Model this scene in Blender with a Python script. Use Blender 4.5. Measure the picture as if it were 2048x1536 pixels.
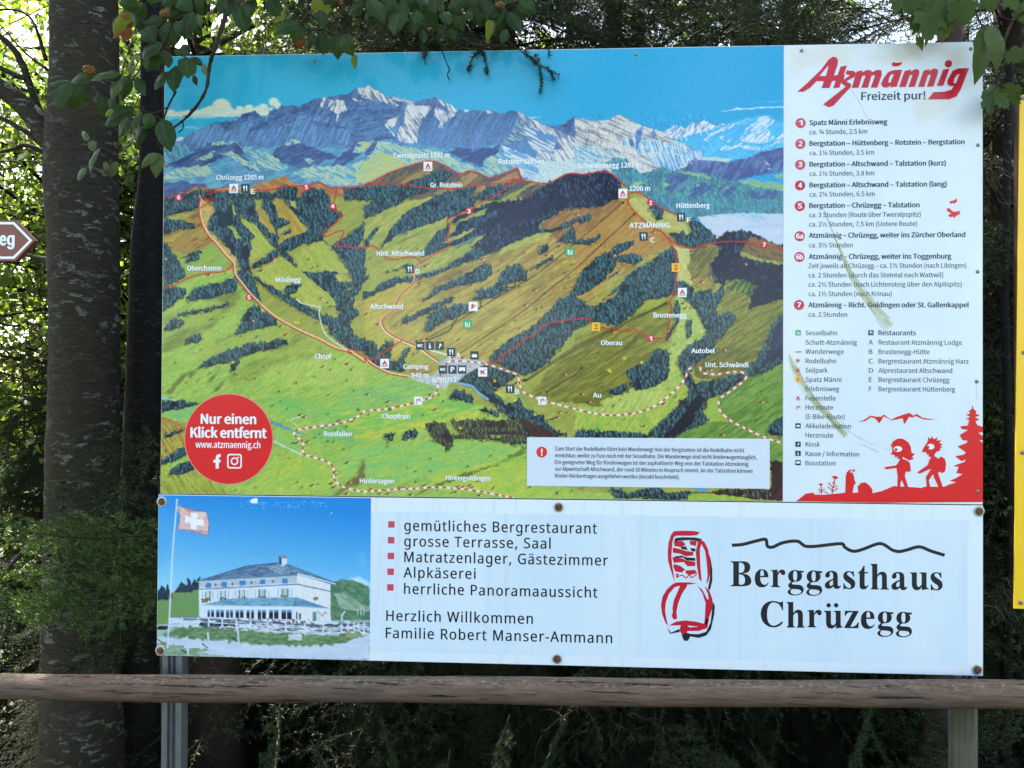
import bpy, bmesh, math, os
import numpy as np
from mathutils import Vector, Matrix

for o in list(bpy.data.objects): bpy.data.objects.remove(o, do_unlink=True)
SC = bpy.context.scene
COL = SC.collection
PI = math.pi
# ---------------------------------------------------------------- camera (board plane is Y = 0, its foot at z = ZB)
ZB = .74
cam = bpy.data.cameras.new('camera'); cam.sensor_width = 36; cam.lens = 1539 / 2048 * 36; cam.clip_start = .05; cam.clip_end = 5000
camo = bpy.data.objects.new('camera', cam); COL.objects.link(camo); SC.camera = camo
camo.rotation_euler = (1.58072021, -0.00577921, 0.05409219); camo.location = (-0.01789148, -2.44186041, 0.86248614 + ZB)
# ---------------------------------------------------------------- sky, sun, exposure
SUN_EL, SUN_AZ = math.radians(58), math.radians(-38)      # azimuth from +Y (behind the board), negative = to the left
w = bpy.data.worlds.new('World'); SC.world = w; w.use_nodes = True
nt = w.node_tree; bg = nt.nodes['Background']
sky = nt.nodes.new('ShaderNodeTexSky'); sky.sky_type = 'NISHITA'; sky.sun_disc = False
sky.sun_elevation = SUN_EL; sky.sun_rotation = SUN_AZ; sky.air_density = 1.0; sky.dust_density = 4.5; sky.ozone_density = .7; sky.altitude = 840
tint = nt.nodes.new('ShaderNodeMix'); tint.data_type = 'RGBA'; tint.blend_type = 'MULTIPLY'; tint.inputs[0].default_value = 1; tint.inputs[7].default_value = (1.10, 1.04, .87, 1)   # the phone's daylight balance
nt.links.new(sky.outputs[0], tint.inputs[6]); nt.links.new(tint.outputs[2], bg.inputs[0]); bg.inputs[1].default_value = .13
sd = bpy.data.lights.new('sun', 'SUN'); sd.energy = 4.2; sd.angle = math.radians(.5); sd.color = (1, .95, .86)
so = bpy.data.objects.new('sun', sd); COL.objects.link(so)
_d = Vector((math.sin(SUN_AZ) * math.cos(SUN_EL), math.cos(SUN_AZ) * math.cos(SUN_EL), math.sin(SUN_EL)))
so.rotation_euler = _d.to_track_quat('Z', 'Y').to_euler()
SC.view_settings.view_transform = 'Standard'; SC.view_settings.look = 'None'; SC.view_settings.gamma = 1
SC.view_settings.exposure = 2.8
SC.render.engine = 'CYCLES'; SC.cycles.max_bounces = 6; SC.cycles.diffuse_bounces = 3; SC.cycles.glossy_bounces = 3
SC.cycles.transmission_bounces = 4; SC.cycles.transparent_max_bounces = 4

# ---------------------------------------------------------------- helpers
_R = camo.rotation_euler.to_matrix(); _O = Vector(camo.location)
def at(px, py, Y=0.):
    """the point at depth Y that stands at this place of the photograph"""
    d = _R @ Vector(((px - 1024) / 1539, -(py - 768) / 1539, -1))
    return _O + d * ((Y - _O.y) / d.y)
def tag(o, label=None, cat=None, group=None, kind=None):
    if label: o['label'] = label
    if cat: o['category'] = cat
    if group: o['group'] = group
    if kind: o['kind'] = kind
    return o
def empty(name, loc=(0, 0, 0), rz=0.):
    o = bpy.data.objects.new(name, None); COL.objects.link(o); o.location = loc; o.rotation_euler = (0, 0, rz); o.empty_display_size = .1
    return o
def link(name, me, mat, parent=None):
    o = bpy.data.objects.new(name, me); COL.objects.link(o)
    if mat is not None: me.materials.append(mat)
    if parent is not None:
        o.parent = parent; o.matrix_parent_inverse = Matrix.Translation(-Vector(parent.location)) if parent.rotation_euler.z == 0 else (Matrix.Translation(parent.location) @ Matrix.Rotation(parent.rotation_euler.z, 4, 'Z')).inverted()
    return o
def trimesh(name, V, F, smooth=False):
    V = np.asarray(V, np.float32); F = np.asarray(F, np.int32); k = F.shape[1]
    me = bpy.data.meshes.new(name); me.vertices.add(len(V)); me.vertices.foreach_set('co', V.ravel())
    me.loops.add(F.size); me.loops.foreach_set('vertex_index', F.ravel())
    me.polygons.add(len(F)); me.polygons.foreach_set('loop_start', np.arange(0, F.size, k, dtype=np.int32))
    me.polygons.foreach_set('loop_total', np.full(len(F), k, np.int32))
    if smooth: me.polygons.foreach_set('use_smooth', np.ones(len(F), bool))
    me.update(calc_edges=True); me.validate()
    return me
class MB:
    """collects shapes into one mesh"""
    def __init__(s): s.v, s.f = [], []
    def add(s, V, F):
        n = len(s.v); s.v += [tuple(p) for p in V]; s.f += [tuple(i + n for i in f) for f in F]; return s
    def box(s, a, b, bev=0.):
        bm = bmesh.new(); bmesh.ops.create_cube(bm, size=1)
        bmesh.ops.transform(bm, matrix=Matrix.Translation([(p + q) / 2 for p, q in zip(a, b)]) @ Matrix.Diagonal([q - p for p, q in zip(a, b)] + [1]), verts=bm.verts)
        if bev: bmesh.ops.bevel(bm, geom=bm.edges[:], offset=bev, segments=2, affect='EDGES', profile=.6)
        s.bm(bm); return s
    def bm(s, bm):
        bm.verts.index_update(); s.add([v.co[:] for v in bm.verts], [[v.index for v in f.verts] for f in bm.faces]); bm.free()
    def tube(s, pts, rad, n=8, cap=True, squash=None, rnd=0., seed=0):
        R = np.random.default_rng(seed); P_ = [Vector(p) for p in pts]; m = len(P_); V = []; F = []
        t0 = (P_[1] - P_[0]).normalized(); u = t0.orthogonal().normalized()
        for i, p in enumerate(P_):
            t = (P_[min(i + 1, m - 1)] - P_[max(i - 1, 0)]).normalized()
            u = (u - t * u.dot(t)).normalized(); b = t.cross(u); r = rad[i] if hasattr(rad, '__len__') else rad
            for k in range(n):
                a = 2 * PI * k / n; q = r * (1 + (R.uniform(-rnd, rnd) if rnd else 0)); V.append(p + (u * math.cos(a) + b * math.sin(a)) * q)
        for i in range(m - 1):
            for k in range(n): F.append((i * n + k, i * n + (k + 1) % n, (i + 1) * n + (k + 1) % n, (i + 1) * n + k))
        if cap: F.append(tuple(range(n - 1, -1, -1))); F.append(tuple((m - 1) * n + k for k in range(n)))
        s.add(V, F); return s
    def lathe(s, prof, c, axis='Y', n=20):
        V = []; F = []
        for r, h in prof:
            for k in range(n):
                a = 2 * PI * k / n; x, y = r * math.cos(a), r * math.sin(a)
                V.append((c[0] + x, c[1] + h, c[2] + y) if axis == 'Y' else (c[0] + x, c[1] + y, c[2] + h))
        for i in range(len(prof) - 1):
            for k in range(n): F.append((i * n + k, i * n + (k + 1) % n, (i + 1) * n + (k + 1) % n, (i + 1) * n + k))
        F.append(tuple(range(n))); F.append(tuple((len(prof) - 1) * n + k for k in range(n)))
        s.add(V, F); return s
    def build(s, name, mat, parent=None, smooth=False):
        me = bpy.data.meshes.new(name); me.from_pydata(s.v, [], s.f); me.update()
        bm = bmesh.new(); bm.from_mesh(me); bmesh.ops.recalc_face_normals(bm, faces=bm.faces); bm.to_mesh(me); bm.free()
        if smooth:
            me.polygons.foreach_set('use_smooth', np.ones(len(me.polygons), bool)); me.set_sharp_from_angle(angle=math.radians(38))
        return link(name, me, mat, parent)
def lin(c): 
    c = np.asarray(c, np.float32); return np.where(c <= .04045, c / 12.92, ((c + .055) / 1.055) ** 2.4)
def srgb(r, g, b): return tuple(float(x) for x in lin(np.array([r, g, b]) / 255))

# ---------------------------------------------------------------- materials
class N:
    """small node-graph writer"""
    def __init__(s, name):
        s.m = bpy.data.materials.new(name); s.m.use_nodes = True; s.t = s.m.node_tree; s.b = s.t.nodes['Principled BSDF']; s.out = s.t.nodes['Material Output']
    def n(s, ty, **kw):
        x = s.t.nodes.new('ShaderNode' + ty)
        for k, v in kw.items(): setattr(x, k, v)
        return x
    def l(s, a, b): s.t.links.new(a, b)
    def co(s, scale=(1, 1, 1), kind='Object'):
        c = s.n('TexCoord'); m = s.n('Mapping'); m.inputs['Scale'].default_value = scale; s.l(c.outputs[kind], m.inputs[0]); return m.outputs[0]
    def noise(s, v, sc, det=4., rough=.55, dist=0.):
        x = s.n('TexNoise'); x.inputs['Scale'].default_value = sc; x.inputs['Detail'].default_value = det; x.inputs['Roughness'].default_value = rough; x.inputs['Distortion'].default_value = dist
        s.l(v, x.inputs['Vector']); return x.outputs['Fac']
    def ramp(s, f, stops):
        x = s.n('ValToRGB'); e = x.color_ramp.elements
        while len(e) < len(stops): e.new(.5)
        for i, (p, c) in enumerate(stops): e[i].position = p; e[i].color = (tuple(c) + (1,)) if hasattr(c, '__len__') else (c, c, c, 1)
        s.l(f, x.inputs[0]); return x.outputs[0]
    def mix(s, f, a, b, mode='MIX'):
        x = s.n('Mix', data_type='RGBA', blend_type=mode)
        for i, q in ((0, f), (6, a), (7, b)):
            if hasattr(q, 'is_linked'): s.l(q, x.inputs[i])
            else: x.inputs[i].default_value = q if i == 0 else tuple(q) + (1,)
        return x.outputs[2]
    def bump(s, h, st=.3, d=.01):
        x = s.n('Bump'); x.inputs['Strength'].default_value = st; x.inputs['Distance'].default_value = d; s.l(h, x.inputs['Height']); s.l(x.outputs[0], s.b.inputs['Normal'])
    def base(s, c):
        if hasattr(c, 'is_linked'): s.l(c, s.b.inputs['Base Color'])
        else: s.b.inputs['Base Color'].default_value = tuple(c) + (1,)
    def set(s, **kw):
        for k, v in kw.items():
            i = s.b.inputs[k.replace('_', ' ')]
            if hasattr(v, 'is_linked'): s.l(v, i)
            else: i.default_value = v
        return s.m
def plain(name, c, rough=.4, metal=0., var=.12, sc=30., spec=.5):
    n = N(name); f = n.noise(n.co(), sc, 5)
    n.base(n.mix(f, tuple(x * (1 - var) for x in c), tuple(min(1, x * (1 + var)) for x in c))); return n.set(Roughness=rough, Metallic=metal, Specular_IOR_Level=spec)
def print_mat(name):
    n = N(name); a = n.n('Attribute', attribute_name='print'); n.base(a.outputs['Color'])
    f = n.noise(n.co(), 3, 4); n.bump(f, .03, .01)
    return n.set(Roughness=.13, Specular_IOR_Level=.34)
def white_sheet():
    n = N('white_sheet'); v = n.co()
    d = n.ramp(n.noise(v, 260, 2, .5), [(.70, 0.), (.78, 1.)]); s = n.noise(n.co((1, 1, .25)), 6, 5)
    c = n.mix(s, srgb(222, 229, 237), srgb(230, 236, 243)); st = n.ramp(n.noise(n.co((26, 26, .9)), 1.6, 5, .6), [(.56, 0.), (.72, .35)]); c = n.mix(st, c, srgb(196, 196, 190)); n.base(n.mix(d, c, srgb(186, 190, 194)))
    n.bump(n.noise(v, 2.2, 3), .03, .01); return n.set(Roughness=.2)
def bark(name, dark, light, lichen, amt=.60, moss=None, vz=1.):
    n = N(name); v = n.co((1, 1, vz))
    fine = n.noise(n.co((14, 14, 60)), 1.6, 6, .65); big = n.noise(v, 4, 5)
    c = n.mix(n.ramp(fine, [(.3, 0.), (.7, 1.)]), dark, light)
    if moss: c = n.mix(n.ramp(big, [(.45, 0.), (.7, .7)]), c, moss)
    sp = n.noise(n.co((9, 9, 22)), 1.5, 4, .6, .6); m1 = n.ramp(sp, [(amt, 0.), (amt + .03, 1.)])
    br = n.noise(n.co((40, 40, 90)), 2, 4); m2 = n.ramp(br, [(.42, 0.), (.5, 1.)])
    pt = n.ramp(n.noise(n.co((1.4, 1.4, 1.1)), 2.2, 3), [(.40, .12), (.62, 1.)]); f = n.mix(1., n.mix(1., m1, m2, 'MULTIPLY'), pt, 'MULTIPLY'); n.base(n.mix(f, c, lichen))
    st = n.noise(n.co((5, 5, 95)), 1.2, 5, .7); n.bump(n.mix(.5, fine, st), .7, .012); return n.set(Roughness=.9, Specular_IOR_Level=.15)
def leaf_mat(name, c1, c2, tr, trans=.45, rough=.45, vein=False, spec=.4):
    n = N(name); r = n.n('NewGeometry'); rnd = n.ramp(r.outputs['Random Per Island'], [(0., c1), (1., c2)])
    f = n.noise(n.co(), 40, 3); c = n.mix(n.ramp(f, [(.35, 0.), (.65, .35)]), rnd, tuple(x * .6 for x in c1)); n.base(c); n.set(Roughness=rough, Specular_IOR_Level=spec)
    t = n.n('BsdfTranslucent'); t.inputs[0].default_value = tuple(tr) + (1,)
    m = n.n('MixShader'); m.inputs[0].default_value = trans; n.l(n.b.outputs[0], m.inputs[1]); n.l(t.outputs[0], m.inputs[2]); n.l(m.outputs[0], n.out.inputs[0])
    return n.m

# ---------------------------------------------------------------- printed pictures (numpy painting -> colour attribute)
RZ = {1: (310, 80), 2: (730, 80), 3: (1150, 80), 4: (310, 395), 5: (730, 395), 6: (1150, 395),
      7: (310, 700), 8: (730, 700), 9: (1150, 700), 'L1': (1560, 80), 'L2': (1560, 395), 'L3': (1560, 700)}
KZ = 420 / 2048
def P(r, s):
    """trace: pairs in one enlarged tile -> photo units on the printed sheet; '|4' switches the tile"""
    out = []
    for tok in s.split():
        if tok[0] == '|':
            r = int(tok[1:]); continue
        a, b = tok.split(',')
        if isinstance(r, tuple): out.append((r[0] + float(a) * r[2], r[1] + float(b) * r[2]))
        else: out.append((RZ[r][0] + float(a) * KZ, RZ[r][1] + float(b) * KZ))
    return out
def smooth(pts, n=5, closed=False):
    p = np.array(pts, float); m = len(p); out = []
    if m < 3: return [tuple(q) for q in p]
    rng = range(m if closed else m - 1)
    for i in rng:
        if closed: a, b, c, d = p[(i - 1) % m], p[i], p[(i + 1) % m], p[(i + 2) % m]
        else: a, b, c, d = p[max(i - 1, 0)], p[i], p[i + 1], p[min(i + 2, m - 1)]
        for k in range(n):
            t = k / n
            out.append(tuple(.5 * (2 * b + (c - a) * t + (2 * a - 5 * b + 4 * c - d) * t * t + (3 * b - a - 3 * c + d) * t ** 3)))
    if not closed: out.append(tuple(p[-1]))
    return out
def rgb(*c): return np.array(c, np.float32) / 255

class Canvas:
    def __init__(s, x0, y0, x1, y1, seed=1):
        s.x0, s.y0, s.w, s.h = x0, y0, x1 - x0, y1 - y0
        s.im = np.zeros((s.h, s.w, 3), np.float32)
        s.r = np.random.default_rng(seed)
        s.lat = s.r.random((256, 256)).astype(np.float32)
    def noise(s, X, Y, sx, sy, ang=0., seed=0):
        c, n = math.cos(ang), math.sin(ang)
        u = (X * c + Y * n) / sx + seed * 17.3; v = (-X * n + Y * c) / sy + seed * 31.7
        iu = np.floor(u).astype(int); iv = np.floor(v).astype(int)
        fu = u - iu; fv = v - iv; fu = fu * fu * (3 - 2 * fu); fv = fv * fv * (3 - 2 * fv)
        g = lambda a, b: s.lat[a & 255, b & 255]
        return (g(iu, iv) * (1 - fu) + g(iu + 1, iv) * fu) * (1 - fv) + (g(iu, iv + 1) * (1 - fu) + g(iu + 1, iv + 1) * fu) * fv
    def box(s, pts, pad=4):
        a = np.array(pts)
        xa = max(int(a[:, 0].min() - pad - s.x0), 0); xb = min(int(a[:, 0].max() + pad - s.x0) + 1, s.w)
        ya = max(int(a[:, 1].min() - pad - s.y0), 0); yb = min(int(a[:, 1].max() + pad - s.y0) + 1, s.h)
        if xb <= xa or yb <= ya: return None
        Y, X = np.mgrid[ya:yb, xa:xb].astype(np.float32)
        return slice(ya, yb), slice(xa, xb), X + s.x0, Y + s.y0
    def mask(s, pts, X, Y, rough=0., rs=7.):
        if rough:
            X = X + rough * 2 * (s.noise(X, Y, rs, rs, 0, 3) - .5); Y = Y + rough * 2 * (s.noise(X, Y, rs, rs, 0, 5) - .5)
        m = np.zeros(X.shape, bool); n = len(pts)
        for i in range(n):
            (xa, ya), (xb, yb) = pts[i], pts[(i + 1) % n]
            if ya == yb: continue
            m ^= ((ya > Y) != (yb > Y)) & (X < (xb - xa) * (Y - ya) / (yb - ya) + xa)
        return m
    def fill(s, pts, c1, c2=None, ang=0., L=26., W=2.2, bias=.5, sharp=2.2, rough=1.5, alpha=1., seed=0, grad=None, soft=0):
        """one field of colour: two tones brushed along a direction; grad = ((x,y),(x,y),colour) blends a third tone in"""
        b = s.box(pts, 6)
        if b is None: return
        sy, sx, X, Y = b
        m = s.mask(pts, X, Y, rough).astype(np.float32)
        if soft:
            k = int(soft)
            for ax in (0, 1):
                c = np.cumsum(np.pad(m, [(k + 1, k) if i == ax else (0, 0) for i in (0, 1)], mode='edge'), axis=ax)
                m = (np.take(c, range(2 * k + 1, c.shape[ax]), ax) - np.take(c, range(0, c.shape[ax] - 2 * k - 1), ax)) / (2 * k + 1)
        col = np.broadcast_to(rgb(*c1), X.shape + (3,)).copy()
        if grad:
            (ax, ay), (bx, by), gc = grad
            t = np.clip(((X - ax) * (bx - ax) + (Y - ay) * (by - ay)) / ((bx - ax) ** 2 + (by - ay) ** 2), 0, 1)[..., None]
            col = col * (1 - t) + rgb(*gc) * t
        if c2 is not None:
            n = .5 * s.noise(X, Y, L, W, ang, seed + 1) + .3 * s.noise(X, Y, L * .4, W * .7, ang, seed + 2) + .2 * s.noise(X, Y, 40, 14, ang, seed + 4)
            t = np.clip((n - bias) * sharp * 2 + .5, 0, 1)[..., None]
            col = col * (1 - t) + rgb(*c2) * t
        a = (m * alpha)[..., None]
        s.im[sy, sx] = s.im[sy, sx] * (1 - a) + col * a
    def line(s, pts, w, c, alpha=1., sm=True, c2=None, dash=10.):
        if sm: pts = smooth(pts)
        acc = 0.
        for (xa, ya), (xb, yb) in zip(pts[:-1], pts[1:]):
            L = math.hypot(xb - xa, yb - ya)
            if L < 1e-6: continue
            b = s.box([(xa, ya), (xb, yb)], w + 2)
            if b is None: acc += L; continue
            sy, sx, X, Y = b
            t = np.clip(((X - xa) * (xb - xa) + (Y - ya) * (yb - ya)) / L ** 2, 0, 1)
            d = np.hypot(X - xa - t * (xb - xa), Y - ya - t * (yb - ya))
            a = np.clip(w / 2 + .5 - d, 0, 1)[..., None] * alpha
            col = rgb(*c)
            if c2 is not None and ((acc + L / 2) % dash) < dash * .5: col = rgb(*c2)
            s.im[sy, sx] = s.im[sy, sx] * (1 - a) + col * a
            acc += L
    def disc(s, x, y, rx, ry, c, alpha=1., soft=.7):
        b = s.box([(x - rx, y - ry), (x + rx, y + ry)], 2)
        if b is None: return
        sy, sx, X, Y = b
        d = np.hypot((X - x) / rx, (Y - y) / ry)
        a = (np.clip((1 - d) * min(rx, ry) / soft + .3, 0, 1) * alpha)[..., None]
        s.im[sy, sx] = s.im[sy, sx] * (1 - a) + rgb(*c) * a
    def trees(s, pts, dark=(30, 40, 58), mid=(62, 96, 112), lit=(104, 150, 158), step=5.2, rx=2.5, ry=4.6, fillin=True, cover=.85, rough=3., lean=0.):
        """a wood: dark floor, crowns as separate upright dabs, the back ones first"""
        b = s.box(pts, 6)
        if b is None: return
        sy, sx, X, Y = b
        if fillin:
            sh = s.mask([(x - 3.2, y + 2.6) for x, y in pts], X, Y, rough + 1.5, 5.)[..., None] * .34
            s.im[sy, sx] = s.im[sy, sx] * (1 - sh) + np.array([.22, .23, .20], np.float32) * sh
            m = s.mask(pts, X, Y, rough, 6.)[..., None]
            n = s.noise(X, Y, 3, 7, 0, 2)[..., None]
            s.im[sy, sx] = np.where(m, rgb(*dark) * (.75 + .5 * n), s.im[sy, sx])
        xs = np.arange(X.min(), X.max(), step); ys = np.arange(Y.min(), Y.max(), step * .95)
        gx, gy = np.meshgrid(xs, ys)
        gx = gx + s.r.uniform(-.5, .5, gx.shape) * step; gy = gy + s.r.uniform(-.5, .5, gy.shape) * step
        ok = s.mask(pts, gx.astype(np.float32), gy.astype(np.float32)) & (s.r.random(gx.shape) < cover) \
            & (s.noise(gx, gy, 22, 16, .5, 8) > .22)
        q = np.stack([gx[ok], gy[ok]], 1); q = q[np.argsort(q[:, 1])]
        R = s.r
        for x, y in q:
            k = R.uniform(.55, 1.2); t = R.random(); kx = k * R.uniform(.75, 1.15)
            c = rgb(*mid) * (1 - t * .6) + rgb(*lit) * t * .6
            y -= ry * .4
            s.disc(x + .9, y + .6, rx * k + .5, ry * k + .4, np.array(dark) * .8, .9)
            s.disc(x, y, rx * kx, ry * k, c * 255, .85)
            s.disc(x - rx * .3 * k + lean, y - ry * .25 * k, rx * .42 * k, ry * .55 * k, lit, .25 + .5 * t)
    def strokes(s, n, x0, x1, y0, y1, ang, L, gain, ok=None):
        """many short brush dabs that lighten or darken what is painted below"""
        R = s.r
        for i in range(n):
            x, y = R.uniform(x0, x1), R.uniform(y0, y1); ix, iy = int(x - s.x0), int(y - s.y0)
            if not (0 <= ix < s.w and 0 <= iy < s.h): continue
            c = s.im[iy, ix]
            if ok is not None and not ok(c): continue
            a = ang + R.normal() * .16; l = R.uniform(*L); ex, ey = int(ix + math.cos(a) * l), int(iy + math.sin(a) * l)
            if ok is not None and not (0 <= ex < s.w and 0 <= ey < s.h and ok(s.im[ey, ex])): continue
            k = 1 + R.choice((-1, 1)) * R.uniform(.4, 1) * gain
            s.line([(x, y), (x + math.cos(a) * l, y + math.sin(a) * l)], R.uniform(.7, 1.3), np.clip(c * k, 0, 1) * 255, .75, False)
    def sample(s, gx, gy):
        u = np.clip(gx - s.x0, 0, s.w - 1.001); v = np.clip(gy - s.y0, 0, s.h - 1.001)
        iu = u.astype(int); iv = v.astype(int); fu = (u - iu)[..., None]; fv = (v - iv)[..., None]
        im = s.im
        return (im[iv, iu] * (1 - fu) + im[iv, iu + 1] * fu) * (1 - fv) + (im[iv + 1, iu] * (1 - fu) + im[iv + 1, iu + 1] * fu) * fv

def paint_map():
    K = Canvas(312, 84, 1574, 1010, 4)
    # sky, painted brighter at the upper left to offset the shade there
    K.fill([(300, 80), (1580, 80), (1580, 460), (300, 460)], (66, 172, 204), None, rough=0, grad=((420, 110), (1450, 300), (62, 160, 206)))
    # clouds
    for x, y, r in ((650, 650, 95), (540, 690, 60), (480, 700, 45), (730, 690, 45), (160, 715, 45), (320, 715, 40), (830, 680, 45), (920, 670, 50), (1010, 680, 45), (1060, 660, 48), (1160, 605, 52), (1200, 640, 40)):
        px, py = RZ[1][0] + x * KZ, RZ[1][1] + y * KZ
        K.disc(px, py, r * KZ, r * KZ * .85, (208, 222, 196), 1, 3); K.disc(px - r * .02, py - r * .05, r * KZ * .7, r * KZ * .5, (228, 234, 205), .7, 5)
    K.fill(P(1, '80,710 300,690 900,680 1150,660 1130,740 830,745 450,752 80,745'), (216, 226, 202), (198, 212, 196), 0, 30, 3)
    K.fill(P(1, '80,755 700,750 500,770 80,775'), (150, 205, 215), None, rough=2, alpha=.8)
    K.fill(P(1, '200,865 330,845 450,858 400,870'), (150, 205, 210), None, alpha=.7); K.fill(P(1, '190,1005 190,950 260,940 300,960'), (205, 222, 226), None, alpha=.9)
    K.fill(P(3, '1420,692 1540,675 1590,655 1640,668 2040,648 2040,660 1640,680'), (190, 222, 240), None, alpha=.9)
    K.fill(P(3, '1700,610 2040,590 2040,600'), (150, 205, 236), None, alpha=.6); K.fill(P(2, '1560,750 1760,752 1600,766'), (190, 222, 240), None, alpha=.8)
    # far range on the right
    K.fill(P(3, '860,895 920,860 980,825 1060,850 1080,865 1120,810 1150,800 1190,820 1250,790 1300,800 1380,840 1430,810 1460,830 1500,815 1700,750 1800,745 1900,735 1930,760 1970,790 2060,790 2060,1090 1830,1100 1680,1160 1500,1170 1270,1140 1000,970'),
           (82, 168, 218), (104, 186, 228), -.5, 40, 3, .55, grad=(P(3, '1400,760')[0], P(3, '1400,1150')[0], (100, 178, 222)))
    K.fill(P(3, '860,895 920,860 980,825 1060,850 1080,865 1120,810 1150,800 1190,820 1250,790 1300,800 1380,840 1430,812 1470,822 1380,860 1100,930 1000,968 930,955'),
           (222, 224, 234), (130, 150, 190), -1.0, 14, 1.6, .56, 4)
    for t in ('1250,980 1330,910 1500,830 1720,770 1500,860 1350,930 1290,990', '1640,900 1700,830 1800,760 1900,740 1950,790 1880,860 1900,940 1750,960 1680,930', '1370,1090 1460,1030 1640,1010 1560,1060', '1600,940 1700,930 1900,950 2040,900 2040,950 1800,1010 1620,1000', '1640,1020 1800,1040 1930,1060 1780,1080 1600,1050', '1400,960 1480,930 1600,930 1480,1000', '1860,1040 2040,960 2040,1000'):
        K.fill(P(3, t), (216, 222, 236), (92, 172, 220), -.75, 16, 1.8, .5, 5, 2.5)
    # main massif: shaded blue base
    sk = P(1, '180,1015 320,940 420,880 500,840 600,800 640,810 700,800 760,780 790,805 830,750 900,710 980,690 1020,730 1060,765 1100,740 1120,690 1200,670 1230,625 1260,650 1330,630 1400,650 1480,610 1600,560 1650,565 1750,550 1800,535 1880,530 1930,500 1960,470 2000,468 2040,470 '
              '|2 0,470 20,430 100,480 180,520 235,570 280,530 320,570 400,580 480,600 570,580 640,570 680,555 760,590 850,650 910,690 960,670 1010,690 1080,685 1160,690 1210,670 1260,700 1360,720 1420,690 1480,690 1540,730 1620,770 1750,820 1860,835 1920,825 2040,750 '
              '|3 0,765 20,750 90,775 170,790 220,778 270,792 370,755 400,735 430,725 500,760 560,790 650,830 670,825 760,870 870,900 930,960 1010,990 1100,1040 1200,1080 1280,1140 1280,1400 0,1400 |1 180,1400')
    K.fill(sk, (70, 104, 156), (96, 134, 186), -1.05, 34, 2.4, .5, 3, 1, grad=(P(1, '900,700')[0], P(1, '900,1100')[0], (98, 142, 192)))
    K.fill(P(1, '180,1015 500,840 830,750 1060,765 1300,720 1700,760 2040,800 |2 500,900 440,1010 0,1000 |1 1500,1040 180,1090'), (84, 124, 176), (120, 160, 204), -1.1, 30, 2, .54, 3, 4, .75)
    for t in ('620,800 760,790 900,720 960,720 800,850 700,900', '1050,790 1300,700 1500,640 1560,640 1400,760 1200,850 900,900', '1500,780 1760,820 1900,860 1700,860 1500,830', '1850,700 2040,640 2040,720 1900,760'):
        K.fill(P(1, t), (62, 90, 146), (84, 118, 172), -.5, 26, 2, .5, 3, 4, .8)
    lit, sh = (216, 211, 208), (120, 130, 158)
    for r, t in ((1, '1640,560 1680,568 1640,680 1610,640'), (1, '1690,580 1840,590 1870,680 1800,720 1790,760 1760,800 1770,730 1720,680 1680,640'), (1, '1965,468 2048,465 2048,590 2010,560 1990,520'), (1, '1920,560 2040,600 2010,625 1930,580'),
                 (2, '22,432 100,480 240,570 330,640 300,662 200,602 120,642 60,592 0,572 0,480'), (2, '270,540 320,572 400,582 480,602 440,620 330,600 250,580'), (2, '400,660 440,600 480,640 560,640 620,650 640,680 590,740 560,760 530,860 500,1000 420,1020 330,970 320,900 380,800 395,700'), (2, '150,770 280,760 330,740 300,820 240,880 300,930 250,940 170,900 200,800'),
                 (2, '680,555 760,590 850,650 915,692 870,715 830,692 750,622'), (2, '690,640 730,680 900,722 800,790 765,830 770,850 700,860 740,790 680,745'), (2, '960,668 1010,690 990,715'), (2, '1170,685 1215,672 1255,700 1190,710'),
                 (2, '1475,690 1540,730 1620,770 1860,870 2048,965 2048,1310 1920,1340 1800,1400 1640,1230 1700,1000 1560,850 1500,760')):
        K.fill(P(r, t), lit, sh, 1.0 if r == 2 else -1.1, 22, 2, .56, 4, 2)
    K.fill(P(2, '1480,780 1560,830 1590,930 1440,1010 1330,1010 1440,900'), (170, 190, 170), (90, 130, 170), .45, 18, 2, .5, 4, 3)
    K.fill(P(2, '-60,600 60,592 200,605 320,660 300,760 170,790 240,880 290,960 150,980 -160,970 -110,760'), (70, 106, 160), (94, 134, 184), -.2, 20, 2, .5, 3, 3)
    K.fill(P(2, '1560,830 1750,900 1880,950 1850,1130 1650,1080 1580,960'), (104, 142, 190), lit, .5, 26, 2.4, .52, 5, 3)
    K.fill(P(2, '1840,1060 1920,900 1880,1000 1900,1060'), (84, 116, 172)); K.fill(P(2, '1760,822 1870,835 1920,825 2040,752 2048,760 1990,900 1880,880'), (84, 124, 188), (66, 104, 170), -.4, 20, 3)
    # right rock wall
    K.fill(P(3, '0,770 20,752 90,775 270,792 370,757 430,727 500,762 650,832 760,870 870,900 930,962 1100,1042 1280,1140 1000,1270 760,1290 400,1160 0,1060'), (214, 208, 202), (150, 146, 152), .42, 30, 2.4, .55, 4, 1)
    for i in range(60):
        x = K.r.uniform(60, 860); y = 800 + x * .12 + K.r.uniform(-30, 170)
        if x > 330 and x < 520: y -= 30
        K.line(P(3, '%d,%d %d,%d' % (x, y, x - K.r.uniform(5, 22), y + K.r.uniform(30, 80))), 1.1, (126, 122, 136), .6, False)
    K.fill(P(3, '440,960 600,950 900,1000 1050,1040 1200,1080 1280,1140 1100,1180 1000,1270 800,1240 680,1120 560,1060 470,1010'), (112, 160, 208), (206, 214, 214), 1.25, 24, 1.8, .53, 5, 3)
    for y in (985, 1050, 1110): K.line(P(3, '600,%d 760,%d 900,%d 1100,%d' % (y - 10, y, y - 14, y + 40)), 2, (206, 216, 214), .7)
    for t in ('590,900 670,822 650,960 610,1080 680,1150 590,1070', '740,910 770,868 800,920 760,960', '520,960 560,960 580,1040 530,1020'): K.fill(P(3, t), (92, 124, 184), (110, 142, 196), 1.3, 12, 2)
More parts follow.
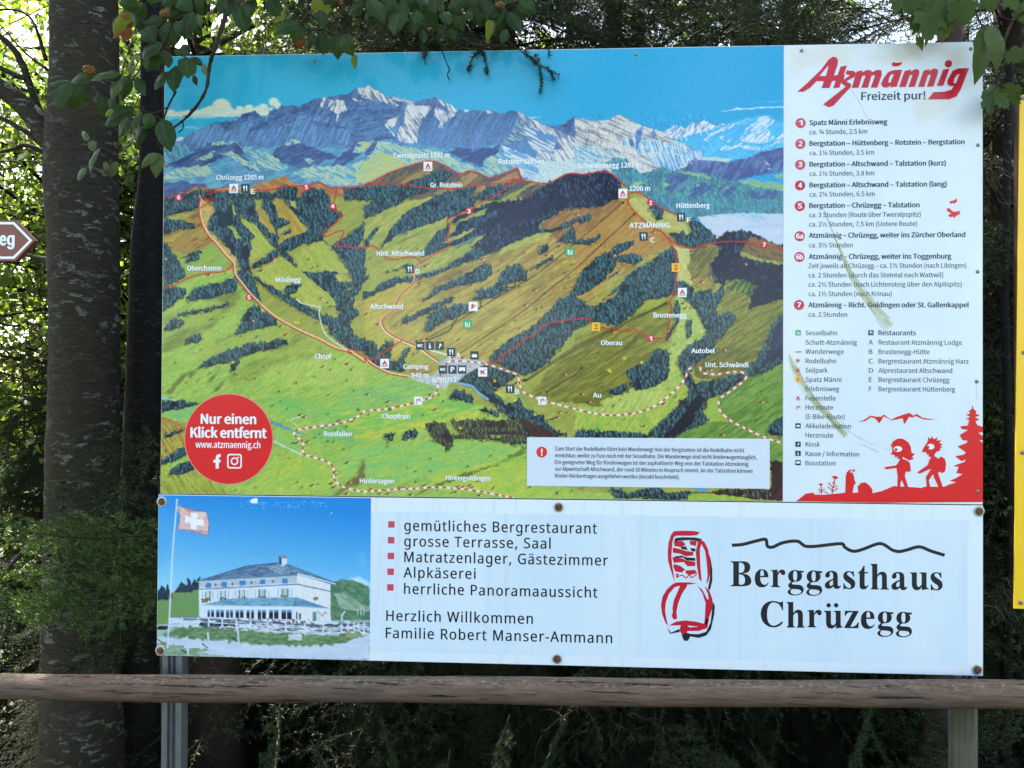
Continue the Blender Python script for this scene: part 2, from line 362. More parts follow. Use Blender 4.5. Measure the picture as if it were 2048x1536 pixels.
    K.fill(P(3, '0,1000 120,1020 400,1090 560,1130 420,1160 260,1180 0,1100'), (196, 204, 198), (110, 158, 204), .5, 24, 2.5, .5, 5, 3)
    K.fill(P(3, '0,1080 200,1150 330,1180 300,1240 0,1210'), (126, 170, 206), (200, 206, 196), .5, 20, 2.5, .55, 5, 3)
    K.fill(P(3, '230,1080 520,1110 700,1200 760,1290 640,1300 300,1190'), (216, 206, 196), (150, 176, 200), .5, 24, 2.5, .6, 4, 3)
    # foothills
    K.fill(P(1, '60,1030 200,1010 350,1080 500,1060 800,1010 1100,1060 1340,1000 1600,1050 1900,1060 2048,990 |2 0,990 120,985 500,1010 760,1070 1000,1060 1320,1020 1650,1380 1660,1480 0,1480 |1 60,1600'), (112, 166, 190), (86, 138, 176), -.35, 22, 2.2, .5, 3, 2)
    K.fill(P(1, '80,1020 200,1010 290,1020 360,1090 250,1160 80,1210'), (124, 176, 186), (84, 132, 172), 1.1, 16, 2, .5, 3)
    for r, t in ((1, '80,1240 300,1140 440,1050 540,990 640,1005 800,1000 900,1045 1000,1080 1100,1150 1000,1140 860,1120 980,1220 1060,1300 900,1260 760,1130 640,1150 560,1200 440,1240 250,1245'), (1, '1130,1110 1250,1010 1340,960 1450,1010 1600,1070 1800,1140 1600,1200 1450,1250 1350,1240 1200,1180'), (1, '1780,1140 1900,1070 1960,980 2048,970 2048,1060 1900,1200 1700,1240'), (2, '800,1100 900,1062 1100,1052 1250,1052 1320,1020 1290,1110 1150,1180 1165,1235 1000,1200 880,1130'), (2, '0,1090 120,985 160,1000 80,1110 0,1180'), (1, '80,1400 250,1380 480,1400 500,1440 80,1530')):
        K.fill(P(r, t), (66, 92, 150), (86, 116, 172), -.4, 24, 2.5, .55, 3, 3)
    for r, t in ((1, '780,1010 900,1050 1050,1080 1150,1130 1300,1240 1200,1290 1060,1240 900,1110'), (1, '540,1000 700,990 820,1005 680,1020 560,1030'), (1, '1340,962 1450,1005 1380,1020 1310,1015 1180,1060 1280,1000'), (1, '640,1120 740,1080 850,1160 960,1190 1040,1290 900,1240 760,1150'), (1, '560,1150 380,1180 600,1070'), (1, '80,1330 200,1270 420,1220 640,1250 540,1330 300,1340 80,1370'),
                 (1, '1300,1300 1500,1240 1800,1220 2040,1260 2040,1390 1800,1420 1500,1360'), (2, '130,985 300,1020 560,1062 700,1100 900,1170 1200,1310 1150,1335 900,1290 600,1190 420,1240 250,1290 0,1390 -180,1425 -270,1340 -120,1220 60,1110'), (2, '1180,1160 1320,1100 1400,1190 1500,1240 1350,1290 1200,1330 1150,1240'), (1, '1450,1160 1550,1170 1500,1215'), (1, '1950,1040 2048,1030 2048,1090 1930,1110')):
        K.fill(P(r, t), (176, 200, 170), (104, 156, 180), .55, 14, 2, .53, 4, 3)
    for r, t in ((2, '100,1090 300,1120 420,1220 250,1290 100,1380 -90,1400 -70,1270'), (2, '-60,985 0,980 90,985 40,1050 -30,1080'), (1, '1900,1290 2040,1270 2040,1360')): K.fill(P(r, t), (186, 206, 138), (150, 190, 160), -.4, 18, 2.5, .55, 3, 4)
    K.fill(P(2, '1320,1020 1560,1110 2048,1290 2048,1310 1900,1335 1800,1402 1650,1385 1540,1330 1490,1250 1360,1110'), (214, 214, 206), (120, 164, 206), .42, 26, 2.4, .5, 6, 2)
    K.fill(P(2, '1700,1190 2048,1180 2048,1310 1900,1335 1800,1400 1690,1380'), (178, 202, 206), (206, 214, 206), .5, 5, 2.5, .5, 4, 4)
    K.fill(P(3, '0,1130 240,1190 600,1280 760,1300 700,1440 500,1420 400,1330 270,1275 80,1315 0,1305'), (168, 194, 206), (216, 210, 196), .4, 24, 3, .55, 4, 3)
    # right teal hills
    K.fill(P(3, '290,1190 400,1150 500,1165 640,1300 860,1245 1000,1280 1200,1290 1500,1340 1650,1400 2060,1440 2060,1560 |6 2060,210 1300,190 1100,230 700,60 |3 480,1440'), (98, 158, 172), (76, 126, 150), 1.35, 8, 2, .5, 3, 3)
    K.fill(P(3, '640,1370 800,1270 1000,1280 1250,1300 1600,1400 2060,1470 |6 2060,60 1600,0 |3 1100,1536 800,1500'), (104, 160, 156), (74, 124, 150), 1.35, 7, 2, .5, 3, 3)
    for t in ('900,1340 1060,1290 1150,1400 1000,1500 880,1480', '1180,1400 1350,1400 1240,1536 1100,1536', '1420,1400 1600,1420 1500,1520 1380,1500', '1700,1480 2040,1470 2040,1536 1700,1536'): K.fill(P(3, t), (74, 106, 166), (98, 140, 172), -.8, 22, 3, .55, 3, 5)
    K.fill(P(3, '1000,1272 1080,1240 1130,1172 1200,1160 1430,1190 1530,1190 1680,1150 1830,1090 2060,1050 2060,1280 1900,1300 1700,1340 1560,1372 1400,1345 1200,1290'), (78, 98, 164), (106, 128, 186), -1.0, 24, 2.4, .55, 3, 2)
    K.fill(P(3, '1160,1158 1300,1142 1530,1160 1500,1190 1430,1185'), (190, 206, 200))
    K.fill(P(3, '1880,1120 2060,1060 2060,1110 1930,1150'), (110, 118, 160), None, alpha=.6)
    for t in ('980,1290 1200,1290 1320,1350 1150,1320', '540,1405 650,1365 680,1400 560,1440', '870,1380 930,1410 860,1450', '1600,1385 1700,1362 2060,1410 2060,1470 1850,1445', '1890,1335 2060,1300 2060,1340', '1480,1420 1500,1440 1470,1450', '1190,1410 1220,1420 1180,1450'): K.fill(P(3, t), (160, 198, 140), (130, 180, 150), .2, 12, 3, .55, 3, 3)
    for t in ('1850,1180 1900,1225', '1860,1200 1880,1212', '1880,1250 1910,1262', '1190,1165 1290,1168'): K.line(P(3, t), 2, (206, 214, 222), .8, False)
    K.fill(P(6, '1180,185 1400,185 2060,190 2060,490 1890,435 1820,395 1600,330 1480,335 1370,415 1330,350 1250,260'), (198, 202, 220), (176, 190, 218), .05, 60, 8, .55, 1.6, 3)
    for t in ('1300,170 1600,150 2060,160 2060,195 1400,190',): K.fill(P(6, t), (150, 186, 206), (190, 204, 216), .1, 24, 4)
    # the land in front
    ridge = P(1, '40,1545 240,1503 330,1470 400,1432 480,1440 560,1455 650,1440 730,1430 930,1430 1030,1390 1150,1355 1270,1330 1340,1390 1450,1420 1600,1390 1700,1440 1800,1440 2048,1420 '
                '|2 100,1360 250,1290 420,1230 560,1190 650,1180 760,1210 850,1270 930,1310 1020,1270 1110,1300 1210,1340 1320,1320 1420,1270 1490,1250 1530,1340 1590,1370 1700,1400 1800,1395 1900,1330 1980,1300 '
                '|3 0,1305 80,1315 180,1290 270,1275 340,1290 410,1340 450,1380 490,1425 540,1480 580,1480 650,1490 700,1530 |6 770,80 900,130 960,160 1070,200 1120,225 1180,235 1330,340 1370,410 1480,330 1600,325 1700,350 1820,390 1890,430 2060,480')
    K.fill(ridge + [(1590, 1020), (300, 1020)], (148, 164, 84), (170, 174, 92), -.5, 22, 2.4, .52, 2.4, 1)
    # brown ridge fields
    K.fill(P(1, '940,1440 1030,1390 1270,1330 1340,1390 1450,1420 1600,1390 1700,1440 1900,1430 1850,1536 1300,1536 1180,1480 950,1470'), (164, 124, 78), (188, 150, 96), .6, 20, 2.4, .5, 3)
    K.fill(P(2, '0,1400 100,1360 250,1290 420,1230 560,1190 650,1180 760,1215 850,1275 930,1315 1020,1275 1110,1300 1210,1345 1420,1275 1490,1250 1540,1360 1640,1390 1300,1560 0,1560'), (128, 112, 84), (92, 92, 92), -.75, 24, 3, .5, 4, 1)
    for t in ('300,1400 520,1290 700,1230 600,1320 380,1390', '640,1510 860,1390 1050,1280 1110,1330 1000,1420 760,1520', '1200,1400 1300,1360 1480,1280 1510,1340 1300,1430', '300,1490 500,1410 620,1400 440,1490', '1080,1450 1160,1410 1190,1450 1090,1480'): K.fill(P(2, t), (176, 146, 96), (150, 140, 88), -.6, 20, 2.6, .5, 3, 3)
    # centre slope
    K.fill(P(5, '-110,1045 300,845 600,770 1000,640 1400,490 1700,380 1900,290 2048,250 |6 60,80 300,0 480,-20 540,90 700,250 860,330 970,480 900,500 700,600 300,900 0,1100 |8 1560,240 1150,140 |5 900,1536 350,1400 160,1240'), (160, 152, 82), (184, 176, 98), -.55, 30, 2.6, .5, 2.4, 3, grad=(P(5, '500,1400')[0], P(6, '700,150')[0], (158, 128, 74)))
    K.fill(P(5, '1700,320 1720,260 1960,100 2048,60 |6 0,70 420,20 480,60 0,420 |5 1950,440'), (168, 140, 84), (146, 116, 70), -.65, 26, 2.6, .5, 3, 3)
    for t in ('1580,900 1700,780 2000,640 1900,760 1700,900 1600,1000', '1200,560 1500,440 1700,400 1500,520 1300,590', '600,820 900,720 1100,640 900,780 640,900', '650,950 900,850 1050,830 900,930 700,1010'): K.fill(P(5, t), (126, 116, 70), (160, 150, 84), -.5, 26, 2.4, .5, 2.4, 5, .7, soft=5)
    K.fill(P(6, '0,420 470,60 700,260 860,340 960,480 800,540 560,560 300,640 0,880'), (172, 140, 78), (188, 156, 92), -.6, 24, 2.4, .5, 2.4, 3, .9)
    K.fill(P(5, '-10,1000 300,860 500,820 420,960 300,1100 170,1200 350,1400 500,1480 900,1530 0,1550'), (178, 174, 84), (198, 190, 100), -.45, 22, 2.4, .5, 2.4, 4, .8)
    # Atzmaennig crest, light
    K.fill(P(6, '520,0 700,0 780,90 860,140 960,165 1070,215 1100,300 1110,370 1000,350 920,340 850,310 700,250 600,140 530,70'), (176, 184, 104), (196, 200, 124), .75, 18, 2.4, .5, 2.4, 2)
    K.fill(P(6, '950,480 1050,490 1170,500 1120,560 1100,690 1140,790 1140,860 1080,850 1000,820 1000,560'), (186, 194, 116), (206, 208, 132), 1.2, 12, 2.2, .5, 3, 3)
    K.fill(P(6, '1120,520 1260,460 1450,490 1390,560 1320,680 1320,780 1390,910 1160,870 1110,700'), (140, 138, 78), (108, 108, 66), -.9, 22, 2.4, .5, 3, 3)
    K.fill(P(6, '1160,860 1160,780 1300,770 1380,910 1300,900'), (174, 158, 82), None, alpha=.7, rough=4)
    K.fill(P(6, '960,960 1090,970 1150,1060 1320,1310 1260,1340 1190,1400 1100,1450 1060,1536 890,1536 940,1380 1000,1250 1020,1100'), (160, 190, 102), (186, 206, 116), .9, 14, 2.4, .5, 3, 3)
    # right-hand fields
    K.fill(P(6, '1480,800 1640,800 1770,850 1700,960 1690,1080 2040,980 2040,1536 1100,1536 1200,1400 1430,1300 1500,1170 1370,1150 1440,900'), (148, 150, 76), (112, 122, 64), -.55, 26, 2.6, .5, 3, 3)
    K.fill(P(6, '1480,800 1640,800 1770,850 1710,950 1480,900'), (128, 150, 78), (70, 96, 62), -.9, 26, 3, .5, 4, 3)
    K.fill(P(6, '-10,1350 400,1240 700,990 850,970 930,1000 950,1100 900,1380 700,1536 0,1560'), (150, 158, 72), (118, 126, 62), -.5, 26, 2.6, .5, 2.6, 3)
    K.fill(P(6, '560,1150 700,990 850,970 920,1000 800,1060'), (176, 190, 78), (156, 170, 74), -.4, 20, 2.6, alpha=.8, soft=4)
    K.fill(P(9, '-420,430 -300,250 -120,60 60,-60 300,-120 800,0 900,0 920,260 700,420 200,560 -60,500 -260,520'), (146, 148, 72), (116, 122, 62), -.55, 26, 2.6, .5, 2.6, 3)
    K.fill(P(9, '900,-10 1040,0 1000,150 1080,300 1000,380 800,540 400,640 0,600 0,560 300,560 230,500 500,400 900,300'), (160, 190, 96), (188, 204, 112), -1.0, 14, 2.4, .5, 3, 3)
    K.fill(P(9, '-10,590 400,640 700,600 1100,300 1110,470 1020,480 830,710 700,840 0,770'), (144, 186, 86), (182, 194, 92), -1.2, 12, 2.4, .5, 3, 3)
    K.fill(P(9, '1290,480 1420,430 1660,270 2040,110 2040,670 1880,760 1900,830 2040,860 2040,1180 1900,1080 1200,870 870,870 1080,790 1300,690 1240,620 1290,560'), (128, 164, 84), (104, 138, 68), -.6, 24, 2.6, .5, 2.6, 3)
    K.fill(P(9, '1290,480 1380,440 1400,560 1500,700 1300,700 1240,620'), (160, 172, 72), (150, 190, 90), -1.2, 12, 2.4)
    K.fill(P(9, '1150,60 1400,0 1830,0 1650,200 1450,270 1420,320 1160,260'), (134, 138, 74), (104, 108, 60), -.5, 22, 2.4)
    # green bowl on the left
    K.fill(P(4, '60,880 300,810 560,725 740,680 775,770 880,890 1060,1100 1260,1250 1600,1380 1850,1500 2048,1545 |8 420,265 800,385 1050,520 1300,640 1430,700 1580,850 1700,1200 2048,1380 |9 1400,1450 1400,1540 |7 0,1560'),
           (144, 186, 92), (168, 198, 100), -.5, 22, 2.6, .5, 2.6, 2)
    K.fill(P(4, '60,640 300,560 600,440 700,580 750,650 600,720 300,800 70,880'), (156, 172, 84), (140, 184, 92), -.5, 22, 2.6, .5, 2.6, 3)
    K.fill(P(4, '60,380 430,110 440,220 500,360 590,440 300,560 80,470'), (170, 148, 82), (130, 104, 64), -.5, 24, 2.6, .55, 3, 3)
    K.fill(P(4, '80,400 380,290 500,300 520,360 300,420 90,440'), (178, 170, 84), (158, 140, 78), -.5, 20, 2.6)
    K.fill(P(4, '430,30 440,0 520,30 590,140 540,210 550,270 520,310 640,390 740,500 800,580 840,670 780,640 740,620 600,440 500,340 440,200'), (204, 188, 112), (186, 170, 94), .9, 16, 2.4)
    for t in ('70,1180 400,1100 800,960 860,940 830,1080 600,1200 300,1340 70,1420', '300,1536 500,1450 900,1330 1250,1260 1600,1400 1850,1510 1600,1540'): K.fill(P(4, t), (142, 178, 86), (168, 178, 90), -.35, 26, 2.6, .5, 2.6, 5, .8, soft=6)
    for t in ('440,980 700,900 860,880 800,1000 700,1100 640,1150 700,1040', '70,1400 300,1280 500,1240 700,1100 620,1220 400,1370 200,1480 70,1530', '560,1400 800,1310 1000,1290 700,1390 560,1440', '80,1160 250,1110 90,1250', '1330,1300 1480,1330 1400,1420 1200,1500 1330,1400'):
        K.fill(P(4, t), (112, 126, 74), (138, 160, 84), -.55, 26, 2.6, .5, 2.4, 5, .75, soft=4)
    for t in ('340,220 620,80 440,180 330,300', '480,350 660,150 560,300', '380,330 480,200 420,300', '540,420 760,230 860,150 700,290 600,400', '100,440 260,240 430,180 300,260 160,420'):
        K.fill(P(7, t), (92, 104, 66), (120, 140, 76), -.9, 24, 2.6, .55, 2.6, 3, .8, soft=2)
    K.fill(P(7, '700,290 900,100 1200,60 1500,40 1700,40 1400,120 1000,260 800,360'), (150, 170, 86), (124, 142, 74), -.45, 26, 2.6, .55, 2.6, 4, .7, soft=4)
    K.fill(P(7, '1160,130 1500,80 1900,60 2048,150 2048,330 1700,360 1200,330 1050,230'), (160, 196, 96), (184, 204, 112), -.9, 16, 2.4, .5, 2.6, 4, .8, soft=6)
    K.fill(P(7, '1050,430 1400,460 1700,560 2048,500 2048,640 1700,720 1300,640 1160,600'), (126, 190, 108), (150, 196, 102), -.1, 30, 3, .5, 2.4, 4, .8, soft=6)
    K.fill(P(7, '1500,800 2048,640 2048,900 1900,930 1580,880'), (118, 186, 112), (140, 190, 100), -.2, 26, 3, alpha=.8, soft=5)
    K.fill(P(8, '-260,600 -60,560 500,520 800,480 1050,500 1300,640 900,700 400,800 -40,790 -220,740'), (128, 190, 96), (184, 204, 90), -.2, 30, 3.2, .52, 2.6, 4, .9, soft=4)
    K.fill(P(8, '-240,430 -60,360 400,290 700,330 690,420 400,520 -60,560 -260,520'), (128, 184, 112), (150, 196, 104), -.2, 26, 3, .5, 2.4, 4, .8, soft=4)
    K.fill(P(8, '-230,1060 -60,940 160,920 300,950 650,880 800,1000 900,900 1580,920 1400,1100 700,1250 -40,1310 -260,1230'), (136, 196, 112), (160, 200, 100), -.15, 30, 3, .5, 2.4, 4, .85, soft=4)
    K.fill(P(8, '600,1220 1000,1130 1400,1050 1580,950 1580,1340 2048,1340 2048,1450 1400,1436 700,1330'), (156, 198, 92), (186, 204, 90), -.3, 28, 3, .5, 2.4, 4, .85, soft=4)
    K.fill(P(8, '-190,840 500,700 900,640 1300,640 1400,690 900,690 590,740 560,800 200,830 0,900'), (196, 204, 88), (160, 194, 92), -.15, 28, 3, .55, 2.6, 3, .9, soft=3)
    K.fill(P(7, '1600,1536 1760,1390 1960,1230 2048,1040 2048,1300 1880,1340 1700,1480'), (126, 130, 76), (108, 92, 70), -.65, 26, 3, .5, 3, 3, .8, soft=3)
    for t in ('500,1400 560,1370 900,1220 1250,1120 1500,980 1580,930 1570,990 1300,1130 900,1260 620,1370 500,1440',): K.fill(P(8, t), (110, 124, 66), (140, 170, 84), -.4, 24, 2.6, .55, 3, 3, .9)
    K.fill(P(7, '50,650 300,720 290,960 60,1070'), (176, 172, 84), (150, 128, 74), 1.0, 22, 2.4, .55, 3, 2)
    K.fill(P(7, '50,650 310,715 300,770 60,700'), (160, 126, 78), (180, 150, 90), .3, 20, 2.4, alpha=.8)
    K.fill(P(7, '50,1120 400,1180 560,1280 800,1436 40,1440'), (170, 184, 86), (140, 150, 72), 1.0, 22, 2.6, .55, 3, 2)
    K.fill(P(7, '900,1000 1400,1010 1700,1130 1740,1280 1500,1400 900,1436 1000,1250'), (152, 196, 96), (182, 202, 92), -.6, 18, 2.6, .5, 2.6, 3, .8, soft=5)
    K.fill(P(7, '1160,750 1400,900 1430,1000 1160,890'), (160, 200, 104), (140, 196, 112), .5, 20, 2.4, alpha=.8)
    K.fill(P(7, '60,570 420,560 330,700 60,640'), (144, 194, 104), (128, 190, 120), .2, 18, 2.4)
    K.fill(P(7, '60,455 250,495 440,525 300,505 60,475'), (150, 190, 200)); K.fill(P(7, '1110,670 1200,710 1340,780 1500,830 1380,810 1180,740'), (96, 156, 170))
    # woods
    W = [(4, '80,30 220,20 400,0 430,20 430,110 170,160 80,200'), (4, '80,210 150,230 380,250 380,300 200,310 80,380'),
         (4, '500,0 700,0 760,80 800,150 830,200 860,270 930,330 970,370 940,420 930,540 910,640 940,700 960,800 990,900 1050,1060 1000,1030 880,900 790,760 850,700 800,620 800,580 700,470 640,400 520,310 530,210 590,150 580,80'),
         (4, '740,0 960,10 980,110 1030,160 1080,250 1160,370 1280,440 1200,480 1310,560 1380,680 1350,670 1180,500 1100,400 980,270 880,200 800,130'),
         (4, '1050,0 1150,0 1200,180 1330,240 1280,270 1180,300 1190,370 1150,350 1110,200 1050,120'),
         (4, '1220,0 1690,0 1740,120 1830,180 1650,340 1640,400 1720,480 1650,420 1440,450 1260,540 1190,460 1260,420 1500,310 1380,180 1290,60'),
         (4, '1340,680 1440,720 1550,740 1680,710 1790,720 1780,800 1840,840 1920,830 1860,920 1860,1010 1800,1130 1760,1050 1700,1060 1760,1000 1580,860 1440,720'),
         (4, '960,760 1100,850 1300,960 1400,1020 1640,1150 1800,1200 1920,1300 1930,1470 1900,1480 1700,1310 1680,1240 1550,1170 1300,1030 1100,900 980,800'),
         (4, '940,650 1060,600 1150,530 1200,540 1180,580 1060,660 960,690'), (4, '1270,880 1340,850 1420,850 1400,890 1330,950 1280,970'),
         (4, '80,440 150,500 190,570 260,680 310,770 200,820 90,860 80,640'), (4, '70,880 200,880 310,910 280,970 160,1040 70,1090'),
         (4, '300,990 390,890 520,860 640,830 780,790 810,850 770,920 600,960 450,990 330,1010'), (4, '190,1160 380,1100 560,1080 720,1030 700,1060 560,1100 400,1130'),
         (4, '80,1290 140,1220 230,1190 280,1210 260,1250 150,1300'), (4, '290,1430 320,1370 430,1340 450,1370 420,1410'), (4, '770,1340 830,1260 860,1150 920,1080 1000,1070 1050,1120 1180,1200 1200,1240 1060,1270 920,1290'),
         (4, '620,1530 760,1480 900,1430 1100,1420 1200,1380 1290,1390 1310,1420 1200,1460 1000,1500 900,1536 |7 820,80 830,120 760,200 720,220 750,110 600,140 430,180 480,120 600,60'),
         (4, '60,1080 180,1020 190,1050 70,1110'), (4, '300,640 340,570 430,560 440,600 360,620'), (4, '240,600 430,510 460,530 330,580'),
         (7, '60,510 250,500 440,530 300,560 70,600'), (7, '80,840 290,770 280,790 100,860'), (7, '60,1080 200,1000 290,950 310,1010 200,1070 60,1120'), (7, '130,1200 240,1120 330,1080 390,1160 250,1210 150,1220'),
         (1, '80,1545 250,1515 340,1490 420,1450 520,1475 620,1490 720,1480 720,1540 80,1560'), (1, '730,1490 900,1500 1000,1480 1180,1490 1180,1540 700,1540'), (1, '1180,1470 1260,1420 1380,1450 1370,1540 1150,1540'), (1, '1440,1480 1540,1450 1640,1480 1720,1540 1440,1540'), (1, '1840,1450 2048,1430 |2 200,1430 600,1450 640,1470 300,1560 0,1560 |1 1850,1560'),
         (2, '460,1380 600,1330 740,1270 850,1310 760,1400 560,1450 380,1430'), (2, '1040,1560 1180,1450 1300,1420 1420,1440 1300,1560'), (2, '600,1536 760,1500 900,1460 1080,1440 1060,1500 900,1560'),
         (5, '160,480 280,280 400,150 500,60 640,10 1060,0 1090,60 900,160 820,200 700,240 400,350 180,470'), (5, '-10,90 150,0 440,-10 300,80 140,150 0,210'), (5, '540,560 640,420 700,290 790,270 830,240 800,400 820,460 720,520 600,580'),
         (5, '-10,400 60,330 150,280 60,440 0,480'), (5, '110,870 250,790 470,780 620,740 780,690 1000,540 1080,490 1350,490 1300,520 1100,590 900,660 600,780 300,850 -10,985 -10,910'), (5, '-10,790 120,720 400,650 420,680 200,730 0,830'),
         (5, '560,1010 700,880 900,800 1060,700 1200,640 1250,700 1180,800 1050,840 960,850 800,890 660,960'), (5, '350,1230 380,1170 500,1140 600,1080 700,1030 850,970 890,980 700,1090 520,1160 420,1220'),
         (5, '580,1310 620,1140 680,1110 850,1060 1000,1050 1010,1090 860,1180 700,1250 640,1310'), (5, '1040,1000 1120,930 1200,900 1300,820 1310,760 1400,680 1500,650 1530,700 1580,740 1560,800 1470,810 1320,880 1390,900 1280,960 1140,990'),
         (5, '1600,720 1700,640 1820,580 1840,600 1700,670'), (5, '1680,500 1780,450 1800,500 1720,560'), (5, '1860,440 2040,280 2048,440 1900,430'), (5, '1060,930 1150,890 1140,920'), (5, '1600,330 1800,310 2048,220 2048,260 1800,350 1600,390'),
         (5, '1230,1545 1400,1390 1600,1290 1800,1100 1900,1000 1980,980 2060,840 |6 0,840 130,650 230,570 340,550 390,610 380,700 290,800 180,900 60,960 0,1000 60,1000 120,1060 200,1070 450,850 560,720 660,680 830,560 960,480 1000,570 990,860 970,950 850,970 700,990 560,1140 450,1230 400,1240 300,1230 170,1210 0,1290 |8 1880,0 1780,130 1650,210 1560,250 1480,220 1300,140 1220,100'),
         (6, '390,590 560,550 670,600 600,650 450,630'), (6, '320,540 400,470 580,420 540,480 430,560'), (6, '0,440 120,410 240,380 180,450 0,460'), (6, '0,220 160,170 170,200 60,250'), (6, '720,90 790,70 860,130 850,200 800,220'),
         (6, '1120,210 1190,230 1330,340 1375,412 1300,440 1200,490 1110,490 1000,440 920,350 1050,350 1110,370 1140,310'), (6, '1000,830 1060,830 1150,890 1130,1000 1210,1090 1310,1220 1380,1380 1300,1370 1180,1090 1050,960 1000,940'),
         (6, '1160,930 1320,900 1340,980 1400,900 1440,870 1450,960 1370,1080 1380,1170 1500,1120 1570,1170 1490,1290 1420,1380 1380,1380 1300,1220 1150,1030'), (6, '880,1390 980,1200 960,1080 990,1000 1020,1100 1010,1200 960,1300 900,1400'), (6, '1080,1200 1130,1200 1130,1330 1095,1400'),
         (6, '1040,1560 1100,1450 1200,1400 1280,1350 1380,1390 1340,1480 1160,1560'), (6, '1320,680 1400,760 1420,820 1370,840'), (6, '1870,1390 1930,1230 2040,1120 2040,1560 1780,1560'),
         (9, '500,200 700,130 780,0 900,0 920,200 900,270 780,350 600,390 540,340'), (9, '320,400 500,340 520,400 400,440'), (9, '1050,0 1400,0 1200,100 1110,220 1170,330 1420,290 1640,220 1660,270 1480,400 1300,470 1280,560 1230,620 1300,690 1080,790 980,850 870,860 700,840 830,710 1000,560 1020,480 1110,470 1100,350 1000,120'),
         (9, '1660,190 1800,60 1850,0 2040,0 2040,115 1800,230 1680,260'), (9, '1880,800 1900,740 2040,640 2040,850 1920,830'), (9, '0,830 60,780 250,800 420,800 700,830 720,900 0,900'), (9, '340,1340 450,1370 500,1420 640,1370 800,1340 880,1390 600,1440 380,1440'), (9, '640,1445 880,1400 1120,1390 1110,1455 900,1460'),
         (8, '890,310 1000,230 1100,170 1200,140 1480,240 1420,300 1300,370 1260,420 1380,530 1500,490 1550,570 1740,650 1740,690 1860,790 1980,840 1580,840 1500,700 1400,650 1300,580 1200,480 1050,350'),
         (8, '820,470 880,400 960,410 1050,470 1060,520 960,490'), (8, '1110,590 1170,560 1290,620 1300,650'), (8, '180,830 300,810 250,900'), (8, '360,860 400,790 500,780 500,850 380,880'), (8, '0,0 130,0 250,30 240,120 380,100 390,210 280,200 140,170 40,100'), (8, '380,0 430,0 400,60 330,110'), (5, '-10,1400 60,1400 120,1470 100,1536 0,1536'), (5, '130,1536 140,1470 220,1400 270,1420 250,1500 170,1536'),
         (4, '1720,470 1780,440 2048,250 2048,380 1960,480 2048,500 2048,800 2000,900 1930,1000 1930,1080 1980,1100 1980,1150 1900,1200 1910,1300 1990,1400 2048,1360 2048,1500 1930,1470 1800,1200 1790,1160 1850,1050 1930,800 1880,700 1780,540')]
    for r, t in W: K.trees(P(r, t), dark=(40, 54, 70), mid=(60, 96, 106), lit=(100, 146, 146), step=4.8)
    pur = dict(dark=(36, 38, 66), mid=(50, 72, 100), lit=(84, 112, 140), cover=.5)
    K.trees(P(5, '830,240 900,180 1100,100 1240,50 1500,20 2048,-10 |3 0,1305 80,1318 180,1295 270,1280 340,1295 410,1345 440,1400 420,1470 440,1540 |6 420,10 240,90 0,110 |5 1960,110 1700,260 1700,320 1600,380 1480,420 1350,490 1170,490 1000,480 830,490 830,390 900,280'), **pur)
    K.trees(P(2, '1540,1545 1680,1440 1840,1385 1950,1315 2060,1300 2070,1545'), **pur)
    K.fill(P(5, '1240,200 1400,80 1700,20 1900,60 1700,170 1560,240 1380,300'), (44, 40, 68), (60, 58, 92), -.6, 20, 3, .6, 3, 4, .85)
    K.fill(P(2, '1500,1500 1640,1420 1760,1400 1600,1536 1450,1536'), (120, 108, 92), (96, 84, 86), -.7, 20, 2.6, .5, 3, 3)
    K.trees(P(6, '1330,452 1480,330 1600,325 1740,350 1660,460 1600,560 1640,600 1850,640 2040,660 2040,985 1900,1020 1690,1085 1720,950 1770,850 1640,800 1480,800 1440,870 1310,660 1450,490'), dark=(32, 30, 64), mid=(36, 48, 80), lit=(62, 92, 112), cover=.22)
    K.trees(P(6, '1590,330 1720,340 1660,460 1610,560 1560,570 1570,440'), **pur)
    K.trees(P(6, '1700,350 1830,390 1900,440 2040,480 2040,500 1860,460 1740,400'), **pur)
    K.fill(P(6, '1640,480 1720,390 1850,420 2040,490 2040,640 1850,600 1700,560 1620,530'), (140, 116, 72), (112, 96, 66), .5, 16, 2.6, .5, 3, 3)
    K.trees(P(6, '1590,560 1650,590 1850,640 2040,650 2040,690 1800,670 1600,620'), **pur)
    for r, t in ((9, '1880,30 2040,-40 2040,60 1800,180'), (6, '1940,1290 2040,1180 2040,1480 1900,1500')): K.fill(P(r, t), (40, 44, 90), (56, 64, 112), -1, 16, 3, .6, 3, 3, .8)
    K.fill(P(9, '1080,230 1180,330 1190,440 1140,500 1040,660 900,800 860,860 960,850 1160,700 1200,560 1280,470 1180,420'), (28, 28, 52), None, rough=3, alpha=.85)
    K.trees(P(8, '590,730 690,710 780,710 800,780 900,830 850,860 860,880 850,950 780,1000 800,940 660,870 620,780'), dark=(66, 60, 62), mid=(88, 92, 82), lit=(112, 124, 100))
    K.trees(P(8, '820,700 900,690 1400,680 1500,690 1570,800 1200,800 920,810'), dark=(70, 64, 60), mid=(96, 106, 84), lit=(122, 140, 104))
    K.fill(P(8, '840,870 930,815 1200,795 1580,805 1580,840 1200,830 930,860'), (82, 70, 68), (66, 60, 62), 0, 20, 2)
    K.trees(P(8, '900,850 1000,810 1200,820 1240,860 1600,830 1600,900 1480,925 1350,900 1200,870 1000,860'), dark=(70, 64, 60), mid=(96, 106, 84), lit=(118, 134, 104))
    K.fill(P(8, '1480,640 1640,720 1800,780 1900,850 1650,850 1560,760'), (88, 62, 54), (60, 52, 56), .7, 16, 2.4, .5, 3, 3)
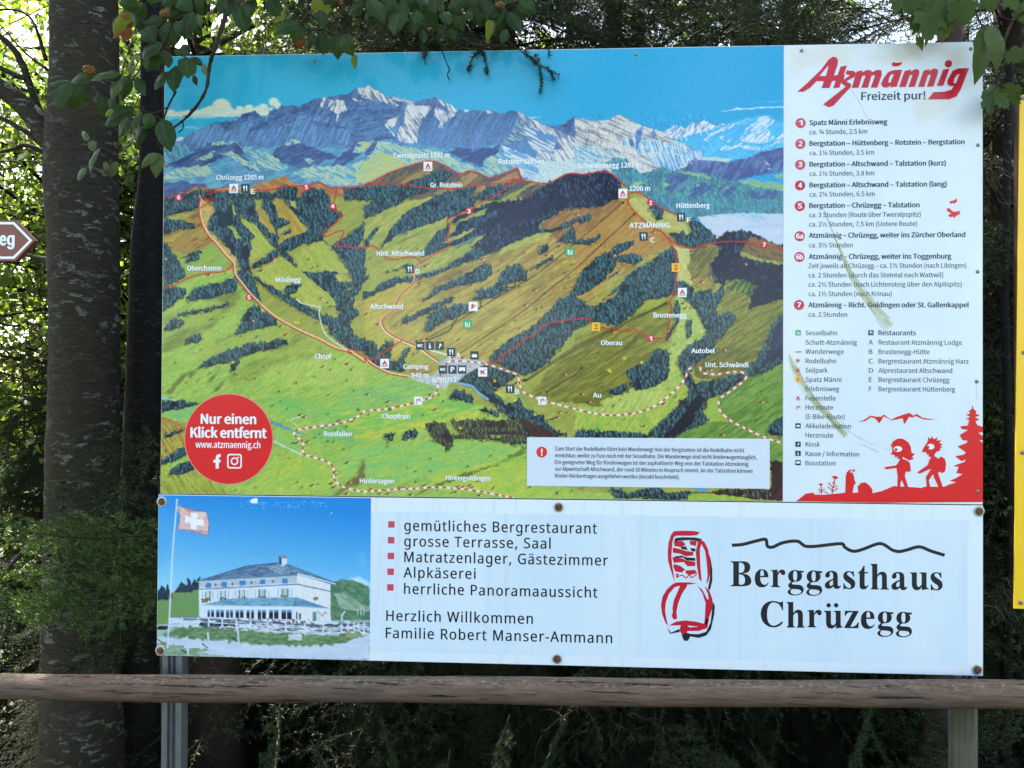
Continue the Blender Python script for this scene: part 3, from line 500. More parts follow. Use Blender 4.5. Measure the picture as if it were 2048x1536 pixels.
    K.fill(P(9, '1280,1400 1500,1350 1900,1360 1910,1180 1900,1070 2040,1100 2040,1480 1800,1455 1600,1425'), (86, 56, 54), (56, 44, 54), -.9, 22, 3, .5, 3, 3)
    K.trees(P(9, '1400,1390 1700,1350 1880,1370 1950,1440 1800,1450 1550,1420'), dark=(60, 50, 56), mid=(92, 98, 88), lit=(120, 130, 112), fillin=False)
    K.fill(P(9, '1110,1410 1300,1400 1560,1425 1800,1465 1100,1460'), (140, 186, 84), (172, 190, 84), .05, 20, 2.6)
    K.line(P(9, '500,1450 800,1410 1000,1395 1300,1392 1560,1420 1800,1460'), 2, (60, 50, 50), .8)
    K.fill(P(9, '960,1270 1040,1300 1250,1340 1320,1380 1250,1380 1050,1330'), (90, 160, 196))
    # meadow clearings painted over the woods
    for r, t in ((4, '700,265 740,270 845,390 800,400'), (4, '740,85 770,90 795,160 770,170'), (4, '830,190 960,260 1060,380 1160,500 1060,560 960,600 930,640 940,540 940,430 970,370 880,280'), (4, '1140,30 1220,20 1290,80 1400,200 1490,315 1330,380 1210,460 1200,420 1300,340 1330,240 1200,190 1210,160'), (4, '985,110 1070,120 1110,200 1185,370 1130,340 1030,230'),
                 (4, '1340,570 1440,500 1620,415 1720,520 1790,610 1890,740 1780,720 1680,705 1560,735 1440,710 1390,650 1380,600'), (4, '970,740 1240,570 1400,700 1580,850 1760,1000 1760,1050 1640,1070 1560,1050 1400,1010 1100,840'), (4, '1770,740 1830,740 1850,780 1810,830 1775,800'), (4, '1310,30 1370,30 1390,110 1330,80')):
        br = r == 4 and t[:4] in ('1140', '985,')
        K.fill(P(r, t), (168, 150, 76) if br else (158, 182, 84), (190, 176, 84) if br else (180, 192, 98), .9, 18, 2.4, .5, 2.6, 2.5)
    K.trees(P(4, '950,650 1060,600 1150,530 1200,540 1180,580 1060,660 960,690')); K.trees(P(4, '1260,880 1340,850 1420,850 1400,890 1330,950 1280,970'))
    K.fill(P(4, '830,500 910,450 930,560 900,650 850,580'), (44, 40, 62), None, rough=3)
    K.trees(P(4, '1150,250 1320,240 1280,270 1190,300')); K.trees(P(4, '1240,350 1330,310 1330,335 1260,360'), cover=.6)
    for r, t in ((5, '-10,280 60,200 180,130 340,70 560,10 680,-10 560,60 420,130 290,220 100,280 20,400 -10,420'), (5, '40,440 150,290 250,230 380,150 260,280 160,460'), (5, '180,470 320,370 500,300 700,240 800,190 790,290 700,330 640,420 540,380 460,500 340,600 200,580'), (5, '860,260 960,200 1140,130 1200,110 1160,160 960,230'), (5, '740,450 900,360 1040,310 1100,300 960,370 830,440'), (5, '500,610 640,560 900,460 1100,380 1170,370 1060,470 960,510 780,650 620,720 480,770 440,760'), (5, '-10,830 100,700 300,640 450,620 400,650 200,740 100,830 100,900 0,920'), (5, '1350,480 1480,430 1700,350 1850,340 1700,420 1480,500 1300,560'),
                 (6, '100,1030 250,1020 430,890 460,860 380,960 250,1040 130,1050'), (6, '0,975 180,900 290,800 380,700 450,690 380,760 200,930 60,985'), (8, '1270,410 1340,360 1400,330 1480,420 1480,490 1380,530'), (8, '790,700 830,700 900,820 850,830')):
        K.fill(P(r, t), (150, 168, 84) if r != 6 else (176, 146, 78), (176, 186, 100) if r != 6 else (192, 164, 90), -.55, 20, 2.4, .5, 2.6, 2.5)
    for t in ('700,60 900,20 1040,10 960,60 800,110 700,140', '1040,230 1300,130 1240,200 1080,270', '830,500 1050,380 1200,330 1040,440'): K.fill(P(5, t), (60, 82, 104), (86, 116, 136), -.6, 16, 2.4, .5, 3, 4, .6)
    K.fill(P(6, '310,800 400,720 450,700 400,760 330,800'), (60, 84, 96), None, rough=3); K.fill(P(5, '300,450 520,350 540,355 350,450'), (100, 126, 78), None, alpha=.7, rough=3)
    for t in ('380,1536 500,1440 580,1350 700,1310 650,1380 500,1490', '400,200 560,60 620,0 500,120'): K.fill(P(6 if t[0:3] == '380' else 9, t), (84, 86, 64), (112, 116, 66), -.8, 20, 2.6, .5, 3, 4, .7)
    # town, river, farm roads
    K.fill(P(8, '640,260 720,200 730,110 830,60 1000,90 1150,100 1190,130 1090,180 980,240 900,310 830,330 790,385 700,360 420,270'), (196, 196, 192), (166, 170, 172), .2, 7, 1.6, .5, 4)
    K.fill(P(8, '420,210 520,140 640,130 700,160 640,230 500,240'), (152, 130, 76), (176, 160, 92), -.3, 16, 2.4)
    K.line(P(8, '900,320 970,335 1040,350 1080,390 1120,425 1200,480'), 4, (120, 172, 222)); K.line(P(7, '1160,890 1280,950 1430,1020'), 2.4, (206, 222, 214))
    K.line(P(4, '1390,1000 1430,1030 1560,1060 1610,1080 1600,1130 1640,1290 1700,1370 1800,1440 1900,1500'), 2.4, (206, 220, 196)); K.line(P(7, '1280,690 1410,650 1330,690 1400,745'), 1.6, (200, 216, 180))
    K.fill(P(8, '1750,690 1900,640 1890,665 1760,700'), (70, 60, 50), None, alpha=.7)
    # lone bushes, dabs of yellow, small farmhouses
    for i in range(330):
        x, y = K.r.uniform(330, 1555), K.r.uniform(480, 990)
        px = K.im[int(y - K.y0), int(x - K.x0)]
        if px[1] > px[2] + .16 and px[1] > .5:
            k = K.r.uniform(.7, 1.2)
            K.line([(x - 4 * k, y + 1.5 * k), (x, y)], 1.6, (84, 92, 56), .8, False); K.disc(x + .5, y - 1.2 * k, 1.6 * k, 2.1 * k, (72, 94, 74), .95)
        elif px[1] < .42 and K.r.random() < .35: K.disc(x, y, 1.6, 1.4, (206, 210, 120), .9)
    for r, t in ((7, '1420,635 1460,650 1640,165 1880,135 1800,690 1930,695 1650,755 1390,905 1490,895 1880,1100 1760,1190 1760,1230 1730,1300 1750,1340 1900,1290 1540,1320 1870,1400 560,750'), (8, '30,430 230,505 260,578 640,435 690,580 1150,880 60,1360 340,1345 380,1345 580,1325 150,1400 230,1400 450,1410 890,1385 910,1330 960,1335 1030,1320 1050,1340 1120,1415 1900,610 1880,655 1480,325 960,75 860,75 1950,235'), (9, '540,628 870,525 680,740 1440,825 1820,505 140,505 70,430 1320,195 1460,0 1280,200'), (4, '530,755 1040,715 1150,620 1160,600 1370,985 1625,985 1230,1255 1280,1340 950,1200'), (5, '1150,600 600,665 540,835 1660,905 1570,1050 1680,1090 130,1235 20,1135 560,1390 1780,565 410,355'), (6, '1150,800 1240,820 1060,1030 1080,1080 370,1310 770,335 380,560 1660,650 20,165')):
        for x, y in P(r, t):
            k = 1.2
            K.fill([(x - 7 * k, y + 1.5), (x - 1, y - 1.5 * k), (x, y + 2)], (72, 46, 34), None, rough=0); K.fill([(x - 3 * k, y), (x, y - 2.6 * k), (x + 3.2 * k, y - 1.8 * k), (x + 1, y + 1)], (166, 66, 40), None, rough=0); K.disc(x + 2 * k, y + .8, 1.7 * k, 1.2 * k, (232, 218, 196), 1)
    for r, t in ((4, '1370,1220 1400,1220'), (8, '1300,425 1330,440 1280,415 1660,630 1265,300 930,760 1465,490'), (9, '330,195 345,210 480,80 650,120'), (7, '1480,1390 760,120')): 
        for x, y in P(r, t): K.disc(x, y, 3.4, 3, (220, 212, 70), .9)
    # brushwork
    isg = lambda c: c[1] > c[2] + .08 and c[1] > .36
    K.strokes(5200, 320, 1566, 380, 1000, -.55, (4, 11), .22, isg); K.strokes(2600, 320, 1566, 560, 1000, -1.25, (2, 5), .20, isg)
    isb = lambda c: c[2] > c[0] + .10 and c[0] < .62 and c[1] < .565
    K.strokes(2600, 330, 1250, 165, 300, -1.1, (5, 16), .28, isb); K.strokes(900, 330, 1250, 165, 300, .35, (6, 16), .25, isb)
    K.strokes(2600, 325, 1566, 285, 400, -1.35, (2, 5), .25, lambda c: c[2] > c[0] and c[1] < .8); K.strokes(700, 1150, 1420, 225, 340, 1.3, (4, 12), .22)
    K.strokes(900, 700, 1200, 180, 300, 1.1, (4, 12), .25, lambda c: c[0] > .68 and c[2] < .9 and c[0] > c[1])
    # hiking routes
    R1, R2, CR = (196, 52, 48), (205, 40, 48), (236, 214, 160)
    rt = [P(4, '430,0 440,30 430,110 450,240 510,360 600,460 680,560 755,640 765,700 775,750 840,840 920,940 1000,1020 1080,1100 1200,1190 1400,1300 1600,1390 1750,1470 1860,1500 1920,1515 |7 1880,20 1940,50 2048,120 |8 0,85 60,140 150,190 250,235 420,265')]
    K.line([(x + 1.6, y - 1.4) for x, y in rt[0]], 4.2, CR); K.line(rt[0], 2.3, R1)
    a = P(5, '540,640 490,680 490,800 430,880 340,960 300,1040 270,1110 190,1170 165,1220 200,1290 260,1340 360,1390 480,1440 560,1480 630,1536 |8 720,110'); K.line([(x - 1.3, y + 1) for x, y in a], 3.8, (236, 224, 196)); K.line(a, 2.3, R1)
    for t in (P(1, '60,1545 240,1505 330,1475 380,1435 430,1430 520,1460 620,1450 730,1430'), P(1, '500,1500 640,1472 760,1466 930,1466 1100,1465 1300,1430 1480,1420 1600,1395 1720,1440 1850,1440 2048,1412 |2 130,1350 250,1290 420,1230 560,1190 650,1180 760,1215 850,1270 930,1305 1020,1275 1110,1300 1210,1345 1320,1320 1420,1275 1485,1255 1510,1330 1540,1370 1640,1385 1750,1400 1830,1380 1900,1340 1980,1305 2048,1302 |3 80,1312 180,1295 270,1278 340,1295 400,1340 450,1390 490,1430'),
              P(2, '40,1410 200,1395 400,1410 560,1440 700,1450 900,1450 1100,1410 1300,1400 1450,1360 1550,1380 1640,1385'), P(2, '1490,1380 1380,1430 1250,1536 |5 1100,60 1020,140 900,175 830,200 800,230 825,300 800,400 820,460 790,510 700,540 600,600 540,640'),
              P(1, '1775,1440 1755,1536 |4 1740,110 1830,170 1750,260 1650,335 1640,360 1670,380 1740,350 1820,320 1840,350 1790,440 1800,480 1860,470 1930,490 2048,485 |5 80,475 120,500 190,580 290,605 460,580 540,620'),
              P(4, '70,885 200,850 340,780 500,740 620,730 700,710 750,670 760,640'), P(4, '430,110 560,20 500,10 420,0'), P(5, '360,1395 150,1536 |8 130,70 60,95 0,70 |4 1920,1480 1880,1510'),
              P(3, '505,1545 525,1505 560,1488 620,1490 700,1536 |6 740,50 900,130 970,160 1030,180'), P(6, '540,0 510,40 530,80 600,160 690,240 760,300 850,340 950,430 1050,480 1150,500 1200,480 1260,455 1330,455 1430,430 1600,430 1720,435 1850,465 2040,502'),
              P(6, '850,340 920,420 960,490 985,560 980,700 985,850 965,950 925,1010 940,1080 930,1200 900,1280 890,1350 850,1370 750,1370 620,1320 590,1280 545,1300 510,1310 400,1290 270,1270 160,1220 140,1190 100,1180 0,1185 |5 1950,1200 1750,1240 1660,1330 1540,1390 1500,1440 1350,1536 |8 1350,80 1250,120 1180,130')):
        K.line(t, 2.3, R2, .95)
    K.line(P(5, '640,1490 800,1536 |8 830,80'), 3, (226, 228, 214))
    for t in (P(8, '740,235 715,310 700,400 650,460 560,490 400,535 200,575 0,600 |7 1960,660 1800,715 1600,745 1450,765 1380,785 1355,820 1380,850 1430,880 1445,920 1440,980 1460,1020 1560,1050 1680,1090 1740,1150 1745,1230 1770,1290 1850,1340 1960,1370 2048,1380 |8 200,1365 400,1355 560,1345 700,1340 850,1345 1000,1360 1150,1385 1280,1410 1450,1440'),
              P(8, '790,150 830,110 950,110 1150,130 1300,175 1480,240 1500,290 1520,370 1560,420 1650,460 1800,510 2048,575 |9 150,610 300,635 420,635 550,620 680,590 800,535 900,460 1000,370 1070,280 1110,190 1160,155'),
              P(9, '1200,140 1220,170 1230,210 1270,230 1400,235 1530,215 1620,215 1660,240 1665,270 1610,330 1500,410 1420,470 1400,520 1420,600 1520,690 1650,760 1800,830 1930,880 2040,910')):
        K.line(t, 3.8, (226, 226, 208)); K.line(smooth(t, 12), 2.8, (238, 236, 220), 1, False, (190, 50, 44), 15.)
    # cable lines
    dk = (44, 38, 36)
    for t in (P(6, '470,50 0,450 |5 1700,730 1000,1150 600,1380'), P(6, '575,165 0,700 |5 1500,1140 930,1520'), P(6, '885,1030 0,1450 |8 1560,300'), P(6, '895,1035 0,1475 |8 1565,310'), P(8, '1770,410 2048,240 |9 65,175')): K.line(t, 1.5, dk, .9, False)
    K.line(P(5, '1580,815 1480,805 1450,870 1340,880 1290,970 1130,980 1130,1060 1060,1110 930,1150 860,1230 830,1290 740,1340 620,1390'), 2.2, dk, .9)
    for r, t in ((6, '470,50 575,165 885,1030 650,1025'), (8, '1770,410 1540,300 1560,290'), (9, '65,175'), (5, '600,1380 500,1400')):
        for x, y in P(r, t): K.disc(x, y, 2.6, 2.4, dk)
    n = K.r.random(K.im.shape[:2]).astype(np.float32)[..., None]
    K.im = np.clip(K.im * (.93 + .14 * n), 0, 1); K.im = K.im * (1 - .45) + (K.im * K.im * (3 - 2 * K.im)) * .45
    yy = np.linspace(0, 1, K.h, dtype=np.float32)[:, None]; up = np.clip((.80 - yy) * 4, 0, 1) * np.clip((K.im[..., 1] - K.im[..., 2] - .06) * 6, 0, 1)
    K.im[..., 1] *= 1 - .085 * up; K.im[..., 0] *= 1 + .05 * np.clip((K.im[..., 1] - K.im[..., 2] - .06) * 6, 0, 1) * (1 - up); K.im[..., 2] *= 1 - .06 * up; K.im *= .965; lo = (1 - up) * np.clip((K.im[..., 1] - K.im[..., 2] - .1) * 6, 0, 1); K.im[..., 1] *= 1 - .055 * lo; K.im[..., 0] *= 1 - .04 * lo
    g_ = K.im @ np.array([.3, .55, .15], np.float32); t = (np.clip((K.im[..., 2] - K.im[..., 0] - .08) * 4, 0, 1) * np.clip((.62 - K.im[..., 1]) * 8, 0, 1) * .30)[..., None]
    K.im = K.im * (1 - t) + g_[..., None] * t
    return K

def paint_legend():
    K = Canvas(1556, 70, 1976, 1012, 9)
    K.im[:] = rgb(226, 232, 240)
    b = [(1550, 60), (1990, 60), (1990, 1020), (1550, 1020)]
    K.fill(b, (226, 231, 238), (221, 228, 236), 1.5, 90, 40, .5, 1.2, 0)
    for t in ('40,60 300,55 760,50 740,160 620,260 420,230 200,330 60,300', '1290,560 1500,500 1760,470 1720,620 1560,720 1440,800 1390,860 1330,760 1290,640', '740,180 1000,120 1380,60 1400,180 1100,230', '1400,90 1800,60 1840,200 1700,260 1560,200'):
        K.fill(P('L1', t), (216, 210, 198), (226, 224, 216), .8, 40, 16, .55, 1.5, 6, .55, soft=5)  # beige reflection patches painted into the legend's colour
    def fibres(path, w0, w1, n, c, al, seed):
        n = int(n * .42); al *= .75; w0 *= .8; w1 *= .85
        q = np.array(smooth(path, 8)); d = np.gradient(q, axis=0); d /= np.linalg.norm(d, axis=1)[:, None] + 1e-9
        nn = np.stack([-d[:, 1], d[:, 0]], 1); R = np.random.default_rng(seed)
        for i in range(n):
            a = int(R.uniform(0, len(q) * .9)); e = min(len(q), a + int(R.uniform(3, len(q) * .35)) + 2); o = R.normal() * .45
            t = np.linspace(0, 1, len(q))[a:e]; wob = np.cumsum(R.normal(0, .12, e - a))
            p = q[a:e] + nn[a:e] * ((o * (w0 + (w1 - w0) * t)) + wob)[:, None]
            if len(p) > 1: K.line([tuple(v) for v in p], R.uniform(.7, 1.6), c[R.integers(len(c))], R.uniform(.25, .8) * al, False)
    gs = [(150, 154, 96), (176, 178, 122), (120, 122, 76), (196, 196, 150)]
    K.line(P('L2', '430,130 470,230 540,400 575,480'), 1.2, (110, 104, 96), .8); K.line(P('L1', '690,480 780,620 860,780'), 1.0, (180, 178, 170), .9)
    fibres(P('L2', '520,370 580,500 640,640 700,770 800,920 900,1050 1000,1170 1080,1260'), 2, 15, 230, gs, 1, 3)
    fibres(P('L3', '90,40 140,160 230,330 330,490 450,620 560,740 640,840'), 7, 12, 260, gs, 1, 5)
    fibres(P('L3', '560,730 700,800 850,890 1060,960'), 6, 12, 16, gs[2:3], .6, 6); fibres(P('L3', '560,760 700,880 850,950 960,1010'), 6, 6, 10, gs[2:3], .6, 7)
    for i in range(90): K.disc(K.r.uniform(1575, 1960), K.r.uniform(100, 1000), K.r.uniform(.5, 1.1), K.r.uniform(.5, 1.2), (150, 150, 146), K.r.uniform(.2, .7))
    K.line([(1953, 766), (1953, 800)], 1.6, (186, 176, 160), .6)
    return K

def paint_house():
    K = Canvas(308, 986, 748, 1322, 12)
    Z = (300, 985, 460 / 2048)
    q = lambda s: P(Z, s)
    ln = lambda s, w, c, a=1., sm=False: K.line(q(s), w, c, a, sm)
    K.fill([(300, 980), (760, 980), (760, 1330), (300, 1330)], (26, 134, 214), None, rough=0, grad=((520, 1000), (500, 1200), (150, 208, 238)))
    K.fill(q('60,40 130,40 190,500 60,700'), (70, 160, 222), None, alpha=.5, soft=14)
    K.fill(q('1780,760 1870,745 1960,800 1960,850 1800,800'), (190, 220, 238), None, soft=2); K.fill(q('1840,560 1930,540 1900,600 1950,660 1880,700'), (110, 186, 232), None, alpha=.6, soft=5)
    K.fill(q('40,1120 1970,1120 1970,1500 40,1500'), (150, 166, 150), (176, 186, 186), 0, 20, 3, rough=0)
    # hills and firs
    K.fill(q('1600,800 1700,775 1800,775 1950,830 1960,1150 1600,1150'), (104, 142, 108), (76, 116, 92), .5, 12, 2.4, .5, 3)
    K.fill(q('1640,900 1720,880 1900,1000 1960,1020 1960,1060 1700,1040'), (160, 176, 160), (120, 150, 120), .6, 14, 2.4)
    K.fill(q('50,960 200,890 440,850 440,1130 50,1180'), (122, 142, 82), (104, 150, 96), -.6, 12, 2.4, .5, 3)
    for x, y, w, h in ((110, 950, 60, 140), (160, 930, 40, 130), (60, 950, 40, 110), (290, 890, 50, 110), (345, 880, 50, 130), (400, 860, 40, 90), (435, 850, 40, 110), (250, 890, 30, 50)):
        K.fill(q('%d,%d %d,%d %d,%d %d,%d %d,%d' % (x - w, y, x - w * .5, y - h * .5, x, y - h, x + w * .5, y - h * .5, x + w, y)), (22, 48, 72), (40, 70, 84), 1.5, 6, 2, rough=3)
    # house body
    wl, sd = (222, 228, 240), (204, 208, 222)
    K.fill(q('440,790 1310,730 1310,1160 440,1110'), wl, (206, 214, 230), 1.57, 30, 1.2, .56, 3, 0)
    K.fill(q('1310,730 1610,820 1612,1160 1310,1160'), (232, 230, 232), (222, 222, 228), 1.57, 30, 1.4, .5, 2, 0)
    K.fill(q('440,800 1310,735 1310,800 445,850'), (176, 186, 198), (196, 202, 210), 0, 14, 2, .5, 2, 0)
    K.fill(q('430,790 860,655 1140,625 1230,640 1650,805 1630,820 1320,725 1300,745 900,765 440,795'), (74, 102, 138), (110, 138, 168), -.1, 12, 1.4, .5, 4, .5)
    K.fill(q('1230,640 1650,805 1630,820 1320,722'), (92, 118, 152), (140, 160, 184), .35, 12, 1.6, rough=0)
    K.fill(q('1050,660 1200,640 1300,710 1150,730'), (120, 146, 178), (200, 212, 226), .2, 8, 2, .55, 4, 2, .6)
    ln('430,795 900,768 1300,745', 2.2, (190, 200, 214)); ln('1320,722 1650,812', 2.4, (214, 222, 232)); ln('430,788 860,655 1140,626', 1.4, (40, 60, 90)); ln('1230,642 1640,800', 1.4, (52, 76, 110))
    K.fill(q('1150,580 1220,580 1220,630 1190,655 1150,640'), (212, 220, 228), None, rough=0); K.fill(q('1150,580 1172,580 1172,645 1150,640'), (52, 70, 92), None, rough=0); K.fill(q('1148,560 1222,560 1222,584 1148,584'), (70, 84, 100), (150, 164, 176), 0, 8, 1.4, rough=0)
    ln('445,860 900,838 1310,815 1460,848 1610,880', 2.0, (92, 108, 140))
    for x, y in ((520, 825), (660, 815), (825, 805), (1000, 795), (1200, 785)): K.fill(q('%d,%d %d,%d %d,%d %d,%d' % (x - 24, y - 18, x + 26, y - 22, x + 26, y + 22, x - 24, y + 24)), (44, 124, 190), (70, 140, 200), 0, 5, 1, rough=0)
    for x, y in ((585, 822), (738, 812), (905, 800), (1098, 790)):
        K.fill(q('%d,%d %d,%d %d,%d %d,%d' % (x, y - 16, x + 16, y, x, y + 16, x - 16, y)), (92, 122, 150), None, rough=0); K.disc(*q('%d,%d' % (x - 38, y + 2))[0], 1, 1, (100, 120, 150)); K.disc(*q('%d,%d' % (x + 38, y))[0], 1, 1, (100, 120, 150))
    for x, y, w in ((515, 908, 24), (655, 904, 26), (820, 898, 28), (1000, 893, 30), (1203, 885, 32)):
        K.fill(q('%d,%d %d,%d %d,%d %d,%d' % (x - w, y - 30, x + w, y - 32, x + w, y + 34, x - w, y + 36)), (66, 96, 112), None, rough=0)
        for dx in (-.5, .0, .5): ln('%d,%d %d,%d' % (x + dx * w, y - 28, x + dx * w, y + 32), 2.2 if dx else 3, (214, 222, 222))
        for sg in (-1, 1): ln('%d,%d %d,%d' % (x + sg * w * 1.9, y - 26, x + sg * w * 1.9, y + 36), .9, (120, 136, 160))
        for k in range(9): K.disc(*q('%d,%d' % (x + K.r.uniform(-w, w), y + 42 + K.r.uniform(-8, 12)))[0], 2.4, 2, ((108, 100, 70), (132, 112, 92), (90, 100, 76))[k % 3])
    for k in range(6): K.disc(*q('%d,%d' % (490 + K.r.uniform(-24, 24), 965 + K.r.uniform(-14, 14)))[0], 2.6, 2.2, (104, 96, 64)); K.disc(*q('%d,%d' % (1475 + K.r.uniform(-18, 18), 945 + K.r.uniform(-10, 10)))[0], 2.4, 2, (112, 116, 112))
    # veranda roof and glazing
    K.fill(q('455,1000 700,945 1000,935 1300,932 1320,935 1600,1030 1560,1032 1300,1012 470,1010'), (92, 142, 174), (130, 172, 196), .02, 5, 1.6, .5, 4, .5)
    K.fill(q('1300,935 1600,1030 1290,1012'), (120, 164, 190), (86, 130, 166), .3, 6, 1.6, rough=0); ln('460,1004 800,1012 1300,1016 1600,1034', 2.4, (196, 214, 226)); ln('1303,935 1285,1010', 1.4, (60, 100, 140))
    K.fill(q('495,1020 1300,1022 1300,1140 500,1115'), (218, 226, 238), None, rough=0)
    xs = [(515, 570), (590, 660), (680, 740), (765, 835), (860, 930), (958, 1035), (1062, 1145), (1175, 1262)]
    for i, (a, b) in enumerate(xs):
        m = (a + b) / 2
        for u, v in ((a, m - 5), (m + 5, b)):
            K.fill(q('%d,%d %d,%d %d,%d %d,%d' % (u, 1045, v, 1046, v, 1108 + i * 3, u, 1108 + i * 3)), (60, 48, 66) if i > 2 else (58, 74, 100), (34, 34, 56), 1.57, 6, 2, rough=0)
            K.fill(q('%d,%d %d,%d %d,%d %d,%d' % (u, 1045, v, 1046, v, 1066, u, 1064)), (74, 140, 190), None, rough=0)
    K.fill(q('1302,1060 1316,1060 1316,1128 1302,1128'), (60, 78, 92), None, rough=0); K.fill(q('1330,1075 1345,1075 1345,1130 1330,1130'), (70, 88, 100), None, rough=0)
    K.fill(q('1448,1060 1480,1060 1480,1145 1448,1140'), (70, 110, 128), (150, 180, 190), 1.57, 8, 2, rough=0); ln('1490,1050 1540,1100 1560,1060 1580,1080', 2, (150, 150, 150)); ln('1500,1060 1500,1150', 2, (170, 190, 200))
    # terrace, railings and people
    K.fill(q('180,1110 440,1105 1300,1140 1960,1150 1960,1260 1560,1262 1000,1240 420,1190 170,1200'), (206, 216, 230), (170, 182, 200), 0, 12, 2, .55, 3, 2)
    for i in range(420):
        x = K.r.uniform(440, 1940); y = 1130 + x * .02 + K.r.uniform(0, 75)
        K.line(q('%d,%d %d,%d' % (x, y, x + K.r.uniform(10, 60), y + K.r.uniform(-5, 5))), K.r.uniform(1, 2.4), ((34, 44, 60), (70, 76, 88), (236, 240, 246), (110, 90, 70), (236, 240, 246))[i % 5], .8, False)
    K.fill(q('440,1140 760,1160 760,1200 440,1185'), (40, 52, 70), (90, 100, 116), 0, 14, 2.4, .55, 4, 3)
    for i in range(26):
        x = K.r.uniform(780, 1420); y = 1105 + (x - 780) * .03 + K.r.uniform(0, 25); K.disc(*q('%d,%d' % (x, y))[0], 1.3, 1.3, (120, 90, 80)); K.disc(*q('%d,%d' % (x, y + 14))[0], 1.8, 2.4, ((236, 238, 244), (60, 70, 90), (190, 120, 100))[i % 3])
    K.fill(q('60,1190 160,1180 160,1215 60,1220'), (30, 34, 44), None, rough=3)
    ln('170,1108 440,1110', 2, (90, 120, 140)); ln('290,1125 700,1135 1100,1160 1560,1185 1960,1160', 2.4, (66, 92, 120)); ln('180,1150 450,1150 1000,1185 1560,1215 1940,1190', 2, (214, 224, 236))
    for x, y, h in ((288, 1190, 75), (430, 1190, 70), (525, 1190, 70), (645, 1200, 70), (770, 1215, 75), (900, 1222, 75), (1050, 1235, 80), (1210, 1248, 85), (1380, 1262, 95), (1545, 1270, 100), (1705, 1268, 100), (1765, 1230, 70), (1820, 1235, 70), (1860, 1235, 70), (1905, 1235, 72)): ln('%d,%d %d,%d' % (x, y, x, y - h), 3.2, (206, 218, 236))
    ln('1710,1140 1712,1090 1735,1060', 3, (206, 220, 232)); ln('1615,1140 1960,1140', 1.6, (206, 220, 232))
    for x in (1850, 1880, 1905): ln('%d,1030 %d,1090' % (x, x), 1.4, (200, 214, 222))
    # grass banks, road, fence stakes
    K.fill(q('90,1270 250,1195 420,1195 800,1225 1100,1250 1560,1275 1850,1240 1920,1300 1700,1345 1400,1365 1000,1350 700,1320 400,1300'), (124, 150, 110), (90, 122, 84), -.2, 8, 2.2, .5, 3, 4)
    K.fill(q('50,1280 300,1300 700,1330 1000,1365 1400,1375 1700,1350 1960,1260 1960,1490 1000,1480 500,1440 300,1370 50,1330'), (206, 214, 230), (192, 204, 224), .1, 30, 6, .5, 1.6, 4)
    K.fill(q('50,1330 180,1345 300,1375 540,1395 430,1450 50,1450'), (122, 150, 120), (150, 172, 150), .2, 8, 2.2, .5, 3, 5)
    K.fill(q('50,1240 200,1200 250,1215 100,1270 50,1280'), (160, 180, 170), None, alpha=.8); K.fill(q('1230,1262 1350,1260 1355,1310 1235,1312'), (212, 218, 222), (186, 196, 200), .4, 8, 3, rough=2); K.fill(q('1740,1250 1850,1240 1860,1290 1760,1290'), (150, 156, 110), None, rough=4)
    for x, y, h in ((335, 1440, 155), (520, 1390, 140), (785, 1335, 120)):
        ln('%d,%d %d,%d' % (x + 6, y, x - 2, y - h), 4, (190, 212, 226)); ln('%d,%d %d,%d' % (x - 8, y - 10, x - 52, y - 44), 2.2, (48, 54, 58))
    ln('60,1300 150,1360', 1.8, (50, 60, 66)); ln('450,1390 490,1370', 3, (200, 212, 222))
    # flagpole and Swiss flag
    K.line(q('158,1380 175,1100 205,500 243,62'), 2.8, (206, 224, 240), 1, False); K.line(q('150,1380 168,1150'), 2, (160, 190, 210), .7, False); K.disc(*q('243,66')[0], 1.8, 1.8, (225, 235, 245))
    K.fill(smooth(q('246,115 300,130 370,150 430,168 505,172 512,215 526,265 518,320 520,378 440,362 370,345 300,332 246,342 262,280 268,220'), 4, True), (220, 172, 172), (232, 200, 198), .5, 12, 2.6, .5, 3, 0)
    K.fill(q('300,140 420,160 400,180 320,165'), (206, 140, 144), None, soft=1); K.fill(q('360,320 520,350 515,372 380,345'), (200, 130, 136), None, alpha=.6, soft=1)
    for t in ('370,178 425,186 422,235 484,242 480,296 418,290 412,330 360,322 362,272 312,265 318,208 368,222',): K.fill(q(t), (240, 238, 242), None, rough=.5)
    for t in ('246,115 380,152 505,172', '505,172 526,265 520,378', '246,342 330,328 440,362 520,378', '262,130 268,220 248,335'): ln(t, 1.2, (92, 70, 96), .7, True)
    # scuffed paint along the top
    for i in range(130):
        x = K.r.uniform(1100, 1590) if i % 3 else K.r.uniform(810, 1050)
        K.disc(*q('%d,%d' % (x, 82 + 58 * K.r.random() ** 1.5))[0], K.r.uniform(.5, 2.2), K.r.uniform(.5, 1.3), (176, 212, 240), K.r.uniform(.25, .8))
    K.fill(q('890,70 915,52 958,52 958,95 900,95'), (232, 240, 246), None, rough=1); K.disc(*q('1618,182')[0], 1.6, 1.6, (200, 224, 244))
    for i in range(60): K.disc(K.r.uniform(318, 740), K.r.uniform(1000, 1300), K.r.uniform(.5, 1.2), K.r.uniform(.5, 1.2), (120, 186, 232), K.r.uniform(.2, .6))
    n = K.r.random(K.im.shape[:2]).astype(np.float32)[..., None]
    K.im = np.clip(K.im * (.95 + .1 * n), 0, 1)
    return K

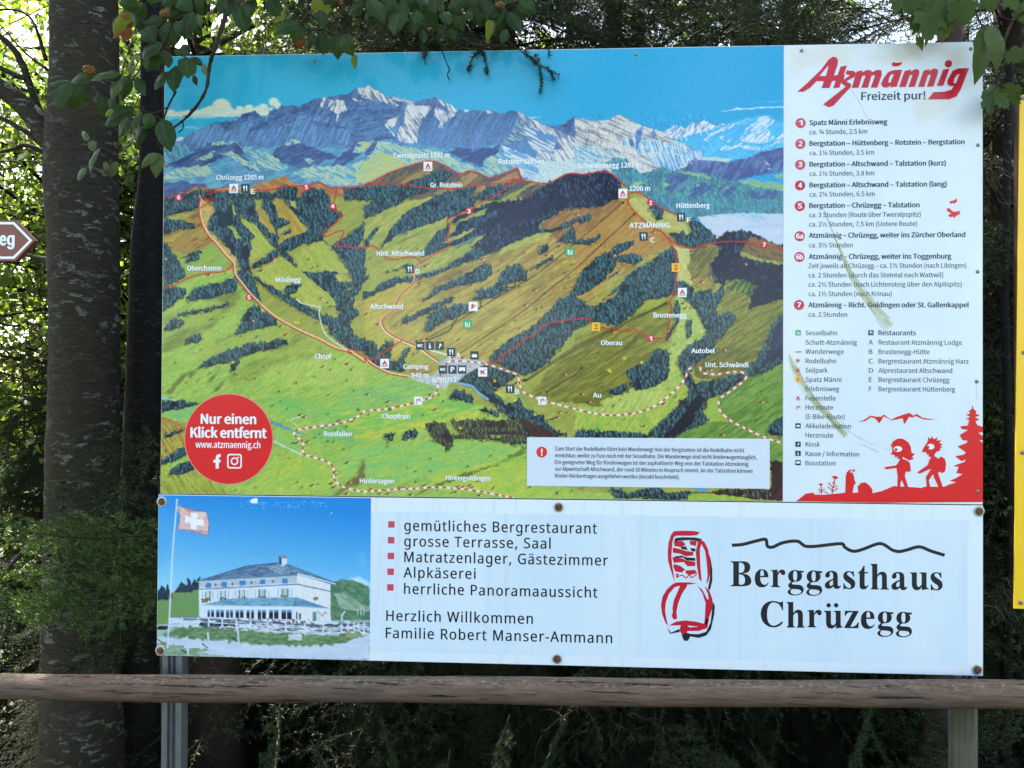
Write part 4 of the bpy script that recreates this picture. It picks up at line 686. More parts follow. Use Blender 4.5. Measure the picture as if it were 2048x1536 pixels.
# ---------------------------------------------------------------- lettering
_FD = bpy.utils.system_resource('DATAFILES', path='fonts')
def font(n):
    try: return bpy.data.fonts.load(os.path.join(_FD, n))      # type faces that ship with Blender itself
    except Exception: return None
F_HUM, F_GRO, F_NOTO = font('Noto Sans CJK Regular.woff2'), font('Inter.woff2'), font('NotoSansHebrew-Regular.woff2')
_glyph = {}
def text_tris(body, fnt, space=1.):
    k = (body, fnt.name if fnt else '', space)
    if k not in _glyph:
        c = bpy.data.curves.new('t', 'FONT'); c.body = body; c.resolution_u = 3; c.space_character = space
        if fnt: c.font = fnt
        o = bpy.data.objects.new('t', c); m = o.to_mesh()
        m.calc_loop_triangles()
        V = np.array([v.co[:2] for v in m.vertices]).reshape(-1, 2); F = np.array([t.vertices[:] for t in m.loop_triangles]).reshape(-1, 3)
        o.to_mesh_clear(); bpy.data.objects.remove(o); bpy.data.curves.remove(c); _glyph[k] = (V, F)
    return _glyph[k]
def poly_tris(rings):
    """flat shape with holes (even-odd)"""
    c = bpy.data.curves.new('p', 'CURVE'); c.dimensions = '2D'; c.fill_mode = 'FRONT'
    for r in rings:
        s = c.splines.new('POLY'); s.points.add(len(r) - 1); s.use_cyclic_u = True
        for p, q in zip(s.points, r): p.co = (q[0], q[1], 0, 1)
    o = bpy.data.objects.new('p', c); m = o.to_mesh(); m.calc_loop_triangles()
    V = np.array([v.co[:2] for v in m.vertices]).reshape(-1, 2); F = np.array([t.vertices[:] for t in m.loop_triangles]).reshape(-1, 3)
    o.to_mesh_clear(); bpy.data.objects.remove(o); bpy.data.curves.remove(c); return V, F
def bxz(p):
    q = at(p[0], p[1], 0.); return q.x, q.z
class Ink:
    """flat printed shapes on the board's face, in one mesh; each layer lies a little prouder"""
    def __init__(s, lift): s.V, s.F, s.n, s.y = [], [], 0, -lift
    def put(s, V, F, dy=0.):
        if len(F) == 0: return s
        V3 = np.stack([V[:, 0], np.full(len(V), s.y - dy), V[:, 1]], 1)
        s.V.append(V3); s.F.append(F + s.n); s.n += len(V); return s
    def text(s, body, x0, base, x1, cap, fnt=None, bold=0., space=1., ref='H'):
        V, F = text_tris(body, fnt, space)
        if len(V) == 0: return s
        H, _ = text_tris(ref, fnt); hh = H[:, 1].max()
        a = at(x0, base); X1 = at(x1, base).x; zc = at(x0, base - cap).z - a.z
        sx = (X1 - a.x) / (V[:, 0].max() - V[:, 0].min()); sy = zc / hh
        W = np.stack([(V[:, 0] - V[:, 0].min()) * sx + a.x, V[:, 1] * sy + a.z], 1)
        b = bold * zc
        offs = [(0, 0)] if not bold else [(-b, 0), (b, 0), (0, -b * .6), (0, b * .6)]
        for i, (dx, dz) in enumerate(offs): s.put(W + np.array([dx, dz]), F, i * .00004)
        return s
    def poly(s, rings, sm=0, closed=True):
        R = []
        for r in rings:
            q = smooth(r, sm, True) if sm else r
            R.append([bxz(p) for p in q])
        V, F = poly_tris(R); return s.put(V, F)
    def disc(s, x, y, r, n=40, ring=0.):
        c = at(x, y); k = (at(x + r, y).x - c.x)
        o = [(c.x + k * math.cos(2 * PI * i / n), c.z + k * math.sin(2 * PI * i / n)) for i in range(n)]
        R = [o]
        if ring: R.append([(c.x + (p[0] - c.x) * ring, c.z + (p[1] - c.z) * ring) for p in o])
        V, F = poly_tris(R); return s.put(V, F)
    def rect(s, x, y, w, h=None, rr=.0):
        h = h or w; c = at(x, y); a = (at(x + w / 2, y).x - c.x); b = (at(x, y - h / 2).z - c.z)
        if rr:
            pts = []
            for sx, sz, a0 in ((1, 1, 0), (-1, 1, 90), (-1, -1, 180), (1, -1, 270)):
                for k in range(5): t = math.radians(a0 + k * 22.5); pts.append((c.x + sx * (a - rr * a) + rr * a * math.cos(t), c.z + sz * (b - rr * b) + rr * b * math.sin(t)))
        else: pts = [(c.x - a, c.z - b), (c.x + a, c.z - b), (c.x + a, c.z + b), (c.x - a, c.z + b)]
        V, F = poly_tris([pts]); return s.put(V, F)
    def stroke(s, pts, w, sm=6):
        q = np.array(smooth(pts, sm) if sm else pts, float); d = np.gradient(q, axis=0); d /= np.linalg.norm(d, axis=1)[:, None] + 1e-9
        n_ = np.stack([-d[:, 1], d[:, 0]], 1) * w / 2; L, Rr = q + n_, q - n_
        V = np.array([bxz(p) for p in np.concatenate([L, Rr])]); m = len(q)
        F = np.array([t for i in range(m - 1) for t in ((i, i + 1, m + i + 1), (i, m + i + 1, m + i))])
        return s.put(V, F)
    def build(s, name, mat, parent):
        me = trimesh(name, np.concatenate(s.V), np.concatenate(s.F)); 
        return link(name, me, mat, parent)
def sheet_print(name, K, xa, xb, za, zb, lift, step, mat, parent):
    """a printed sheet: one dense flat grid whose points carry the print's colour"""
    gx = np.arange(K.x0 + 1, K.x0 + K.w - 1, step); gy = np.arange(K.y0 + 1, K.y0 + K.h - 1, step)
    PX, PY = np.meshgrid(gx, gy); d = np.stack([(PX - 1024) / 1539, -(PY - 768) / 1539, -np.ones_like(PX)], -1) @ np.array(_R).T
    t = -_O.y / d[..., 1]; X = np.clip(_O.x + d[..., 0] * t, xa, xb); Z = np.clip(_O.z + d[..., 2] * t, za, zb)
    V = np.stack([X, np.full_like(X, -lift), Z], -1).reshape(-1, 3); h, w_ = PX.shape
    i = np.arange(h * w_).reshape(h, w_); F = np.stack([i[:-1, :-1], i[1:, :-1], i[1:, 1:], i[:-1, 1:]], -1).reshape(-1, 4)
    ok = ((X[:-1, 1:] - X[:-1, :-1]) > 1e-6) & ((Z[:-1, :-1] - Z[1:, :-1]) > 1e-6); F = F[ok.ravel()]
    c = lin(K.sample(PX, PY)).reshape(-1, 3)
    used = np.unique(F); rem = np.full(len(V), -1); rem[used] = np.arange(len(used))
    me = trimesh(name, V[used], rem[F]); a = me.color_attributes.new('print', 'FLOAT_COLOR', 'POINT')
    a.data.foreach_set('color', np.concatenate([c[used], np.ones((len(used), 1))], 1).astype(np.float32).ravel())
    return link(name, me, mat, parent)

M = {}
M['print'] = print_mat('print'); M['white'] = white_sheet()
def ink(name, c): M[name] = plain(name, srgb(*c), .22, 0, .05, 60)
for k_, c_ in dict(ink_white=(238, 240, 244), ink_navy=(46, 62, 84), ink_grey=(66, 78, 96), ink_red=(200, 28, 54), ink_bright_red=(222, 26, 36), ink_faded_sheen_red=(204, 74, 92), ink_black=(34, 34, 40), ink_dark_navy=(28, 48, 68),
                   ink_green=(52, 166, 104), ink_yellow=(246, 192, 34), ink_pale=(214, 221, 234), ink_warn=(226, 44, 40), ink_route=(214, 30, 52), ink_slate=(58, 66, 84), ink_berg=(38, 36, 42)).items(): ink(k_, c_)
M['alu'] = plain('brushed_aluminium', (.55, .56, .57), .45, .8, .1, 40)
M['galv'] = plain('galvanised_steel', (.19, .20, .21), .5, .6, .35, 22)
n = N('rusty_washer'); n.base(n.ramp(n.noise(n.co(), 120, 5), [(.3, srgb(60, 36, 26)), (.6, srgb(112, 74, 56)), (.8, srgb(150, 140, 130))])); M['rust'] = n.set(Roughness=.75, Metallic=.25)
M['rim'] = plain('grey_washer', (.5, .49, .46), .5, .4, .3, 90)
M['screw'] = plain('steel_screw', (.22, .21, .2), .4, .7, .3, 200)

XL, XR = -1.294, 1.3
zs = (at(318, 991).z + at(1966, 1007.5).z) / 2
zt = (at(800, 105).z + at(1966, 82.5).z) / 2
Xs = (at(1568, 92).x + at(1565, 1003).x) / 2
TH = .004
board = tag(empty('panorama_map_board', (0, 0, ZB)), 'large glossy panorama map board of green alpine hills with a white route legend beside it', 'map board')
MB().box((XL, 0, zs + .0015), (XR, TH, zt), .0006).build('panel', M['alu'], board)
sheet_print('map_picture', paint_map(), XL + .0012, Xs - .0004, zs + .003, zt - .0018, .0006, 1.4, M['print'], board)
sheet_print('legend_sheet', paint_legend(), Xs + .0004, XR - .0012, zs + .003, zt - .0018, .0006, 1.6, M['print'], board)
LZ = .0010
# place names: every name a printed piece of its own
def piece(name, mat, lift, fn, par=None):
    I_ = Ink(lift); fn(I_); return I_.build(name, M[mat], par or board)
for s_, a_, b_, c_, cap_ in (('Chrüzegg 1265 m', 433, 360, 527, 9.4), ('Tweralpspitz 1332 m', 787, 316, 899, 9.4), ('Rotstein 1285 m', 997, 328, 1087, 9.4), ('Gr. Rotstein', 861, 375, 924, 9.4), ('Schwammegg 1282 m', 1156, 336, 1282, 9.4), ('1200 m', 1259, 382, 1300, 9.4), ('Hüttenberg', 1353, 416, 1419, 9.4),
                           ('Oberchamm', 375, 541, 443, 9.4), ('Müsliegg', 552, 564, 602, 9.4), ('Hint. Altschwand', 754, 511.5, 848, 9.4), ('Altschwand', 741, 617.5, 806, 9.4), ('Brustenegg', 1307, 635, 1373, 9.4), ('Oberau', 1202, 690, 1244, 9.4), ('Autobel', 1383, 706, 1429, 9.4), ('Unt. Schwändi', 1411, 734, 1496, 9.4), ('Chopf', 630, 717, 663, 9.4), ('Camping', 807, 737.5, 857, 9.4), ('840 m', 823, 755, 857, 9.4), ('SCHUTT', 864, 764.5, 914, 9.4), ('Au', 1186, 795, 1202, 9.4),
                           ('Chopfrain', 765, 837, 820, 9.4), ('Rossfallen', 648, 872, 704, 9.4), ('Hintersagen', 720, 966, 788, 9.4), ('Hintergoldingen', 892, 960, 981, 9.4), ('ATZMÄNNIG', 1259, 456, 1339, 10)):
    piece('place_name', 'ink_white', LZ + .0004, lambda I: I.text(s_, a_, b_, c_, cap_, F_HUM, .05))
for s_, x, y in (('E', 502.5, 388), ('F', 1374, 444.5), ('C', 1301, 485), ('D', 831.5, 547.5), ('A', 913, 715), ('B', 1031, 788)): piece('map_letter', 'ink_white', LZ + .0004, lambda I: I.text(s_, x, y, x + 7.5, 9.5, F_HUM, .06))
# route number discs and symbols on the map
for s_, x, y in (('6', 358, 395), ('5', 613, 374.5), ('4', 666, 412.5), ('3', 938, 422.5), ('2', 1301, 406), ('7', 1528, 489.5), ('5', 498.5, 595), ('1', 1301, 677)):
    nd = piece('route_number', 'ink_route', LZ + .0006, lambda I: I.disc(x, y, 7.2, 24)); Ink(LZ + .0012).text(s_, x - 2.6, y + 4, x + 2.6, 8, F_NOTO, .08).build('digit', M['ink_white'], nd)
def flame(I, x, y, k):
    I.poly([[(x + a * k, y + b * k) for a, b in ((-.05, -.95), (.25, -.5), (.62, .05), (.5, .5), (-.5, .5), (-.62, 0), (-.3, -.4))], [(x + a * k, y + b * k) for a, b in ((0, -.1), (.25, .22), (.18, .42), (-.18, .42), (-.25, .2))]])
    I.poly([[(x + a * k, y + b * k) for a, b in ((-.85, .45), (-.68, .45), (-.6, .68), (.6, .68), (.68, .45), (.85, .45), (.8, .85), (-.8, .85))]])
def fork(I, x, y, k):
    I.poly([[(x + a * k, y + b * k) for a, b in ((-.55, -.7), (-.45, -.7), (-.42, -.3), (-.36, -.7), (-.26, -.7), (-.22, -.3), (-.17, -.7), (-.06, -.7), (-.1, -.05), (-.22, .08), (-.2, .75), (-.42, .75), (-.4, .08), (-.52, -.05))]])
    I.poly([[(x + a * k, y + b * k) for a, b in ((.2, -.7), (.5, -.7), (.5, .75), (.3, .75), (.3, .15), (.15, .1))]])
def dabs(I, x, y, k, polys):
    for q in polys: I.poly([[(x + a * k, y + b * k) for a, b in q]])
HEART = [((-.75, .5), (-.6, .5), (-.2, .1), (-.6, -.05), (-.35, -.5), (.05, -.35), (.3, -.7), (.6, -.45), (.35, -.05), (.15, .2), (.1, .1), (.35, -.3), (.25, -.45), (.05, -.1), (-.25, -.3), (-.35, -.15), (.0, .1)), ((-.55, .7), (-.3, .4), (-.15, .5), (-.4, .8)), ((.4, -.02), (.85, -.12), (.85, 0), (.4, .12))]
SEIL = [((-.8, -.2), (-.4, -.5), (0, -.2), (.5, -.6), (.4, -.2), (.2, .1), (.7, .5), (.4, .6), (0, .3), (-.5, .5), (-.75, .3), (-.3, .1)), ((.5, -.8), (.8, -.7), (.6, -.4)), ((-.3, .6), (-.1, .5), (-.2, .9))]
RODEL = [((-.6, -.5), (.1, -.7), (.05, -.2), (.7, -.5), (.5, .0), (.1, .1), (.3, .5), (-.1, .4), (-.6, .8), (-.4, .2), (-.8, .0), (-.2, -.1))]
KIOSK = [((-.35, .7), (-.1, .1), (-.05, -.5), (.2, -.7), (.35, -.4), (.6, -.3), (.5, .05), (.15, .2), (-.1, .75))]
INFO = [((-.22, -.6), (.18, -.6), (.18, -.3), (-.22, -.3)), ((-.3, -.15), (.2, -.15), (.2, .5), (.35, .5), (.35, .7), (-.35, .7), (-.35, .5), (-.18, .5), (-.18, .05), (-.3, .05))]
BUS = [((-.8, -.6), (.8, -.6), (.8, .45), (.35, .45), (.2, .2), (-.1, .2), (-.25, .45), (-.8, .45))]
CHAIR = [((-.6, -.55), (-.25, -.55), (-.25, .45), (-.6, .45)), ((-.1, -.3), (.1, -.3), (.1, .2), (.4, .2), (.4, -.5), (.6, -.5), (.6, .75), (.4, .75), (.4, .4), (-.1, .4)), ((-.6, .6), (.3, .6), (.3, .75), (-.6, .75))]
BATT = [((-.7, -.25), (-.45, -.25), (-.45, -.45), (-.15, -.45), (-.15, -.25), (.15, -.25), (.15, -.45), (.45, -.45), (.45, -.25), (.7, -.25), (.7, .5), (-.7, .5))]
TWO = [((-.55, -.45), (-.1, -.75), (.4, -.7), (.5, -.4), (.2, -.05), (-.15, .4), (.1, .45), (.65, .2), (.6, .45), (.1, .75), (-.4, .65), (-.45, .4), (-.05, -.05), (.2, -.45), (0, -.5), (-.4, -.25))]
def symbol(x, y, w_, h_, field, mark, ink_, name='map_symbol'):
    par = piece(name, field, LZ + .0006, lambda I: I.rect(x, y, w_, h_)) if field else board
    I_ = Ink(LZ + .0012); mark(I_); return I_.build('pictogram' if field else name, M[ink_], par)
for x, y in ((468, 377), (856, 333), (1245.5, 387), (1364.5, 585), (769.5, 727)): symbol(x, y, 17.5, 18.5, 'ink_white', lambda I: flame(I, x, y, 7.2), 'ink_route')
for x, y in ((491, 377), (1362, 434.5), (1287, 473), (820, 538), (902.5, 704), (1020, 777.5)): symbol(x, y, 16.5, 17, 'ink_dark_navy', lambda I: fork(I, x, y, 7.6), 'ink_white')
for x, y, g in ((840.5, 691.5, 'WC'), (860, 691.5, INFO), (879.5, 691.5, KIOSK), (886, 739, 'WC'), (905, 739, 'P'), (924.5, 739, BUS)):
    symbol(x, y, 16.5, 16.5, 'ink_dark_navy', (lambda I: dabs(I, x, y, 7.4, g)) if not isinstance(g, str) else (lambda I: I.text(g, x - (5.6 if g == 'WC' else 3), y + (2.5 if g == 'WC' else 4.6), x + (5.6 if g == 'WC' else 3.4), 5.4 if g == 'WC' else 9.4, F_NOTO, .08)), 'ink_white')
for x, y in ((1140, 504), (935, 648.5)): symbol(x, y, 17.5, 18, 'ink_green', lambda I: dabs(I, x, y, 8, CHAIR), 'ink_white')
for x, y, g in ((946.5, 613, RODEL), (965.5, 744, SEIL), (836.5, 801.5, HEART), (1084.5, 801.5, HEART)): symbol(x, y, 18 if g is not HEART else 16.5, 18.5 if g is not HEART else 16.5, 'ink_white', lambda I: dabs(I, x, y, 8, g), 'ink_route')
for x, y in ((1351.5, 535), (1192, 653.5)): symbol(x, y, 16.5, 17, 'ink_yellow', lambda I: dabs(I, x, y, 7.5, TWO), 'ink_route')
symbol(949, 710.5, 16.5, 16, 'ink_black', lambda I: dabs(I, 949, 711, 7.4, BATT), 'ink_white')
# warning notice
box = Ink(LZ + .0006).poly([[(1054, 874.5), (1539.3, 877.5), (1539.3, 977.5), (1054, 971.5)]]).build('notice_field', M['ink_pale'], board)
for s_, x1, y in (('Zum Start der Rodelbahn führt kein Wanderweg! Von der Bergstation ist die Rodelbahn nicht', 1488, 900.8), ('erreichbar, weder zu Fuss noch mit der Sesselbahn. Die Wanderwege sind nicht kinderwagentauglich.', 1513, 914.2), ('Ein geeigneter Weg für Kinderwagen ist der asphaltierte Weg von der Talstation Atzmännig', 1496.5, 927.7),
                  ('zur Alpwirtschaft Altschwand, der rund 30 Minuten in Anspruch nimmt. An der Talstation können', 1504.5, 941.2), ('Kinder-Rückentragen ausgeliehen werden (Anzahl beschränkt).', 1359, 954.8)): Ink(LZ + .0010).text(s_, 1110, y, x1, 7.6, F_HUM, .03).build('notice_line', M['ink_slate'], box)
wd = Ink(LZ + .0012); wd.disc(1083.5, 904, 10.8); wdo = wd.build('warning_disc', M['ink_warn'], board)
Ink(LZ + .0016).text('!', 1082, 911, 1085, 13.5, F_NOTO, .03).build('exclamation_mark', M['ink_white'], wdo)
# website roundel
Ink(LZ + .0006).disc(457.7, 878, 89.3, 72).build('roundel_border', plain('ink_pink', srgb(238, 150, 140), .22), board)
rdl = Ink(LZ + .0010).disc(457.7, 878, 87.8, 72).build('website_roundel', M['ink_bright_red'], board)
for s_, x0, y, x1, c_, b_ in (('Nur einen', 403, 847, 512, 19, .06), ('Klick entfernt', 382.5, 874.5, 533, 19.5, .06), ('www.atzmaennig.ch', 392, 895, 521, 13, .03)): Ink(LZ + .0014).text(s_, x0, y, x1, c_, F_HUM, b_).build('lettering', M['ink_white'], rdl)
wt = Ink(LZ + .0014)
wt.poly([[(432, 937), (432, 925), (427.5, 925), (427.5, 919.5), (432, 919.5), (432, 915), (434.5, 909.5), (442, 908), (442, 913.5), (438.5, 914.5), (438.3, 919.5), (442, 919.5), (441.2, 925), (438.3, 925), (438.3, 937)]])
def rr(x, y, w_, r):
    return [(x + sx * (w_ - r) + r * math.cos(math.radians(a0 + k * 18)), y - sy * (w_ - r) - r * math.sin(math.radians(a0 + k * 18))) for sx, sy, a0 in ((1, 1, 0), (-1, 1, 90), (-1, -1, 180), (1, -1, 270)) for k in range(6)]
wt.build('network_mark', M['ink_white'], rdl); wt = Ink(LZ + .0014)
wt.poly([rr(469.6, 922.3, 14.6, 5), rr(469.6, 922.3, 11.8, 3)]); wt.disc(469.6, 922.3, 7.6, 32, .66); wt.disc(477, 914.8, 1.7, 16)
wt.build('network_mark', M['ink_white'], rdl)

# legend text
for s_, x0, y, x1, b_ in (('Spatz Männi Erlebnisweg', 1619, 250.3, 1774, 1), ('ca. ¾ Stunde, 2.5 km', 1619, 268.8, 1734, 0), ('Bergstation – Hüttenberg – Rotstein – Bergstation', 1619, 291.8, 1928.5, 1), ('ca. 1¼ Stunden, 3.5 km', 1619, 310.6, 1748, 0), ('Bergstation – Altschwand – Talstation (kurz)', 1619, 333.4, 1891, 1), ('ca. 1½ Stunden, 3.8 km', 1619, 351.9, 1748, 0),
                          ('Bergstation – Altschwand – Talstation (lang)', 1619, 375, 1893, 1), ('ca. 2¼ Stunden, 6.5 km', 1619, 393.3, 1749, 0), ('Bergstation – Chrüzegg – Talstation', 1618.5, 416, 1838.5, 1), ('ca. 3 Stunden (Route über Tweralpspitz)', 1618, 434.6, 1841, 0), ('ca. 2½ Stunden, 7.5 km (Untere Route)', 1618, 453.2, 1834, 0), ('Atzmännig – Chrüzegg, weiter ins Zürcher Oberland', 1618, 475.6, 1930, 1), ('ca. 3½ Stunden', 1617.5, 495, 1705, 0),
                          ('Atzmännig – Chrüzegg, weiter ins Toggenburg', 1617.5, 518, 1902, 1), ('Zeit jeweils ab Chrüzegg – ca. 1½ Stunden (nach Libingen)', 1617, 536.3, 1932, 0), ('ca. 2 Stunden (durch das Steintal nach Wattwil)', 1617, 555, 1886, 0), ('ca. 2½ Stunden (nach Lichtensteig über den Alplispitz)', 1617, 573.5, 1923, 0), ('ca. 1½ Stunden (nach Krinau)', 1617, 592.3, 1783, 0), ('Atzmännig – Richt. Goldingen oder St. Gallenkappel', 1617, 614.6, 1937, 1), ('ca. 2 Stunden', 1617, 633.6, 1694, 0)):
    piece('route_heading' if b_ else 'route_detail', 'ink_navy' if b_ else 'ink_grey', LZ, lambda I: I.text(s_, x0, y, x1, 9.6 if b_ else 9.2, F_HUM, .055 if b_ else .018))
for s_, y, r_ in (('1', 246.4, 0), ('2', 288, 0), ('3', 329.6, 0), ('4', 371, 1), ('5', 412.3, 1), ('6a', 472.5, 1), ('6b', 514, 1), ('7', 610, 1)):
    x = 1601 - (y - 246) * .0085; kd = piece('legend_number', 'ink_red' if r_ else 'ink_faded_sheen_red', LZ, lambda I: I.disc(x, y, 10.4, 36)); w_ = 3.4 if len(s_) == 1 else 6.6; Ink(LZ + .0006).text(s_, x - w_, y + 4.6, x + w_, 9.8, F_NOTO, .07).build('digit', M['ink_white'], kd)  # upper discs use a paler red, board sheen put into their colour
for s_, x0, y, x1 in (('Sesselbahn', 1611, 670.4, 1674), ('Schutt-Atzmännig', 1611, 689.3, 1713.5), ('Wanderwege', 1611, 707.6, 1687), ('Rodelbahn', 1611, 726.4, 1672), ('Seilpark', 1611, 745, 1655), ('Spatz Männi', 1611, 763.5, 1682.5), ('Erlebnisweg', 1611, 782, 1678), ('Feuerstelle', 1611, 800.6, 1671), ('Herzroute', 1611, 819, 1666), ('(E-Bike-Route)', 1611, 837.5, 1689), ('Akkuladestation', 1611, 856.2, 1701.5), ('Herzroute', 1611, 874.8, 1666),
                      ('Kiosk', 1611, 893, 1639.5), ('Kasse / Information', 1611, 911.8, 1718), ('Busstation', 1611, 930.4, 1670.5), ('A', 1737, 689.3, 1745.5), ('B', 1737.5, 708, 1744.5), ('C', 1737, 726.8, 1745.5), ('D', 1737.5, 745.4, 1746), ('E', 1737.5, 763.8, 1743.5), ('F', 1737.5, 782.4, 1743), ('Restaurant Atzmännig Lodge', 1757, 689.3, 1923.5), ('Brustenegg-Hütte', 1757, 708, 1858.5), ('Bergrestaurant Atzmännig Harz', 1757, 726.8, 1937), ('Alprestaurant Altschwand', 1757, 745.4, 1904), ('Bergrestaurant Chrüzegg', 1757, 763.8, 1898.5), ('Bergrestaurant Hüttenberg', 1757, 782.4, 1910)): piece('symbol_caption', 'ink_grey', LZ, lambda I: I.text(s_, x0, y, x1, 9.2, F_HUM, .018))
piece('symbol_caption', 'ink_navy', LZ, lambda I: I.text('Restaurants', 1757, 670.4, 1831.5, 9.6, F_HUM, .035))
piece('tagline', 'ink_navy', LZ, lambda I: I.text('Freizeit pur!', 1722.5, 200.5, 1850, 15.5, F_HUM, .035))
KS = 'legend_symbol'
symbol(1596, 665.5, 10.5, 10.5, 'ink_green', lambda I: dabs(I, 1596, 665.5, 4.5, CHAIR), 'ink_white', KS); symbol(0, 0, 0, 0, None, lambda I: I.rect(1596.5, 703.7, 12, 1.8), 'ink_route', KS)
for y, g in ((721.5, RODEL), (740, SEIL), (815, HEART)): symbol(0, 0, 0, 0, None, lambda I: dabs(I, 1595.8, y, 6, g), 'ink_route', KS)
symbol(0, 0, 0, 0, None, lambda I: flame(I, 1595.7, 796, 5), 'ink_route', KS); symbol(1595.7, 758.5, 10.5, 10.5, 'ink_yellow', lambda I: dabs(I, 1595.7, 758.5, 4.6, TWO), 'ink_route', KS)
for y, g in ((851.5, BATT), (888.3, KIOSK), (906.6, INFO), (925.2, BUS)): symbol(1595.8, y, 10.6, 10.2, 'ink_dark_navy', lambda I: dabs(I, 1595.8, y, 4.4, g), 'ink_white', KS)
symbol(1741.5, 665.4, 10.4, 10.2, 'ink_dark_navy', lambda I: fork(I, 1741.5, 665.4, 4.6), 'ink_white', KS)
# resort logo
T1 = lambda s_: P('L1', s_)
lg = Ink(LZ + .0002); lg_k = 0
for rings in ((('165,508 260,425 400,290 470,195 510,166 545,168 565,195 560,245 482,470 403,470 428,402 355,402 290,470 230,505'), ('385,352 447,352 474,245 440,285')), ('435,353 632,340 617,396 420,404',), ('588,262 652,248 578,466 518,471',),
              ('636,330 652,296 720,304 740,325 726,360 645,404 690,430 692,458 612,540 522,640 476,657 418,630 560,520 640,456 604,428 590,408 680,347',),
              ('745,310 802,296 796,318 850,292 888,298 894,316 950,290 988,298 990,340 948,465 884,466 925,350 914,340 890,352 856,466 790,467 832,354 820,345 800,354 764,466 698,468',),
              ('1008,375 1055,312 1110,294 1190,292 1138,455 1076,462 1082,444 1040,466 1000,460 984,428', '1054,412 1074,420 1108,338 1086,334 1064,364'), ('1088,235 1105,215 1130,225 1160,222 1190,218 1180,240 1140,258 1100,258',),
              ('1213,305 1275,288 1268,310 1320,284 1354,294 1355,330 1314,456 1250,460 1290,345 1276,339 1260,352 1225,458 1159,460',), ('1398,300 1456,285 1450,305 1500,278 1540,290 1536,330 1494,455 1430,457 1470,344 1456,335 1440,347 1405,456 1344,458',), ('1588,291 1650,280 1590,446 1528,450',),
              ('1628,400 1680,302 1740,278 1842,275 1762,480 1722,550 1650,578 1440,580 1494,510 1600,505 1668,488 1692,448 1650,450 1632,432', '1690,422 1714,424 1750,336 1726,336 1696,380')):
    rings = (rings,) if isinstance(rings, str) else rings
    lg_k += 1; lg.y = -(LZ + .0002 + lg_k * .00004); lg.poly([T1(q) for q in rings])
lg.disc(*T1('1640,233')[0], 7.4, 28); lg.build('logo', M['ink_red'], board)
# silhouette scene, hills, butterflies
T3 = lambda s_: P('L3', s_)
for k_, s_ in enumerate(('155,1475 250,1400 320,1390 340,1410 440,1410 600,1395 640,1388 720,1392 780,1385 900,1395 990,1375 1040,1355 1110,1325 1150,1330 1250,1335 1340,1340 1370,1346 1430,1328 1460,1332 1580,1335 1620,1325 1650,1310 1720,1290 1650,1275 1700,1255 1780,1210 1718,1200 1740,1140 1685,1130 1800,1090 1810,1065 1770,1085 1705,1035 1790,1020 1812,1000 1770,970 1728,940 1820,905 1826,885 1780,880 1748,830 1832,780 1770,770 1755,745 1832,735 1842,680 1808,670 1852,655 1813,625 1852,620 1840,595 1868,575 1875,535 1886,575 1915,600 1905,620 1950,635 1900,655 1945,680 1905,695 1920,730 1976,750 1976,800 1932,808 1976,840 1976,880 1940,878 1976,905 1976,1482 1000,1490',
           '635,1390 640,1230 650,1190 680,1165 730,1165 732,1180 705,1195 720,1230 725,1270 740,1300 722,1310 712,1360 708,1392', '755,1330 790,1295 830,1290 870,1320 900,1360 900,1400 765,1400',
           '1078,935 1100,890 1150,862 1200,865 1250,900 1275,950 1280,1000 1315,1015 1285,1040 1305,1060 1260,1078 1220,1055 1195,1040 1195,1062 1230,1072 1265,1100 1276,1180 1240,1190 1225,1180 1215,1230 1250,1340 1215,1335 1185,1265 1172,1300 1174,1340 1142,1336 1145,1230 1135,1150 1030,1163 1012,1150 1040,1138 1130,1125 1155,1090 1170,1062 1140,1060 1150,1035 1125,1048 1115,1025 1075,1015 1095,995 1090,940',
           '1380,995 1395,960 1420,920 1440,890 1445,845 1465,870 1482,838 1495,870 1540,852 1525,882 1575,880 1550,905 1585,920 1560,935 1585,945 1555,960 1570,975 1530,990 1510,1010 1502,1036 1518,1040 1540,1060 1570,1038 1605,1060 1618,1110 1610,1180 1585,1200 1550,1185 1540,1200 1560,1260 1588,1340 1545,1338 1500,1240 1490,1210 1450,1270 1465,1342 1430,1335 1420,1240 1470,1160 1440,1170 1360,1205 1335,1195 1355,1180 1440,1120 1455,1070 1475,1048 1445,1035 1450,1015 1430,1020 1425,995',
           '750,705 820,680 885,638 930,650 985,650 1010,628 1080,680 1130,655 1200,630 1260,612 1300,640 1330,622 1390,660 1450,670 1520,672 1450,680 1400,676 1320,642 1300,656 1255,652 1235,690 1210,725 1195,665 1085,686 1010,645 985,690 965,715 930,670 890,652 832,692',
           '495,1235 535,1225 575,1248 540,1258 525,1250', '370,1310 395,1298 420,1308 400,1325')): piece(('ground_silhouette', 'marmot_silhouette', 'rock_silhouette', 'hiker_silhouette', 'hiker_silhouette', 'ridge_silhouette', 'flower_silhouette', 'flower_silhouette')[k_], 'ink_bright_red', LZ + .0002 + k_ * .00003, lambda I: I.poly([T3(s_)]))
si = Ink(LZ + .0006)
for s_ in ('532,1250 530,1300 515,1340 505,1400', '515,1340 470,1290', '512,1370 462,1330', '512,1345 560,1320', '510,1380 565,1345', '400,1320 405,1400', '402,1370 372,1355', '404,1390 375,1380', '405,1380 435,1355', '470,1400 430,1380', '525,1310 512,1285'): si.stroke(T3(s_), 1.7, 0)
si.build('flower_stems', M['ink_bright_red'], board)
